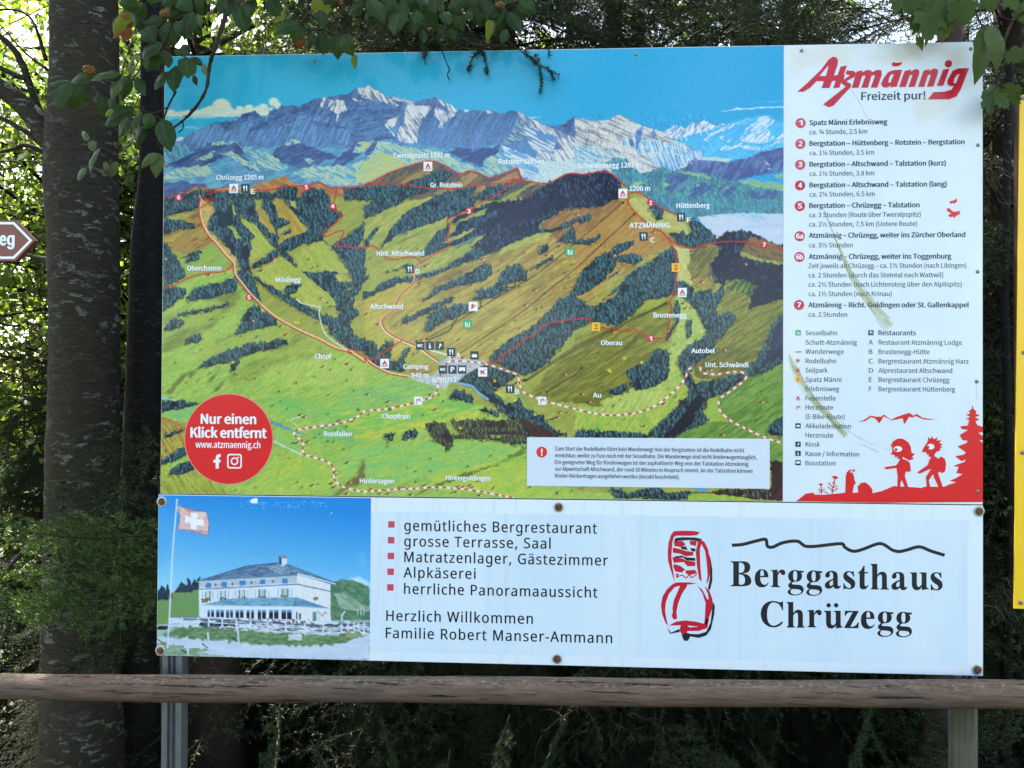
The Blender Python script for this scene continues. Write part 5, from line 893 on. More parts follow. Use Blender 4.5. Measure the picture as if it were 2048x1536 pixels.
for s_ in ('1622,110 1645,102 1690,140 1755,132 1750,165 1715,178 1705,200 1680,185 1655,195 1640,170 1668,155 1630,132', '1648,38 1690,30 1722,10 1726,40 1700,60 1680,55 1665,64'): piece('butterfly_silhouette', 'ink_bright_red', LZ + .0002, lambda I: I.poly([P('L2', s_)]))
def oval(I, x, y, rx, ry): I.poly([[(T3('%f,%f' % (x + rx * math.cos(t * PI / 10), y + ry * math.sin(t * PI / 10)))[0]) for t in range(20)]])
for x, y, a_, b_, px_, py_, pr_ in ((1147, 965, 42, 28, 1128, 970, 15), (1467, 942, 36, 28, 1440, 948, 14), (699, 1185, 16, 12, 704, 1184, 7)):
    ey = Ink(LZ + .0008); oval(ey, x, y, a_, b_); ey = ey.build('silhouette_eye', M['ink_white'], board); pu = Ink(LZ + .0012); oval(pu, px_, py_, pr_, pr_); pu.build('pupil', M['ink_bright_red'], ey)
# rivets
def rivet(par, name, x, y, r, rim, mat, mat2):
    c = at(x, y); k = r * 2.44 / 1539 * 1.0
    if rim:
        MB().lathe([(k, 0), (k, -.0022), (k * .93, -.0030), (k * .62, -.0030), (k * .6, -.0012)], (c.x, -.0008, c.z)).build('washer', mat2, par, True)
        MB().lathe([(k * .72, -.0016), (k * .72, -.004), (k * .6, -.0056), (k * .2, -.0064)], (c.x, -.0008, c.z), n=18).build(name, mat, par, True)
    else:
        MB().lathe([(k, 0), (k * .95, -.0016), (k * .6, -.0028), (k * .2, -.0032)], (c.x, -.0008, c.z), n=16).build(name, mat, par, True)
for x, y in ((629, 121.5), (1271.5, 109), (1603, 101.5), (1941.5, 98), (1955.5, 290.5), (1955, 543.5), (1953, 763), (1954.5, 982.5), (335, 330), (1130.5, 247.5), (1117.5, 491), (1113.5, 985), (334, 519)): rivet(board, 'screw', x, y, 3.6, False, M['screw'], None)

# lower banner
ban = tag(empty('restaurant_banner', (0, 0, ZB)), 'white mountain inn banner with a hotel photograph at its left end, under the map board', 'banner')
zb2 = ZB; Xh = at(741, 1150).x
MB().box((-1.3, -.0012, zb2), (1.3, TH, zs - .0012), .0008).build('panel', M['white'], ban)
B0 = .0016
fa, fb = at(742.5, 1023), at(1935.5, 1331)
n = N('banner_film'); c = n.mix(n.ramp(n.noise(n.co((1, 1, .4)), 3.2, 5), [(.35, 0.), (.65, 1.)]), srgb(208, 222, 236), srgb(220, 231, 241)); st = n.ramp(n.noise(n.co((22, 22, .8)), 1.5, 5, .6), [(.55, 0.), (.75, .4)]); c = n.mix(st, c, srgb(190, 200, 208)); sp = n.ramp(n.noise(n.co(), 150, 2, .5), [(.72, 0.), (.77, .6)]); n.base(n.mix(sp, c, srgb(160, 166, 170))); n.bump(n.noise(n.co(), 2.6, 4), .06, .012); M['film'] = n.set(Roughness=.24)
MB().box((fa.x, -.0015, fb.z), (fb.x, -.0010, fa.z)).build('film', M['film'], ban)
sheet_print('hotel_picture', paint_house(), -1.3 + .001, Xh, zb2 + .001, zs - .003, B0, 1.4, M['print'], ban)
for s_, x0, y, x1 in (('gemütliches Bergrestaurant', 809, 1061, 1193.5), ('grosse Terrasse, Saal', 809, 1092.2, 1101), ('Matratzenlager, Gästezimmer', 809, 1123.7, 1215.5), ('Alpkäserei', 807.5, 1154.8, 951), ('herrliche Panoramaaussicht', 808.5, 1187.3, 1194.5), ('Herzlich Willkommen', 773, 1241, 1065.5), ('Familie Robert Manser-Ammann', 772, 1275.6, 1224)): Ink(B0 + .0002).text(s_, x0, y, x1, 20.6, F_NOTO, .02, 1.12).build('banner_line', M['ink_black'], ban)
for i, y in enumerate((1048.6, 1080.2, 1111.7, 1143.2, 1174.6)): Ink(B0 + .0002).rect(783 - i * .5, y, 13).build('list_square', M['ink_faded_sheen_red'], ban)
Z4 = (1440, 1050, 480 / 2048); G = {}
def g(s_): return [tuple(float(v) for v in t.split(',')) for t in s_.split()]
G['B'] = [g('88,308 200,308 222,311 240,321 253,335 258,355 256,376 248,392 232,405 195,414 228,420 247,432 260,450 267,475 264,493 256,506 240,516 200,522 88,522 88,514 104,511 111,504 112,490 112,340 111,326 104,319 88,316'), g('160,320 182,321 198,330 206,346 208,364 204,386 195,400 182,406 160,407'), g('160,420 182,422 200,432 210,450 213,470 210,490 200,503 184,509 168,508 160,500')]
G['e'] = [g('355,375 378,379 396,390 407,409 413,445 341,445 343,468 349,487 360,501 376,509 392,506 410,490 414,494 404,509 390,522 372,530 346,531 326,525 309,510 298,488 295,455 298,425 307,403 320,389 337,378'), g('342,432 374,432 374,412 371,396 364,386 356,383 349,388 344,400')]
G['r'] = [g('433,383 490,380 490,412 498,397 508,385 522,379 540,380 550,387 556,400 555,414 548,424 536,427 524,422 518,412 514,405 506,408 498,417 492,430 492,505 495,515 502,521 512,523 512,530 434,528 434,521 444,518 449,511 450,503 450,408 448,397 443,391 433,390')]
G['g'] = [g('640,382 655,384 668,388 712,390 712,406 690,406 697,420 699,436 696,453 686,468 671,479 655,483 632,484 620,488 612,496 613,503 622,506 672,509 692,514 706,526 713,545 712,562 702,579 684,591 655,600 618,600 596,594 581,584 575,571 579,559 588,550 602,542 588,533 581,522 580,511 586,500 606,482 592,471 583,456 579,438 582,419 591,402 605,390 622,384'), g('640,390 649,394 655,406 657,430 656,455 651,470 641,477 631,472 624,457 622,434 624,408 630,395'), g('612,545 655,547 680,552 691,561 692,571 682,582 662,590 640,592 618,588 604,579 600,567 604,555')]
G['a'] = [g('898,442 896,425 903,407 918,396 938,390 960,389 980,394 994,404 1001,420 1003,440 1003,500 1005,514 1010,521 1016,521 1026,514 1031,519 1023,533 1010,542 994,545 980,542 970,534 965,523 950,536 932,543 914,542 900,534 893,521 892,508 898,494 912,482 935,468 963,456 963,425 960,410 954,403 945,400 936,404 933,412 937,425 934,438 924,446 910,447'), g('963,468 946,477 935,489 932,502 936,514 945,519 956,514 963,504')]
G['s'] = [g('1140,393 1143,440 1135,440 1124,416 1112,404 1098,400 1086,406 1082,416 1087,427 1104,440 1130,458 1147,475 1153,495 1151,516 1142,532 1126,543 1106,548 1088,546 1070,540 1063,543 1058,549 1052,548 1050,495 1058,495 1066,514 1080,530 1096,538 1109,535 1116,525 1115,514 1106,502 1080,484 1061,467 1052,451 1049,432 1053,416 1063,402 1078,394 1096,391 1112,393 1124,398 1130,397 1134,392')]
G['t'] = [g('1225,345 1232,345 1232,400 1260,400 1260,412 1232,412 1232,500 1234,515 1240,522 1248,522 1258,510 1265,515 1256,532 1244,543 1226,549 1208,547 1196,539 1190,525 1189,500 1189,412 1175,412 1175,405 1192,393 1207,376')]
G['h'] = [g('1283,330 1340,330 1340,425 1350,411 1364,400 1382,396 1402,400 1415,412 1421,430 1422,450 1422,525 1424,535 1430,540 1438,542 1438,550 1367,550 1367,543 1376,539 1380,530 1380,445 1378,430 1372,423 1363,422 1351,430 1340,446 1340,527 1343,537 1353,541 1353,549 1283,549 1283,541 1292,539 1297,530 1297,352 1294,343 1283,339')]
G['u'] = [g('1617,403 1677,403 1677,500 1679,515 1685,524 1695,527 1706,522 1718,507 1718,428 1715,417 1709,412 1700,411 1700,403 1760,403 1760,520 1762,530 1768,536 1778,538 1778,545 1735,553 1720,555 1720,530 1708,543 1694,553 1677,556 1658,552 1645,541 1637,522 1635,500 1635,430 1632,417 1626,412 1617,411')]
G['C'] = [g('529,650 537,650 537,725 528,725 521,702 508,682 492,669 470,661 447,660 427,670 412,692 403,722 400,760 402,797 411,828 427,848 447,857 470,856 496,845 530,820 538,826 522,849 500,864 476,871 446,873 412,865 383,846 361,818 349,786 346,752 351,720 364,690 386,667 414,652 447,646 478,649 508,658 520,658')]
G['z'] = [g('1063,730 1180,732 1180,740 1110,866 1132,866 1152,858 1166,845 1175,828 1183,830 1178,880 1060,878 1060,870 1130,744 1108,744 1090,748 1079,758 1072,772 1063,772')]
br_ = Ink(B0 + .0002)
def glyph(k_, dx=0, dy=0): br_.poly([[(Z4[0] + (x + dx) * Z4[2], Z4[1] + (y + dy) * Z4[2]) for x, y in r_] for r_ in G[k_]])
for k_, dx, dy in (('B', 0, 0), ('e', 0, 0), ('r', 0, 0), ('g', 0, 0), ('g', 158, 3), ('a', 0, 0), ('s', 0, 0), ('t', 0, 0), ('h', 0, 0), ('a', 568, 10), ('u', 0, 0), ('s', 745, 10), ('C', 0, 0), ('h', -716, 325), ('r', 310, 343), ('u', -732, 327), ('z', 0, 0), ('e', 905, 355), ('g', 765, 353), ('g', 923, 356)): glyph(k_, dx, dy)
for x in (925, 989): br_.disc(Z4[0] + x * Z4[2], Z4[1] + 684 * Z4[2], 4.5, 24)
br_.stroke(P(Z4, '100,172 190,165 290,140 380,120 396,140 405,182 450,187 520,155 600,138 662,138 690,155 720,177 765,183 850,177 1030,158 1060,185 1100,212 1150,223 1220,205 1330,163 1380,160 1420,180 1470,213 1530,225 1600,210 1700,185 1800,222 1915,257'), 6.6, 4)
br_.build('inn_lettering', M['ink_berg'], ban)
Z3 = (1260, 1020, 380 / 2048); T5 = lambda s_: P(Z3, s_)
lr, lb = Ink(B0 + .0002), Ink(B0 + .0006)
for rings in (('470,228 560,222 690,225 755,240 720,270 650,276 500,276 472,290 455,350 445,500 455,600 472,700 482,782 462,720 430,620 410,550 405,450 415,350 440,270',), ('735,308 800,340 840,420 862,550 872,650 845,760 822,800 835,700 825,560 808,440 770,365 752,420 757,600 772,770 745,745 720,600 708,450 730,340',),
              ('470,340 560,330 600,370 560,400 480,388',), ('640,330 720,335 710,388 650,372',), ('460,402 540,420 600,440 682,450 680,490 600,497 540,470 460,458',), ('455,505 560,520 600,540 705,558 702,602 620,606 580,560 470,568',), ('470,580 540,600 592,640 560,672 490,662 468,620',), ('600,650 700,643 722,680 640,702 598,680',),
              ('505,778 640,778 722,790 612,805 615,820 560,900 520,1000 500,1090 507,1170 470,1180 448,1140 460,1100 457,1050 472,970 520,860 538,815 482,830 420,900 387,990 377,1080 390,1170 412,1250 380,1210 345,1120 333,1020 350,930 400,850 460,795',), ('718,808 780,860 830,960 848,960 838,900 800,820 855,870 887,960 885,1060 850,1160 822,1240 800,1222 808,1120 813,1000 778,890',),
              ('415,1245 500,1200 600,1188 720,1203 800,1225 820,1170 852,1170 832,1270 740,1302 620,1302 600,1340 560,1346 533,1290 545,1240', '620,1242 740,1256 640,1264')): lr.poly([T5(q) for q in rings])
lr.stroke(T5('490,700 520,690 500,725 560,700 600,730 640,700 660,728 720,690'), 2.2); lr.build('backpack_sketch', M['ink_red'], ban)
for s_ in ('490,300 560,292 700,295 780,312 730,335 640,322 520,330 485,346 476,325', '850,470 870,540 886,640 886,760 860,862 838,850 860,740 866,600', '545,400 600,388 622,430 560,422', '650,408 706,415 700,448 660,440', '478,500 560,490 612,510 702,515 702,547 608,540 570,510 490,516', '398,1255 440,1320 530,1280 536,1312 430,1332', '556,1345 610,1320 650,1332 740,1336 820,1310 868,1210 886,1050 888,980 912,1030 907,1120 872,1280 822,1350 740,1376 650,1360 622,1408 580,1406'): lb.poly([T5(s_)])
lb.build('sketch_shadow', M['ink_berg'], ban)
for x, y in ((324.5, 1003), (1117, 1013.5), (1957, 1022), (321.5, 1300.5), (1114, 1317), (1953, 1338.5)): rivet(ban, 'bolt', x, y, 10.5, True, M['rust'], M['rim'])
# ---------------------------------------------------------------- posts, rail, neighbouring signs
n = N('weathered_rail_wood'); v = n.co((2.6, 22, 22)); g1 = n.noise(v, 3, 8, .7, .5); g2 = n.noise(n.co((.9, 26, 26)), 4, 6, .7, .5)
kn = n.noise(n.co((1, 2.2, 2.2)), 2.4, 2); c = n.mix(n.ramp(g1, [(.25, 0.), (.75, 1.)]), srgb(70, 54, 44), srgb(128, 105, 88)); c = n.mix(n.ramp(kn, [(.5, 0.), (.75, .55)]), c, srgb(84, 78, 78))
cr = n.ramp(g2, [(.385, .95), (.41, 0.)]); vo = n.n('TexVoronoi'); vo.inputs['Scale'].default_value = 1.0; n.l(n.co((1.3, 7, 7)), vo.inputs['Vector']); kn2 = n.ramp(vo.outputs['Distance'], [(.0, .85), (.07, .75), (.10, .2), (.16, .5), (.22, 0.)]); c = n.mix(kn2, c, srgb(52, 38, 30)); c = n.mix(cr, c, srgb(24, 18, 15))
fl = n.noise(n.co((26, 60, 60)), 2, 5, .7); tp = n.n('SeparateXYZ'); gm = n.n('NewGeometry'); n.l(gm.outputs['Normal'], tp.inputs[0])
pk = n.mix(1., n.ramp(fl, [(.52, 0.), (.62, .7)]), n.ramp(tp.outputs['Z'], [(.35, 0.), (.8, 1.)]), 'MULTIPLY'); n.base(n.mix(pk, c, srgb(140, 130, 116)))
n.bump(n.mix(.5, n.mix(cr, g1, (0., 0., 0.)), fl), .8, .008); M['rail'] = n.set(Roughness=.85, Specular_IOR_Level=.2)
n = N('weathered_post_wood'); g1 = n.noise(n.co((30, 30, 2)), 2.2, 6, .6); b1 = n.noise(n.co(), 7, 4)
c = n.mix(n.ramp(g1, [(.3, 0.), (.7, 1.)]), srgb(70, 62, 53), srgb(112, 102, 90)); n.base(n.mix(n.ramp(b1, [(.45, 0.), (.7, .6)]), c, srgb(66, 72, 52))); n.bump(g1, .5, .005); M['post'] = n.set(Roughness=.85, Specular_IOR_Level=.2)
M['yellow'] = plain('yellow_sign_paint', srgb(246, 196, 36), .32, 0, .10, 6); M['brown'] = plain('brown_sign_paint', srgb(124, 66, 54), .4, 0, .08, 20); M['edge'] = plain('dark_sign_edge', srgb(72, 50, 44), .5, 0, .1)

YR = -.085
a, b = at(-420, 1369, YR), at(2500, 1394, YR)
rail = MB(); pts = []; rad = []
for i in range(61): t = i / 60; pts.append(a + (b - a) * t + Vector((0, 0, .002 * math.sin(t * 17)))); rad.append((.0405 + .0015 * math.sin(t * 23 + 1)) * (at(1000 , 1405, YR) - at(1000, 1351, YR)).length / .0837)
rail.tube(pts, rad, 20, True, rnd=.025, seed=3); tag(rail.build('fence_rail', M['rail'], None, True), 'grey brown weathered log rail crossing below the banner', 'fence rail')
# round timber post under the rail
p0 = at(1925.5, 1420, -.02); r_ = .5 * (at(1947.5, 1470, -.02) - at(1903.5, 1470, -.02)).length
MBp = MB().tube([(p0.x, -.02, -.4), (p0.x, -.02, .3), (p0.x, -.02, at(1925, 1388, -.02).z)], [r_ * 1.03, r_ * 1.01, r_], 24, True, rnd=.012, seed=5)
tag(MBp.build('timber_post', M['post'], None, True), 'round grey timber post carrying the log rail under the right end of the banner', 'post')
# galvanised channel posts behind the sheets
def channel(px, label):
    c = at(px, 1470, .05); x = c.x; w_ = .5 * (at(375, 1470, .03) - at(336, 1470, .03)).length
    ch = MB()
    prof = [(-w_, 0), (-w_ * .45, 0), (-w_ * .38, .012), (-w_ * .1, .012), (-w_ * .04, 0), (w_ * .04, 0), (w_ * .1, .012), (w_ * .38, .012), (w_ * .45, 0), (w_, 0), (w_, .045), (-w_, .045)]
    V = [(x + p, .008 + q, z) for z in (-.4, 2.5) for p, q in prof]; k = len(prof)
    ch.add(V, [(i, (i + 1) % k, k + (i + 1) % k, k + i) for i in range(k)] + [tuple(range(k - 1, -1, -1)), tuple(range(k, 2 * k))])
    return tag(ch.build('channel_post', M['galv']), label, 'post', 'galvanised channel posts behind the boards')
channel(355, 'grey galvanised channel post under the left end of the banner'); channel(1919, 'galvanised channel post behind the round timber post at the right')
for i, z in enumerate((ZB + .02, zs + .1, zt - .05)): tag(MB().box((-1.27, .0565, z), (1.27, .082, z + .035), .002).build('support_batten', M['rust']), ('lowest rusty batten behind the banner', 'middle rusty batten behind the map board', 'topmost rusty batten behind the map board')[i], 'batten', 'battens behind the boards')
# yellow sign on the right
ys = tag(empty('yellow_sign', (1.75, .02, 1.0)), 'plain yellow sheet sign cut by the right edge of the view', 'sign')
q1, q2 = at(2040, 190, 0), at(2028, 1217, 0)
bm = bmesh.new(); F = [(q1.x, q1.z), (q1.x + .62, q1.z + .01), (q1.x + .62, q2.z - .004), (q2.x, q2.z)]
V = [bm.verts.new((x, y, z)) for y in (0, .004) for x, z in F]
for f in ((0, 1, 2, 3), (7, 6, 5, 4), (0, 4, 5, 1), (1, 5, 6, 2), (2, 6, 7, 3), (3, 7, 4, 0)): bm.faces.new([V[i] for i in f])
m_ = MB(); m_.bm(bm); m_.build('panel', M['yellow'], ys)
bk = MB().box((q1.x - .006, .0045, q2.z + .01), (q1.x + .60, .022, q1.z - .01), .001); bk.build('backing_board', M['edge'], ys)
for x, y in ((2046, 196), (2047, 705), (2045, 905), (2041, 1205)): rivet(ys, 'screw', x, y, 4.2, False, M['screw'], None)
MB().tube([(q1.x + .3, .06, -.4), (q1.x + .3, .06, q1.z - .1)], .035, 16).build('post', M['galv'], ys, True)
# brown arrow sign on the left
bs = tag(empty('arrow_sign', (-1.9, .1, 1.0)), 'brown arrow signpost with white border pointing right beside the beech trunk', 'signpost')
YB = .10
def pl(pts, d, th):
    bm = bmesh.new(); Q = [at(x, y, YB) for x, y in pts]; V = [bm.verts.new((q.x, YB - d + o, q.z)) for o in (0, th) for q in Q]; k = len(Q)
    bm.faces.new(V[:k]); bm.faces.new(V[k:][::-1])
    for i in range(k): bm.faces.new((V[i], V[(i + 1) % k], V[k + (i + 1) % k], V[k + i]))
    m_ = MB(); m_.bm(bm); return m_
pl([(-260, 440.5), (31, 440.5), (70, 481), (31, 521.5), (-260, 521.5)], 0, .02).build('arrow_board', M['brown'], bs)
def rings_at(rings, name, mat, lift):
    R = []
    for r in rings: R.append([(at(x, y, YB).x, at(x, y, YB).z) for x, y in r])
    V, F = poly_tris(R); V3 = np.stack([V[:, 0], np.full(len(V), YB - lift), V[:, 1]], 1); return link(name, trimesh(name, V3, F), mat, bs)
rings_at([[(-256, 444), (28.5, 444), (65, 481), (28.5, 518), (-256, 518)], [(-252, 449), (26.5, 449), (58.5, 481), (26.5, 513), (-252, 513)]], 'border', M['ink_white'], .0008)
eg = []
for s_, x0, x1 in (('e', 1.0, 11.5), ('g', 15.5, 28)):
    V, F = text_tris(s_, F_GRO); A = at(x0, 490.5, YB); B = at(x1, 490.5, YB); xh = at(0, 471, YB).z - at(0, 490.5, YB).z
    eh, _ = text_tris('x', F_GRO); k = xh / eh[:, 1].max(); sx = (B.x - A.x) / (V[:, 0].max() - V[:, 0].min())
    for i, (dx, dz) in enumerate(((-.0028, 0), (.0028, 0), (0, .001), (0, -.001))):
        W = np.stack([(V[:, 0] - V[:, 0].min()) * sx + A.x + dx, np.full(len(V), YB - .0008 - i * .00004), V[:, 1] * k + A.z + dz], 1); eg.append((W, F))
Vs = np.concatenate([e[0] for e in eg]); off = np.cumsum([0] + [len(e[0]) for e in eg[:-1]]); link('lettering', trimesh('lettering', Vs, np.concatenate([e[1] + o_ for e, o_ in zip(eg, off)])), M['ink_white'], bs)
MB().tube([(at(-230, 480, .15).x, .15, -.4), (at(-230, 480, .15).x, .15, 2.5)], .03, 14).build('post', M['galv'], bs, True)

# ---------------------------------------------------------------- ground falling away behind the fence
def ground_z(x, y):
    y = np.asarray(y, float); x = np.asarray(x, float)
    s_ = np.clip((y - .3), 0, None); z = -.56 * np.minimum(s_, 4) - .36 * np.clip(s_ - 4, 0, None); z = np.maximum(z, -16 - .004 * np.clip(y - 60, 0, 800))
    return z + .06 * np.sin(x * 1.7 + y) + .05 * np.sin(x * .6 - y * 1.3)
ax = np.concatenate([-np.geomspace(2000, 10, 24), np.linspace(-9.5, 9.5, 60), np.geomspace(10, 2000, 24)]); ay = np.concatenate([-np.geomspace(2000, 6, 20), np.linspace(-5.5, 30, 100), np.geomspace(31, 2500, 26)])
GX, GY = np.meshgrid(ax, ay); GZ = ground_z(GX, GY); h_, w_ = GX.shape; I = np.arange(h_ * w_).reshape(h_, w_)
n = N('forest_ground'); v = n.co(); n.base(n.mix(n.ramp(n.noise(v, 1.3, 6), [(.4, 0.), (.6, 1.)]), (.055, .045, .032), (.030, .040, .016))); n.bump(n.noise(v, 14, 6), .6, .03); M['ground'] = n.set(Roughness=.95)
tag(link('ground', trimesh('ground', np.stack([GX, GY, GZ], -1).reshape(-1, 3), np.stack([I[:-1, :-1], I[:-1, 1:], I[1:, 1:], I[1:, :-1]], -1).reshape(-1, 4), True), M['ground']), kind='structure')

# ---------------------------------------------------------------- conifers
M['needle'] = leaf_mat('spruce_needles', (.014, .029, .008), (.031, .054, .015), (.04, .07, .010), .16, .55)
M['young'] = leaf_mat('fresh_spruce_needles', (.052, .105, .022), (.090, .155, .038), (.10, .17, .02), .2, .5)
M['twig'] = plain('twig_bark', (.034, .025, .018), .9, 0, .35, 30, .15); M['deadtwig'] = plain('dead_twig', (.085, .068, .054), .9, 0, .3, 30, .15)
def tri_tubes(A, B, ra, rb):
    """three-sided twigs for many segments at once"""
    d = B - A; d /= np.linalg.norm(d, axis=1)[:, None] + 1e-9; u = np.cross(d, [.13, .97, .2]); u /= np.linalg.norm(u, axis=1)[:, None] + 1e-9; w_ = np.cross(d, u); V = []
    for P_, r in ((A, ra), (B, rb)):
        for k in range(3): a_ = 2 * PI * k / 3; V.append(P_ + (u * math.cos(a_) + w_ * math.sin(a_)) * np.asarray(r).reshape(-1, 1))
    V = np.stack(V, 1); m = len(A); base = (np.arange(m) * 6)[:, None]; T = np.array([[0, 1, 4], [0, 4, 3], [1, 2, 5], [1, 5, 4], [2, 0, 3], [2, 3, 5]])
    return V.reshape(-1, 3), (base[:, None, :] + T[None]).reshape(-1, 3)
def needles(A, B, R, per_m, ln, wd, flat=.55):
    d = B - A; L = np.linalg.norm(d, axis=1); cnt = np.maximum(1, R.poisson(L * per_m)); idx = np.repeat(np.arange(len(A)), cnt); t = R.random(len(idx))[:, None]
    p = A[idx] + d[idx] * t; ax_ = d[idx] / (L[idx][:, None] + 1e-9); r = R.normal(size=p.shape); r -= ax_ * (r * ax_).sum(1)[:, None]; r[:, 2] *= flat; r /= np.linalg.norm(r, axis=1)[:, None] + 1e-9
    tip = p + (ax_ * R.uniform(.35, .75, (len(p), 1)) + r) * (ln * R.uniform(.7, 1.15, (len(p), 1))); s_ = np.cross(tip - p, R.normal(size=p.shape)); s_ /= np.linalg.norm(s_, axis=1)[:, None] + 1e-9; s_ *= wd / 2
    V = np.stack([p - s_, p + s_, tip], 1).reshape(-1, 3); return V, np.arange(len(V)).reshape(-1, 3)
def spray(L, seed, per_m=150, ln=.017, wd=.0026, droop=.35, hang=.5, dens=1., p3=.8, k3=.42, flat=.55, sp=.06):
    """one conifer branch along +X: stem, side shoots, small hanging shoots -> (twig mesh, needle mesh)"""
    R = np.random.default_rng(seed); m = max(8, int(L / sp)); t = np.linspace(0, 1, m)
    S = np.stack([L * t, .05 * L * np.sin(t * 5 + R.uniform(0, 6)) * t, -droop * L * (t ** 1.6) + .12 * L * np.clip(t - .75, 0, 1)], 1); A, B, W = [S[:-1]], [S[1:]], [(1 - t[:-1]) * .006 * L + .0016]
    for i in range(1, m):
        for sd_ in (-1, 1):
            if R.random() > .92 * dens: continue
            l2 = L * .46 * (1 - t[i] * .78) * min(1, .35 + t[i] * 2.2) * R.uniform(.6, 1.1); k = max(3, int(l2 / .05)); s_ = np.linspace(0, 1, k); an = R.uniform(.65, 1.0)
            q = S[i] + np.stack([l2 * s_ * math.cos(an), sd_ * l2 * s_ * math.sin(an), -hang * .5 * l2 * s_ ** 1.5 + R.normal(0, .05) * l2 * s_], 1); A.append(q[:-1]); B.append(q[1:]); W.append(np.full(k - 1, .0014))
            for j in range(1, k):
                for s2 in (-1, 1):
                    if R.random() > p3 * dens: continue
                    l3 = l2 * k3 * (1 - s_[j] * .7) * R.uniform(.5, 1.1); a3 = an + s2 * R.uniform(.6, .95); n3 = max(2, int(l3 / .05)); s3 = np.linspace(0, 1, n3)
                    p = q[j] + np.stack([l3 * s3 * math.cos(a3), sd_ * l3 * s3 * math.sin(a3), -hang * l3 * s3 ** 1.3], 1); A.append(p[:-1]); B.append(p[1:]); W.append(np.full(n3 - 1, .0010))
    A, B, W = np.concatenate(A), np.concatenate(B), np.concatenate(W); T = tri_tubes(A, B, W, W * .8); k = S.shape[0] // 4
    return T, needles(A[k:], B[k:], R, per_m, ln, wd, flat)
def joined(parts):
    V = np.concatenate([p[0] for p in parts]); o = np.cumsum([0] + [len(p[0]) for p in parts[:-1]]); return V, np.concatenate([p[1] + k for p, k in zip(parts, o)])
def turned(VF, az, tilt, s_, off, roll=0.):
    cr_, sr_ = math.cos(roll), math.sin(roll); Rx = np.array([[1, 0, 0], [0, cr_, -sr_], [0, sr_, cr_]])
    ca, sa, ct, st = math.cos(az), math.sin(az), math.cos(tilt), math.sin(tilt); Ry = np.array([[ct, 0, st], [0, 1, 0], [-st, 0, ct]]); Rz = np.array([[ca, -sa, 0], [sa, ca, 0], [0, 0, 1]]); return (VF[0] * s_) @ (Rz @ Ry @ Rx).T + np.array(off), VF[1]
bark_s = bark('spruce_bark', (.026, .019, .015), (.062, .046, .036), (.12, .11, .10), .66); bark_b = bark('beech_bark', (.018, .0145, .011), (.050, .042, .032), (.18, .175, .155), .57, (.034, .031, .013))
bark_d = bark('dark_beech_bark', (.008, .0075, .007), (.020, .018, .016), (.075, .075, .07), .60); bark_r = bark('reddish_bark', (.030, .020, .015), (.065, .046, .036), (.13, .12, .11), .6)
def trunk_mb(pts, rad, seed, n_=20, rnd=.03):
    R = np.random.default_rng(seed); P_ = smooth([tuple(p) + (r,) for p, r in zip(pts, rad)], 10)
    return MB().tube([p[:3] for p in P_], [p[3] for p in P_], n_, True, rnd=rnd, seed=seed)
BR = [spray(1., s_, 430, .0115, .0030, .30 + .06 * s_, .55) for s_ in range(4)]
BRc = [spray(1., s_ + 20, 70, .035, .007, .3, .5, .8) for s_ in range(2)]
def conifer_mesh(seed, H, Rb, z0, zfine):
    R = np.random.default_rng(seed); tw, nd_ = [], []; z = z0
    while z < H - .3:
        l = Rb * (1 - z / H) ** .8 + .15; fine = z < zfine
        for k in range(9 if fine else 5):
            az = R.uniform(0, 2 * PI); s_ = l * R.uniform(.55, 1.1); B_ = (BR if fine else BRc)[R.integers(4 if fine else 2)]; til = R.uniform(-.12, .22) + .15 * (1 - z / H)
            o_ = (0, 0, z + R.uniform(-.1, .1)); ro = R.uniform(-.7, .7); tw.append(turned(B_[0], az, til, s_, o_, ro)); nd_.append(turned(B_[1], az, til, s_, o_, ro))
        z += .20 if fine else .40
    V, F = joined(nd_); me = trimesh('crown', V, F); me.materials.append(M['needle']); V, F = joined(tw); mt = trimesh('branches', V, F); mt.materials.append(M['twig'])
    tr = trunk_mb([(0, 0, -1.5), (.02, .01, 1.5), (-.02, 0, H * .6), (0, 0, H)], [.17, .13, .07, .01], seed); return me, mt, tr
SPR = [conifer_mesh(11, 10.5, 2.3, .2, 6.6), conifer_mesh(12, 9.5, 2.1, -.3, 6.6)]
TR = [s_[2].build('trunk', bark_s, None, True) for s_ in SPR]; TRM = [o.data for o in TR]
for o in TR: bpy.data.objects.remove(o)
def conifer(x, y, rz, sc, k, label):
    e = tag(empty('spruce_tree', (x, y, float(ground_z(x, y))), 0), label, 'tree', 'spruce trees behind the boards'); e.rotation_euler.z = rz; e.scale = (sc,) * 3
    for nm, me in (('crown', SPR[k][0]), ('branches', SPR[k][1]), ('trunk', TRM[k])):
        o = bpy.data.objects.new(nm, me); COL.objects.link(o); o.parent = e
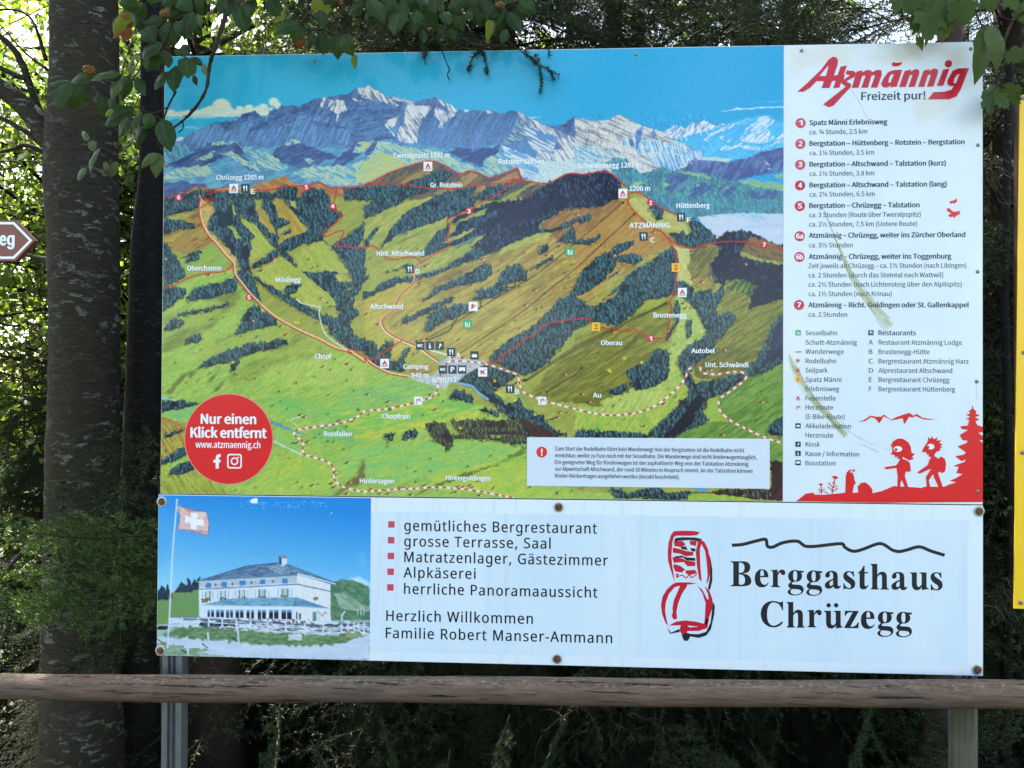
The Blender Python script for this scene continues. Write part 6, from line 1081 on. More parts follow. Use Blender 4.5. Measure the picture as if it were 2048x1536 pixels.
for a_ in ((-.35, 2.5, .3, 1., 0, 'dark spruce close behind the left half of the map board'), (1.15, 2.35, 1.4, 1.05, 1, 'dark spruce close behind the legend side of the board'), (2.9, 2.7, 2.2, 1., 0, 'dark spruce standing behind the yellow sign'),
           (.45, 4.2, 3.3, 1.2, 1, 'tall spruce in the second row behind the middle of the board'), (-1.3, 4.6, 4.4, 1.15, 0, 'spruce in the second row right of the dark beech trunk'), (2.2, 4.9, 5.1, 1.2, 1, 'spruce in the second row behind the right board edge'),
           (-.95, 3.3, .9, 1.1, 1, 'dark spruce behind the upper left of the map board'), (-1.75, 3.7, 2.7, 1.0, 0, 'dark spruce just right of the dark beech trunk'), (-7.2, 2.6, 1.2, .85, 0, 'dark spruce by the fence line left of the arrow sign'), (-9.8, 4.4, 2.2, 1., 1, 'dark spruce farthest along the fence to the left'), (-4.9, 4.9, 3.6, .72, 1, 'dark spruce behind the arrow sign, left of the thick beech'), (4.4, 5.2, 2.9, 1.2, 0, 'spruce in the second row at the far right'), (1.0, 6.8, .2, 1.3, 0, 'spruce deep in the wood behind the board middle'), (-.6, 7.2, 3.9, 1.3, 1, 'spruce deep in the wood left of the board middle'), (3.3, 7.4, 1.9, 1.3, 1, 'spruce deep in the wood towards the right'), (-2.1, 8.6, 2.3, 1.35, 0, 'spruce farthest back in the wood, left'), (2.1, 9., 1.3, 1.4, 0, 'spruce farthest back in the wood, middle right'), (5.6, 8.4, .7, 1.35, 1, 'spruce farthest back in the wood, right'), (.2, 9.8, 5., 1.45, 1, 'spruce farthest back in the wood, middle')): conifer(*a_)
def sapling(x, y, rz, sc, k, label):
    e = tag(empty('young_spruce', (x, y, float(ground_z(x, y)) + .03)), label, 'tree', 'young spruces under the wood'); e.rotation_euler.z = rz; e.scale = (sc,) * 3
    for nm, me in (('crown', SPR[k][0]), ('branches', SPR[k][1]), ('trunk', TRM[k])): o = bpy.data.objects.new(nm, me); COL.objects.link(o); o.parent = e
for a_ in ((-.75, 1.75, .3, .25, 0, 'young spruce low behind the hotel picture'), (-.2, 1.5, 1.1, .24, 1, 'young spruce low behind the list of offers'), (.35, 1.6, 2.1, .25, 0, 'young spruce low behind the middle bolt of the banner'), (.85, 1.7, .9, .25, 1, 'young spruce low behind the backpack sketch'), (1.35, 1.8, 3., .26, 0, 'young spruce low behind the inn name'), (2.0, 1.6, 1.9, .27, 1, 'young spruce low in the gap by the round timber post'), (2.6, 2.0, .2, .3, 0, 'young spruce low under the yellow sign'), (-2.2, 2.4, 4., .3, 1, 'young spruce low left of the thick beech'), (-3.0, 3.2, 2.6, .38, 0, 'young spruce at the left edge under the arrow sign'), (-1.45, 2.6, 5.1, .33, 1, 'young spruce between the dark beech and the channel post'), (-2.5, 1.45, 2.2, .19, 0, 'small young spruce in the lower left corner'), (-2.15, 1.9, 3.2, .21, 1, 'small young spruce beside the foot of the thick beech'), (-2.75, 2.7, 1.2, .36, 1, 'young spruce at the left edge just above the rail'), (-3.6, 4.3, .6, .42, 0, 'taller young spruce at the left edge beyond the others')): sapling(*a_)
# ---------------------------------------------------------------- beech stems
def stem(name, px_pts, Y, label, mat, seed, cat='tree', limbs=(), grp=None, n_=26):
    """trunk laid through photo widths: (y, left x, right x)"""
    P_, r = [], []
    for y, l, rr_ in px_pts: c = at((l + rr_) / 2, y, Y); P_.append(c); r.append((at(rr_, y, Y) - at(l, y, Y)).length / 2 / math.hypot(1, ((l + rr_) / 2 - 1024) / 1539))
    e = tag(empty(name, (P_[-1].x, Y, min(P_[-1].z, float(ground_z(P_[-1].x, Y))))), label, cat, grp)
    trunk_mb(P_, r, seed, n_, .02).build('trunk', mat, e, True)
    for k_, (pts, rad) in enumerate(limbs):
        Q = [at(x, y, Y + dy) for x, y, dy in pts]; trunk_mb(Q, [q * 3.75 / 1539 * .88 for q in rad], seed + k_ + 1, 14, .03).build('limb', mat, e, True)
    return e
main = stem('beech_tree', ((-900, 120, 215), (-350, 108, 222), (0, 101, 236), (160, 100, 238), (330, 88, 236), (480, 96, 240), (700, 99, 241), (960, 92, 238), (1200, 86, 236), (1450, 80, 248), (1700, 68, 262), (2100, 40, 290)), 1.3,
            'thick grey beech trunk with pale lichen blotches beside the arrow sign', bark_b, 7, limbs=(
    (((150, 330, 0), (95, 270, -.02), (50, 215, -.03), (0, 175, -.05), (-120, 90, -.1), (-300, -60, -.2), (-520, -330, -.3)), (40, 27, 23, 20, 17, 12, 2)), (((92, 245, .02), (70, 200, .02), (45, 130, .0), (20, 90, -.02), (-30, 50, -.05), (-140, -40, -.1), (-300, -220, -.2)), (9, 8.5, 8, 7, 6, 4, 1)),
    (((52, 158, 0), (20, 145, 0), (-40, 120, 0), (-160, 90, 0)), (6, 6, 5, 3)), (((86, 290, .03), (50, 262, .03), (0, 235, .03), (-90, 190, .03)), (8, 6.5, 5.5, 4)), (((90, 305, .05), (50, 290, .05), (20, 300, .05), (-80, 318, .05)), (7, 5, 4.5, 3)),
    (((100, 520, .03), (60, 512, .05), (20, 495, .08), (-60, 470, .1)), (7, 5, 4, 2)), (((92, 1040, .05), (70, 1075, .05), (40, 1110, .05), (-30, 1190, .05)), (7, 6, 5, 3)), (((92, 120, 0), (60, 35, .02), (0, 20, .05), (-70, 50, .05)), (5, 3, 2.5, 2)), (((96, 140, 0), (50, 105, .05), (0, 50, .1)), (4, 2.5, 2))))
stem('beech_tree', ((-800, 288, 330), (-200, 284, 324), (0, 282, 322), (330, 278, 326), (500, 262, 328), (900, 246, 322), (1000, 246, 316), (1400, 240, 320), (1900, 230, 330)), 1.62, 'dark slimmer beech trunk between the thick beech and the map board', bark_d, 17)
stem('leaning_tree', ((-300, 262, 300), (0, 284, 330), (500, 318, 385), (900, 344, 425), (1330, 376, 486), (1450, 376, 490), (1700, 376, 500), (2000, 360, 520)), 1.9, 'brown reddish trunk behind the channel post under the hotel picture', bark_r, 27)
stem('old_tree', ((-200, 1880, 1930), (900, 1856, 1912), (1400, 1846, 1905), (1536, 1842, 1908), (1900, 1830, 1920)), 1.1, 'rough barked trunk half hidden by the round timber post', bark_s, 37)
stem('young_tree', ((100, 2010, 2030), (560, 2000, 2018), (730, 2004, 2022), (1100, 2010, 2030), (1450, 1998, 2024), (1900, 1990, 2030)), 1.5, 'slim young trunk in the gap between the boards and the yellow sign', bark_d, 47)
# ---------------------------------------------------------------- nearer conifer branches
def bough(name, root, az, tilt, L, seed, label, mat='young', dens=1., per=620, grp=None, ln=.021, hang=.34, droop=.2):
    roll = (1 if math.cos(az) < 0 else -1) * (1.15 + .25 * math.sin(seed * 1.7))
    e = tag(empty(name, root), label, 'branch', grp); T, Nn = spray(L, seed, per, ln, .0040, droop, hang, dens, .58, .50, .16, .044)
    for nm, VF, mt in (('twigs', T, M['twig']), ('needles', Nn, M[mat])):
        V, F = turned(VF, az, tilt, 1., (0, 0, 0), roll); o = bpy.data.objects.new(nm, trimesh(nm, V, F)); COL.objects.link(o); o.data.materials.append(mt); o.parent = e
    return e
gB = 'low conifer boughs left of the banner'
for i, (px, py, Y, az, til, L, s_, lb, mt) in enumerate(((390, 1075, .55, 3.15, -.10, .66, 61, 'topmost fresh green bough reaching across the thick beech trunk', 'young'), (420, 1120, .62, 3.05, .02, .70, 62, 'second fresh green bough under the topmost one', 'young'), (350, 1190, .5, 2.95, .10, .62, 63, 'third green bough hanging over the trunk foot', 'young'), (430, 1010, .8, 3.3, .25, .62, 64, 'shadowed bough at the board edge above the green boughs', 'needle'),
      (60, 1150, .75, 3.6, .22, .62, 65, 'green bough at the left edge below the arrow sign', 'young'), (360, 1240, .75, 3.2, .3, .55, 66, 'lowest green bough just above the rail', 'needle'), (400, 860, 1.0, 3.4, .5, .6, 67, 'dark bough in front of the slimmer beech', 'needle'), (40, 1230, .9, 2.6, .2, .6, 68, 'dark bough at the left edge above the rail', 'needle'), (400, 1150, .68, 3.0, .16, .72, 69, 'broad green bough between the second and third ones', 'young'), (190, 1170, .6, 2.9, .2, .5, 70, 'green bough tip in front of the thick beech foot', 'young'), (60, 900, 1.1, 3.4, .3, .6, 54, 'dark bough at the left edge under the arrow sign', 'needle'), (330, 1060, .66, 3.25, -.02, .5, 55, 'short green bough just under the board corner', 'young'))):
    bough('conifer_bough', at(px, py, Y), az, til, L, s_, lb, mt, grp=gB)
gR = 'conifer boughs below the rail'
for i, (px, py, Y, az, til, L, s_, lb) in enumerate(((1300, 1440, .7, -.4, .5, .6, 71, 'bough hanging under the rail below the inn logo'), (1750, 1400, .75, -2.4, .55, .65, 72, 'bough hanging under the rail left of the timber post'), (1020, 1430, .8, -1.9, .5, .6, 73, 'bough hanging under the middle of the rail'), (760, 1440, .9, -.9, .55, .6, 74, 'bough under the rail below the list of offers'), (560, 1400, .95, -1.2, .5, .55, 75, 'bough under the rail below the hotel picture'), (2100, 1400, .8, 3.0, .4, .6, 76, 'bough under the rail at the right edge'), (900, 1500, .8, -1.5, .6, .6, 56, 'low bough at the bottom below the list of offers'), (1500, 1480, .75, -1.2, .55, .65, 57, 'low bough at the bottom below the inn name'), (620, 1480, .8, -.6, .5, .6, 58, 'low bough at the bottom right of the channel post'), (1150, 1400, .95, -2.2, .5, .6, 59, 'bough between banner and rail under the lower middle bolt'), (2120, 1150, .9, 3.1, .3, .55, 77, 'bough behind the gap below the yellow sign'), (2090, 480, .9, 3.0, .2, .5, 78, 'bough in the gap between legend and yellow sign'))):
    bough('conifer_bough', at(px, py, Y), az, til, L, s_, lb, 'needle', grp=gR)
gT = 'conifer boughs above the map board'
for i, (px, py, Y, az, til, L, s_, lb) in enumerate(((1240, -40, .55, -.3, .25, .55, 81, 'green bough above the middle right of the map board'), (1500, -60, .6, -2.7, .25, .6, 82, 'bough above the map right of the middle'), (1700, -30, .65, 3.0, .2, .6, 83, 'bough above the legend panel'), (880, -40, .7, -2.9, .3, .6, 84, 'bough above the snowy summit of the map'), (520, -30, .75, -.1, .3, .6, 85, 'bough behind the overhanging twig at the upper left'), (1120, -30, .45, -2.2, .3, .42, 86, 'small bough above the map centre'))):
    bough('conifer_bough', at(px, py, Y), az, til, L, s_, lb, 'needle', grp=gT)
# little hanging shoots in front of the blue printed sky
def shoot(name, paths, Y, label, nw_=1500, mat='needle'):
    e = tag(empty(name, at(*paths[0][0], Y)), label, 'twig'); R = np.random.default_rng(len(label)); A, B, W, bare = [], [], [], []
    for p in paths:
        f_ = p[-1] if isinstance(p[-1], (int, float)) else 1; q = [v for v in p if isinstance(v, tuple)]; q = np.array([at(x, y, Y + .012 * math.sin(i_ * 1.3)) for i_, (x, y) in enumerate(smooth(q, 4))]); A.append(q[:-1]); B.append(q[1:]); W.append(np.full(len(q) - 1, .0022 if not f_ else .0015)); bare.append(np.full(len(q) - 1, f_))
    A, B, W, bare = map(np.concatenate, (A, B, W, bare)); o_ = np.array(e.location); V, F = tri_tubes(A - o_, B - o_, W, W * .9); ob = bpy.data.objects.new('twigs', trimesh('twigs', V, F)); COL.objects.link(ob); ob.data.materials.append(M['twig']); ob.parent = e
    k = bare > 0
    if k.any():
        V, F = needles(A[k] - o_, B[k] - o_, R, nw_, .013, .0026, .9); ob = bpy.data.objects.new('needles', trimesh('needles', V, F)); COL.objects.link(ob); ob.data.materials.append(M[mat]); ob.parent = e
shoot('spruce_twig', (((1015, 82), (1045, 105), (1070, 125), 0), ((1062, 112), (1078, 132), (1083, 160), (1081, 186), 1), ((1078, 132), (1098, 140), (1108, 160), 1), ((1095, 140), (1118, 150), 1), ((1068, 108), (1080, 122), 1), ((1095, 92), (1100, 112), 1), ((1048, 100), (1062, 118), (1072, 128), 1)), -.03, 'forked spruce twig hanging over the printed sky right of the summit')
shoot('spruce_twig', (((958, 78), (963, 100), 1), ((962, 100), (944, 118), (937, 143), 1), ((963, 100), (970, 120), (974, 146), 1), ((905, 70), (940, 88), (1008, 93), 0)), -.02, 'short twin spruce shoots hanging over the printed sky above the massif')
shoot('spruce_twig', (((838, 84), (852, 100), (848, 116), 1), ((838, 84), (852, 130), 0)), -.02, 'tiny spruce shoot at the board top left of the bare hanging stalk')
shoot('bare_stalk', (((877, 60), (884, 100), (894, 128), (899, 137), (895, 150), (899, 160), 0),), -.02, 'bare brown stalk hanging over the printed sky')
# dry twigs
def dry(seed, px, py, Y, label, n_=26, spread=90):
    R = np.random.default_rng(seed); A, B, W = [], [], []
    for i in range(n_):
        x, y = px + R.normal() * spread, py + R.normal() * 26; a_ = R.uniform(.2, 2.9); pts = [(x, y)]
        for k in range(6): a_ += R.normal() * .35; l = R.uniform(8, 18); x += math.cos(a_) * l; y += math.sin(a_) * l; pts.append((x, y))
        q = np.array([at(u, v_, Y + R.uniform(-.12, .12) * 0 + .03 * k_) for k_, (u, v_) in enumerate(smooth(pts, 3))]); A.append(q[:-1]); B.append(q[1:]); W.append(np.linspace(.0024, .0012, len(q) - 1))
    V, F = tri_tubes(*map(np.concatenate, (A, B, W)), np.concatenate(W) * .9); e = link('dry_twigs', trimesh('dry_twigs', V, F), M['deadtwig']); tag(e, label, 'twigs', 'tangles of dry twigs')
dry(1, 470, 80, .3, 'tangle of dry brown twigs above the left of the map board', 16, 40); dry(2, 1230, 1440, .5, 'tangle of dry twigs below the rail under the inn logo', 12, 60); dry(3, 1560, 50, .7, 'grey dry twigs above the right of the map', 22, 110); dry(4, 1990, 330, .7, 'dry twigs in the gap beside the legend', 12, 20); dry(5, 1990, 1180, .7, 'dry twigs low in the gap beside the banner', 12, 25); dry(6, 700, 90, .4, 'thin dry twigs behind the overhanging leaves', 12, 50); dry(7, 620, 1420, .7, 'dry twigs below the rail under the hotel picture', 6, 60)

# ---------------------------------------------------------------- sunlit broadleaf trees down the slope
M['far_leaf'] = leaf_mat('sun_toned_leaves', (.07, .12, .020), (.12, .165, .028), (.25, .36, .035), .52, .5)  # sunlight put into the leaf colour with brighter, yellower tones
M['dim_leaf'] = leaf_mat('shade_toned_leaves', (.035, .075, .020), (.07, .115, .030), (.16, .26, .03), .4, .45)  # darker copy of the leaf colour, shade put into the tones
def leaf_cloud(R, C, size):
    m = len(C); d = R.normal(size=(m, 3)); d[:, 2] -= .5; d /= np.linalg.norm(d, axis=1)[:, None]; s_ = np.cross(d, R.normal(size=(m, 3))); s_ /= np.linalg.norm(s_, axis=1)[:, None]; l = (size * R.uniform(.6, 1.2, m))[:, None]
    up = np.cross(d, s_) * l * .10; V = np.stack([C, C + d * l * .45 + s_ * l * .33 + up, C + d * l, C + d * l * .45 - s_ * l * .33 + up], 1).reshape(-1, 3); b_ = np.arange(m)[:, None] * 4; return V, np.concatenate([b_ + np.array([[0, 1, 2]]), b_ + np.array([[0, 2, 3]])])
def broad_mesh(seed, H, Rr, nl, size, z0=.12):
    R = np.random.default_rng(seed); A, B, W, tips = [], [], [], []
    for k in range(80):
        z = H * R.uniform(z0, .92); az = R.uniform(0, 2 * PI); l = Rr * (1 - abs(z / H - .5) * 1.1) * R.uniform(.6, 1.1); n_ = 7; t = np.linspace(0, 1, n_); q = np.stack([np.cos(az + t * .3) * l * t, np.sin(az + t * .3) * l * t, z + l * (.35 * t - .25 * t * t) + R.normal(0, .04, n_)], 1)
        A.append(q[:-1]); B.append(q[1:]); W.append(np.linspace(.035, .006, n_ - 1) * H / 8)
        for j in range(2, n_):
            for _ in range(3): v_ = R.normal(size=3); v_ /= np.linalg.norm(v_); e_ = q[j] + v_ * l * .3 * R.uniform(.4, 1); A.append(q[j][None]); B.append(e_[None]); W.append(np.array([.005])); tips.append((q[j], e_))
    T = np.array([R.integers(len(tips)) for _ in range(nl)]); P0 = np.array([tips[i][0] for i in T]); P1 = np.array([tips[i][1] for i in T]); C = P0 + (P1 - P0) * R.uniform(.2, 1.15, (nl, 1)) + R.normal(0, .07, (nl, 3)) * H / 8
    V, F = leaf_cloud(R, C, size); me = trimesh('crown', V, F); A, B, W = map(np.concatenate, (A, B, W)); V, F = tri_tubes(A, B, W, W * .8); mb = trimesh('limbs', V, F); mb.materials.append(M['twig'])
    o = trunk_mb([(0, 0, -1), (.06, 0, H * .3), (-.04, .03, H * .7), (0, 0, H * .95)], [.16, .12, .07, .01], seed, 12).build('trunk', bark_d, None, True); tm = o.data; bpy.data.objects.remove(o); return me, mb, tm
BD = [broad_mesh(91, 8., 2.9, 24000, .075), broad_mesh(92, 6.5, 2.5, 12000, .075, .05)]
for b_ in BD: b_[0].materials.append(M['far_leaf'])
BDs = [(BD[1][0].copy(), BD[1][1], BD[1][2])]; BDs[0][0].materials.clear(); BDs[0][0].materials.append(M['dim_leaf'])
def broad(x, y, rz, sc, m_, label, grp='sunlit broadleaf trees down the slope', dz=0):
    e = tag(empty('broadleaf_tree', (x, y, float(ground_z(x, y)) + dz)), label, 'tree', grp); e.rotation_euler.z = rz; e.scale = (sc,) * 3
    for nm, me in zip(('crown', 'limbs', 'trunk'), m_): o = bpy.data.objects.new(nm, me); COL.objects.link(o); o.parent = e
for a_ in ((-5.4, 9., .3, 1.75, BD[0], 'sunlit yellow green tree left of the thick beech, nearest of its group'), (-8.8, 13.5, 1.7, 2.1, BD[1], 'sunlit tree at the left edge behind the arrow sign'), (-2.6, 11., 2.9, 1.8, BD[0], 'sunlit tree seen between the two beech trunks'), (-6.6, 11.5, 5.1, 2.1, BD[0], 'tall sunlit tree filling the gap above the beech limbs'), (-4.9, 6.6, 4.1, 1.25, BD[1], 'smaller sunlit tree behind the arrow sign'),
           (3.9, 11., 2.2, 1.7, BD[0], 'sunlit tree glimpsed right of the legend'), (7.2, 10.5, 3.1, 1.8, BD[1], 'sunlit tree at the upper right corner'), (.9, 15., 1.1, 1.8, BD[1], 'sunlit tree far behind the board middle')): broad(*a_)
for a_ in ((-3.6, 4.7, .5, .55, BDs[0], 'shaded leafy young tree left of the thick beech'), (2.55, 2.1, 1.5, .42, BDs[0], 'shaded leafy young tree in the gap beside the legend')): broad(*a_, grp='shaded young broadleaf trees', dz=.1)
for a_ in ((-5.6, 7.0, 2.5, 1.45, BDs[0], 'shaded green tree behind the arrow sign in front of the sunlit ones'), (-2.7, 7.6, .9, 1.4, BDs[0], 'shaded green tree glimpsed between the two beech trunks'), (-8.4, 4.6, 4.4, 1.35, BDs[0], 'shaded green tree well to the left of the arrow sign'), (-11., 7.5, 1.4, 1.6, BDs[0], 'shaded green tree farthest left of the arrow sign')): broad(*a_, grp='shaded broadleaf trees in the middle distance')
for a_ in ((-5.5, -13., .5, 1.5, BDs[0], 'unseen leafy tree behind the viewer to the left, added for reflections'), (1.2, -15.5, 1.9, 1.7, BDs[0], 'unseen leafy tree straight behind the viewer, added for reflections'), (6.5, -14., 3.1, 1.5, BDs[0], 'unseen leafy tree behind the viewer to the right, added for reflections'), (-11., -15., 4.1, 1.8, BDs[0], 'unseen leafy tree behind the viewer far to the left, added for reflections')): broad(*a_, grp='unseen trees added for the board reflections')  # unseen trees put behind the viewer for the glossy boards to reflect

for rz_ in (0, 1.9, 4.1):  # out-of-view crown copies added and widened to keep sun off the rail
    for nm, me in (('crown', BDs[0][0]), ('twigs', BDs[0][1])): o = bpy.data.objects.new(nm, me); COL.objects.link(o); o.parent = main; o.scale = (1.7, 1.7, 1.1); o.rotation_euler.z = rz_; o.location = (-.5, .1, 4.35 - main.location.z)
# ---------------------------------------------------------------- overhanging leaves in front of the board
def leafmat2(name, c1, c2, tr, trans): return leaf_mat(name, c1, c2, tr, trans, .5, spec=.14)
def veined(m):
    t = m.node_tree; p = t.nodes['Principled BSDF']; src = p.inputs['Base Color'].links[0].from_socket; a = t.nodes.new('ShaderNodeAttribute'); a.attribute_name = 'blade'; s_ = t.nodes.new('ShaderNodeSeparateColor'); t.links.new(a.outputs['Color'], s_.inputs[0])
    def mt(op, x, y=None):
        q = t.nodes.new('ShaderNodeMath'); q.operation = op
        for i, v_ in ((0, x), (1, y)):
            if v_ is None: continue
            if hasattr(v_, 'is_linked'): t.links.new(v_, q.inputs[i])
            else: q.inputs[i].default_value = v_
        return q.outputs[0]
    u = mt('ABSOLUTE', mt('SUBTRACT', s_.outputs[1], .5)); mid = mt('LESS_THAN', u, .022); side = mt('LESS_THAN', mt('PINGPONG', mt('SUBTRACT', mt('MULTIPLY', s_.outputs[0], 7.), mt('MULTIPLY', u, 3.)), .5), .05); f_ = mt('MAXIMUM', mid, mt('MULTIPLY', side, .5)); rim = mt('MULTIPLY', mt('GREATER_THAN', u, .478), .55); f_ = mt('MULTIPLY', mt('MAXIMUM', f_, rim), .5)
    x = t.nodes.new('ShaderNodeMix'); x.data_type = 'RGBA'; t.links.new(f_, x.inputs[0]); t.links.new(src, x.inputs[6]); x.inputs[7].default_value = (.10, .13, .05, 1); t.links.new(x.outputs[2], p.inputs['Base Color']); return m
M['leaf'] = leafmat2('glossy_beech_leaf', (.013, .031, .009), (.026, .056, .014), (.09, .16, .015), .17); M['pale'] = leafmat2('pale_leaf', (.055, .085, .03), (.10, .13, .05), (.12, .17, .03), .15); M['yel'] = leafmat2('yellowing_leaf', (.11, .14, .015), (.17, .17, .02), (.35, .38, .03), .3); M['orange'] = leafmat2('withered_leaf', (.16, .050, .010), (.24, .085, .018), (.3, .12, .02), .2)
for k_ in ('leaf', 'pale', 'yel', 'orange'): veined(M[k_])
def leaf_geo(bp, tp, wpx, Y, R, curl=1., prof=None, rag=.08, fold=.28):
    """a single leaf: 9 x 5 grid with midrib fold, droop and ragged rim"""
    a, b = np.array(at(*bp, Y)), np.array(at(*tp, Y + R.uniform(-.02, .02))); d = b - a; L = np.linalg.norm(d); d /= L; nrm = np.array([R.normal() * .25, -1, R.normal() * .25]); s_ = np.cross(d, nrm); s_ /= np.linalg.norm(s_); nrm = np.cross(s_, d); w_ = wpx * (2.44 + Y) / 1539 * .5
    m, k = 15, 7; V = []; tl = R.uniform(-.5, .5); ph = R.uniform(0, 6)
    for i in range(m):
        t = i / (m - 1); pw = np.interp(t, (0, .05, .15, .3, .45, .6, .75, .87, .95, 1), (.06, .38, .76, .98, 1., .9, .66, .36, .13, .0))
        for j in range(k):
            u = (j / (k - 1) - .5) * 2; rg = 1 + (R.uniform(-rag, rag) + .05 * (i % 2)) * (abs(u) > .9) 
            V.append(a + d * L * t + s_ * (w_ * pw * u * rg) + nrm * (-fold * w_ * abs(u) * pw + tl * w_ * u * pw + curl * L * .16 * math.sin(t * PI * .9) - curl * .06 * L * t * t + .13 * w_ * abs(u) ** 2 * math.sin(t * 11 + ph + u) * pw + R.normal() * .015 * w_))
    F = [q_ for i in range(m - 1) for j in range(k - 1) for q_ in ((i * k + j, i * k + j + 1, (i + 1) * k + j + 1), (i * k + j, (i + 1) * k + j + 1, (i + 1) * k + j))]; return np.array(V), np.array(F)
def leaf_branch(name, label, twigs, leaves, Yb, seed, cat='branch', maple=False, balls=()):
    R = np.random.default_rng(seed); e = tag(empty(name, at(*twigs[0][0][0], Yb)), label, cat); tm = MB()
    for pts, rad in twigs: q = smooth(pts, 5); tm.tube([at(x, y, Yb + .015 * math.sin(i * .5)) for i, (x, y) in enumerate(q)], [r * (2.44 + Yb) / 1539 * (1 + .18 * math.sin(i * 2.1)) for i, r in enumerate(np.linspace(rad[0], rad[1], len(q)))], 7)
    tm.build('twigs', M['twig'], e, True); by = {}
    for l in leaves:
        bp, tp, wd_, mt = l[:4]; Y = Yb + R.uniform(-.06, .03)
        by.setdefault(mt, []).append(maple_geo(bp, tp, wd_, Y, R) if maple and len(l) < 5 else leaf_geo(bp, tp, wd_, Y, R, R.uniform(.4, 1.2)))
    nm = dict(leaf='green_leaves', pale='pale_leaves', yel='yellowing_leaves', orange='withered_leaves', mleaf='green_leaves')
    for mt, G_ in by.items():
        V, F = joined(G_); me = trimesh(nm[mt], V, F, True); ca = me.color_attributes.new('blade', 'FLOAT_COLOR', 'POINT'); bl = []
        for g_ in G_:
            q = np.zeros((len(g_[0]), 4), np.float32); q[:, 3] = 1; q[:, 1] = .3
            if len(q) == 105: i_ = np.arange(105); q[:, 0] = (i_ // 7) / 14; q[:, 1] = (i_ % 7) / 6
            bl.append(q)
        ca.data.foreach_set('color', np.concatenate(bl).ravel()); link(nm[mt], me, M[mt], e)
    for i, (x, y, r) in enumerate(balls):
        c_ = at(x, y, Yb - .03); k_ = r * (2.41 + Yb) / 1539; bm = bmesh.new(); bmesh.ops.create_icosphere(bm, subdivisions=3, radius=k_)
        for v_ in bm.verts: v_.co *= 1 + R.uniform(-.16, .22); v_.co.z *= .9
        bm.transform(Matrix.Translation(c_)); m_ = MB(); m_.bm(bm); m_.build('seed_husk', M['orange'], e)
    return e
zA = lambda x, y: (x * 480 / 2048, y * 480 / 2048); kA = 480 / 2048
zD = lambda x, y: (400 + x * 500 / 2048, y * 500 / 2048); kD = 500 / 2048
zE = lambda x, y: (880 + x * 520 / 2048, y * 520 / 2048); kE = 520 / 2048
zF = lambda x, y: (1400 + x * 648 / 2048, y * 648 / 2048); kF = 648 / 2048
def lv(z, k, s_):
    out = []
    for t in s_.split(';'):
        q = t.split(); n4 = [float(v) for v in q[:5]]; out.append((z(n4[0], n4[1]), z(n4[2], n4[3]), n4[4] * k * .86, q[5] if len(q) > 5 else 'leaf'))
    return out
LA = lv(zA, kA, '1450 170 1480 405 250;1385 150 1150 280 170;1500 180 1630 340 140;1300 425 1260 610 260;1210 440 1095 590 160;1390 430 1445 580 150;1500 560 1480 790 180;1590 490 1600 670 170;1630 490 1740 570 80;1730 550 1770 655 70 pale;1420 610 1320 775 140;1650 640 1682 735 60;1020 630 770 690 150;840 650 590 715 130 leaf;600 690 395 730 110;570 710 500 945 150;710 730 590 925 210;1030 680 950 855 110 pale;1100 640 1045 865 150;1160 660 1240 825 100;875 810 890 1020 120;925 845 995 935 90;1145 925 890 1085 190;960 930 900 1000 70 yel;1210 955 1110 1170 150;1290 970 1240 1105 140;1380 1015 1460 1300 180;1230 1080 1160 1240 150;1100 1000 1015 1180 130;1350 1310 1205 1435 90 pale;1365 1310 1330 1525 125 pale;790 1195 795 1300 85 pale;850 1260 770 1490 95 pale;730 1430 665 1550 90 pale;880 1390 950 1460 80 pale;1000 1380 940 1520 80 pale;1140 180 960 335 110 orange;1120 140 1015 130 70 orange;1120 250 1040 365 80 orange;1530 -20 1640 105 160;1925 -20 1950 142 190;1380 40 1540 -10 110;1700 -20 1690 120 60 yel;1690 120 1710 235 70 pale;1600 380 1560 470 110;1250 220 1330 330 140;1480 430 1640 470 90;1190 60 1010 30 120;1400 -60 1250 20 130;760 1200 700 1120 70 pale')
LB = lv(zD, kD, '220 -40 215 140 180;420 -30 405 160 130;560 -30 655 155 160;945 -20 920 85 90 yel;800 190 605 275 160;805 195 790 395 145;930 270 880 412 90;990 270 1010 452 145;1120 285 1130 492 145;1165 285 1255 460 165;1262 440 1270 572 75 yel;700 110 600 190 70 yel;1450 40 1385 172 140;1580 -30 1510 162 130;1640 70 1590 292 205;1780 80 1755 292 135;1830 60 1945 232 150;1695 -30 1680 85 120;1910 -20 1930 100 150;1830 240 1830 362 80;1990 90 2045 210 110;1150 -10 1160 62 45 orange;340 20 370 60 70 orange;300 -60 330 60 150;700 -60 720 20 130;1080 -60 1080 30 140;1320 -70 1260 10 140;1420 90 1350 180 90;860 330 770 400 70 orange')
LC = lv(zE, kE, '100 -20 150 112 160;270 10 325 225 125;355 -20 372 92 110;385 150 370 345 65 yel;440 140 505 290 100;525 230 485 355 85;545 90 640 270 135;600 35 672 165 115 leaf;690 -10 752 110 65;215 85 245 165 75;45 110 62 205 95;85 195 110 325 95;10 10 -10 95 90;380 320 385 350 40 orange;620 260 615 285 45 orange;200 -30 230 90 130;0 220 30 300 80;150 120 180 210 60 yel;400 150 420 280 60 pale')
_RL = np.random.default_rng(77)
def sprinkle(n_, x0, x1, y0, y1, w0=38, w1=58):
    out = []
    for i in range(n_):
        x, y = _RL.uniform(x0, x1), _RL.uniform(y0, y1); a_ = _RL.uniform(.6, 2.5); l = _RL.uniform(34, 62); out.append(((x, y), (x + math.cos(a_) * l, y + math.sin(a_) * l), _RL.uniform(w0, w1) * .62, 'leaf' if _RL.random() < .86 else 'yel'))
    return out
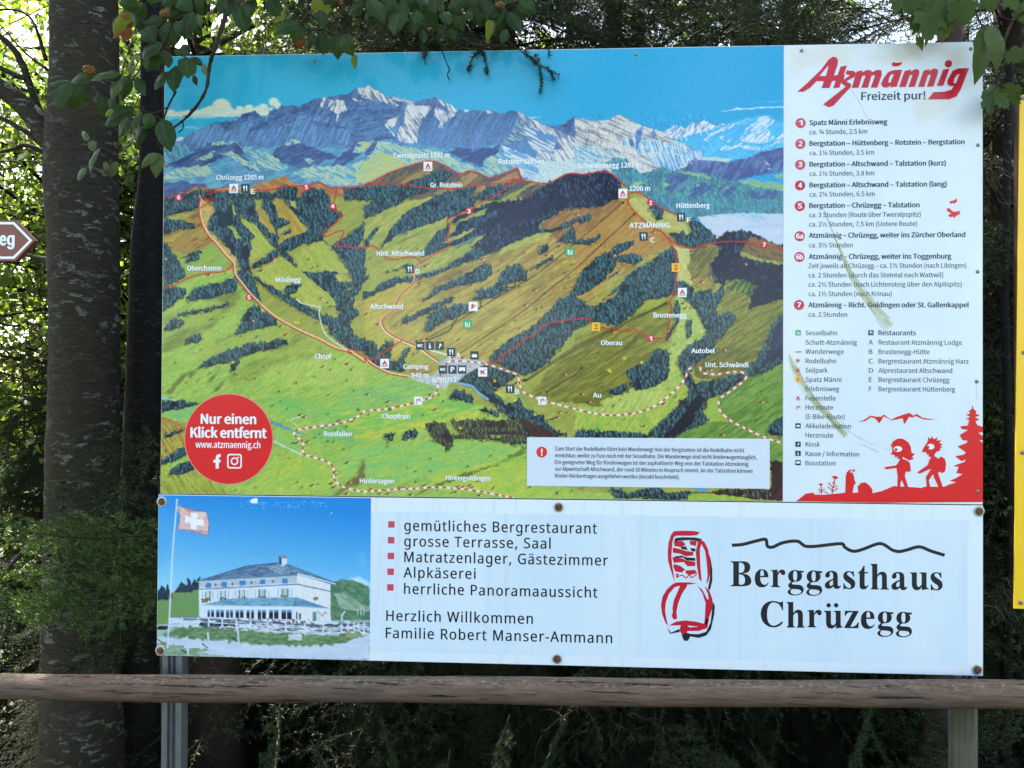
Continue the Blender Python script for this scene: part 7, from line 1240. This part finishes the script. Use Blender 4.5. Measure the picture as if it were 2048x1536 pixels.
LA += sprinkle(14, 250, 420, -30, 90); LB += sprinkle(12, 420, 900, -40, 20); LC += sprinkle(10, 840, 1040, -40, 20)
tws = [([zA(1960, -60), zA(1930, 120), zA(1830, 420), zA(1790, 560), zA(1760, 760), zA(1660, 930), zA(1560, 1030), zA(1470, 1095)], (5.2, 2.0)), ([zA(1500, 780), zA(1430, 920), zA(1395, 1030)], (2.2, 1.6)), ([zA(1560, 1035), zA(1562, 1090), zA(1525, 1132)], (1.4, 1.2)), ([zA(1640, 930), zA(1600, 985), zA(1560, 990)], (1.6, .8)), ([zA(1430, 915), zA(1300, 965), zA(1150, 912)], (1.5, 1.2)), ([zA(1395, 1025), zA(1290, 975), zA(1150, 910)], (1.8, 1.4)), ([zA(1000, 660), zA(930, 800), zA(860, 790), zA(740, 770), zA(610, 715)], (1.8, 1.0)), ([zA(1390, 1290), zA(1300, 1180), zA(1180, 1240)], (1.2, .8)), ([zA(1020, 1330), zA(860, 1250)], (1.2, .8)), ([zA(1480, 440), zA(1590, 490), zA(1720, 560)], (1.4, .9)), ([zA(1410, 120), zA(1480, 170), zA(1600, 110), zA(1750, -40)], (2.4, 3)), ([zA(1300, 430), zA(1400, 380), zA(1470, 200)], (1.6, 1.6)), ([zA(1000, 380), zA(1120, 470), zA(1260, 430)], (1.2, 1.4))]
twd = [([zD(890, -60), zD(880, 100), zD(825, 190)], (2.6, 1.8)), ([zD(825, 190), zD(890, 250), zD(1000, 240), zD(1060, 270), zD(1160, 285)], (1.8, 1.4)), ([zD(885, 110), zD(930, 220), zD(1000, 245)], (1.5, 1.4)), ([zD(1700, -40), zD(1640, 70), zD(1580, 60)], (1.6, 1.2)), ([zD(1990, -40), zD(1800, 70), zD(1780, 110)], (1.6, 1.2)), ([zD(1060, 60), zD(1330, 10)], (1.2, 1.)), ([zD(560, -40), zD(420, -10), zD(220, -10)], (1.6, 1.6))]
twe = [([zE(760, -40), zE(640, 0), zE(555, 30), zE(470, 75), zE(375, 125)], (3.2, 2.0)), ([zE(555, 30), zE(590, 60)], (1.2, .8)), ([zE(375, 125), zE(270, 20), zE(100, -30)], (1.6, 1.2)), ([zE(550, 140), zE(500, 250), zE(460, 320)], (1.3, .8)), ([zE(160, 300), zE(250, 340), zE(340, 360), zE(520, 362)], (2.8, 2.2))]
leaf_branch('beech_branch', 'hanging beech branch with glossy leaves over the upper left board corner', tws, LA, -.16, 5, balls=((330, 29, 9.5), (178, 141, 11)))
leaf_branch('beech_branch', 'beech twig with broad leaves drooping over the board edge above the printed clouds', twd, LB, -.12, 6)
leaf_branch('beech_branch', 'beech twig with husks above the board edge right of the summit', twe, LC, -.05, 8, balls=((1000, 12, 9), (922, 23, 5)))
M['mleaf'] = leafmat2('maple_leaf', (.026, .052, .012), (.05, .085, .018), (.12, .18, .02), .16)
def maple_geo(bp, tp, wpx, Y, R):
    a, b = np.array(at(*bp, Y)), np.array(at(*tp, Y + R.uniform(-.03, .03))); d = b - a; L = np.linalg.norm(d); d /= L; nrm = np.array([R.normal() * .35, -1, R.normal() * .35]); s_ = np.cross(d, nrm); s_ /= np.linalg.norm(s_); nrm = np.cross(s_, d); w_ = wpx * (2.44 + Y) / 1539 * .5
    out = [(0, .02), (.10, -.10), (.45, -.12), (.62, -.02), (.70, .10), (.62, .17), (.98, .30), (.86, .40), (.95, .55), (.62, .52), (.50, .56), (.56, .72), (.36, .72), (.26, .86), (.12, .84), (0, 1.0)]
    ring = [(x, y) for x, y in out] + [(-x, y) for x, y in out[-2:0:-1]]; V = [a + d * L * .3]
    for x, y in ring: V.append(a + d * L * y + s_ * w_ * x * R.uniform(.92, 1.08) + nrm * (-.22 * w_ * abs(x) + .1 * L * math.sin(PI * min(max(y, 0), 1)) + R.normal() * .03 * w_))
    k = len(ring); F = [(0, 1 + i, 1 + (i + 1) % k, 1 + (i + 1) % k) for i in range(k)]; return np.array(V), np.array([f[:3] for f in F])
LM = lv(zF, kF, '1290 -60 1230 110 170 mleaf;1480 10 1330 240 300 mleaf;1480 10 1420 300 280 mleaf;1560 0 1530 280 260 mleaf;1640 10 1700 160 240 mleaf;1380 -60 1290 90 220 mleaf;1380 235 1405 330 70 mleaf;1820 -40 1850 100 170 mleaf;1950 -40 2010 80 180 mleaf;2030 30 2050 160 150 mleaf;1960 320 2040 400 150 mleaf;1830 570 1960 700 190 mleaf;1820 600 1840 740 160 mleaf;1930 560 2030 660 170 mleaf')
LM.append((zF(1820, 150), zF(1735, 540), 130 * kF, 'mleaf', 1)); LM.append((zF(1830, 160), zF(1880, 450), 90 * kF, 'pale', 1))
twm = [([zF(1760, -60), zF(1740, 60), zF(1790, 180), zF(1820, 230)], (2.2, 1.2)), ([zF(1740, 20), zF(1600, -10), zF(1470, 10), zF(1300, -50)], (2, 1.2)), ([zF(2080, 60), zF(1980, 130), zF(1900, 330), zF(1890, 400)], (3, 2)), ([zF(1980, 130), zF(1880, 100)], (1.4, 1)), ([zF(1900, 420), zF(1880, 540), zF(1830, 600)], (1.6, 1))]
leaf_branch('maple_branch', 'maple branch with lobed leaves at the upper right board corner', twm, LM, -.06, 9, maple=True)
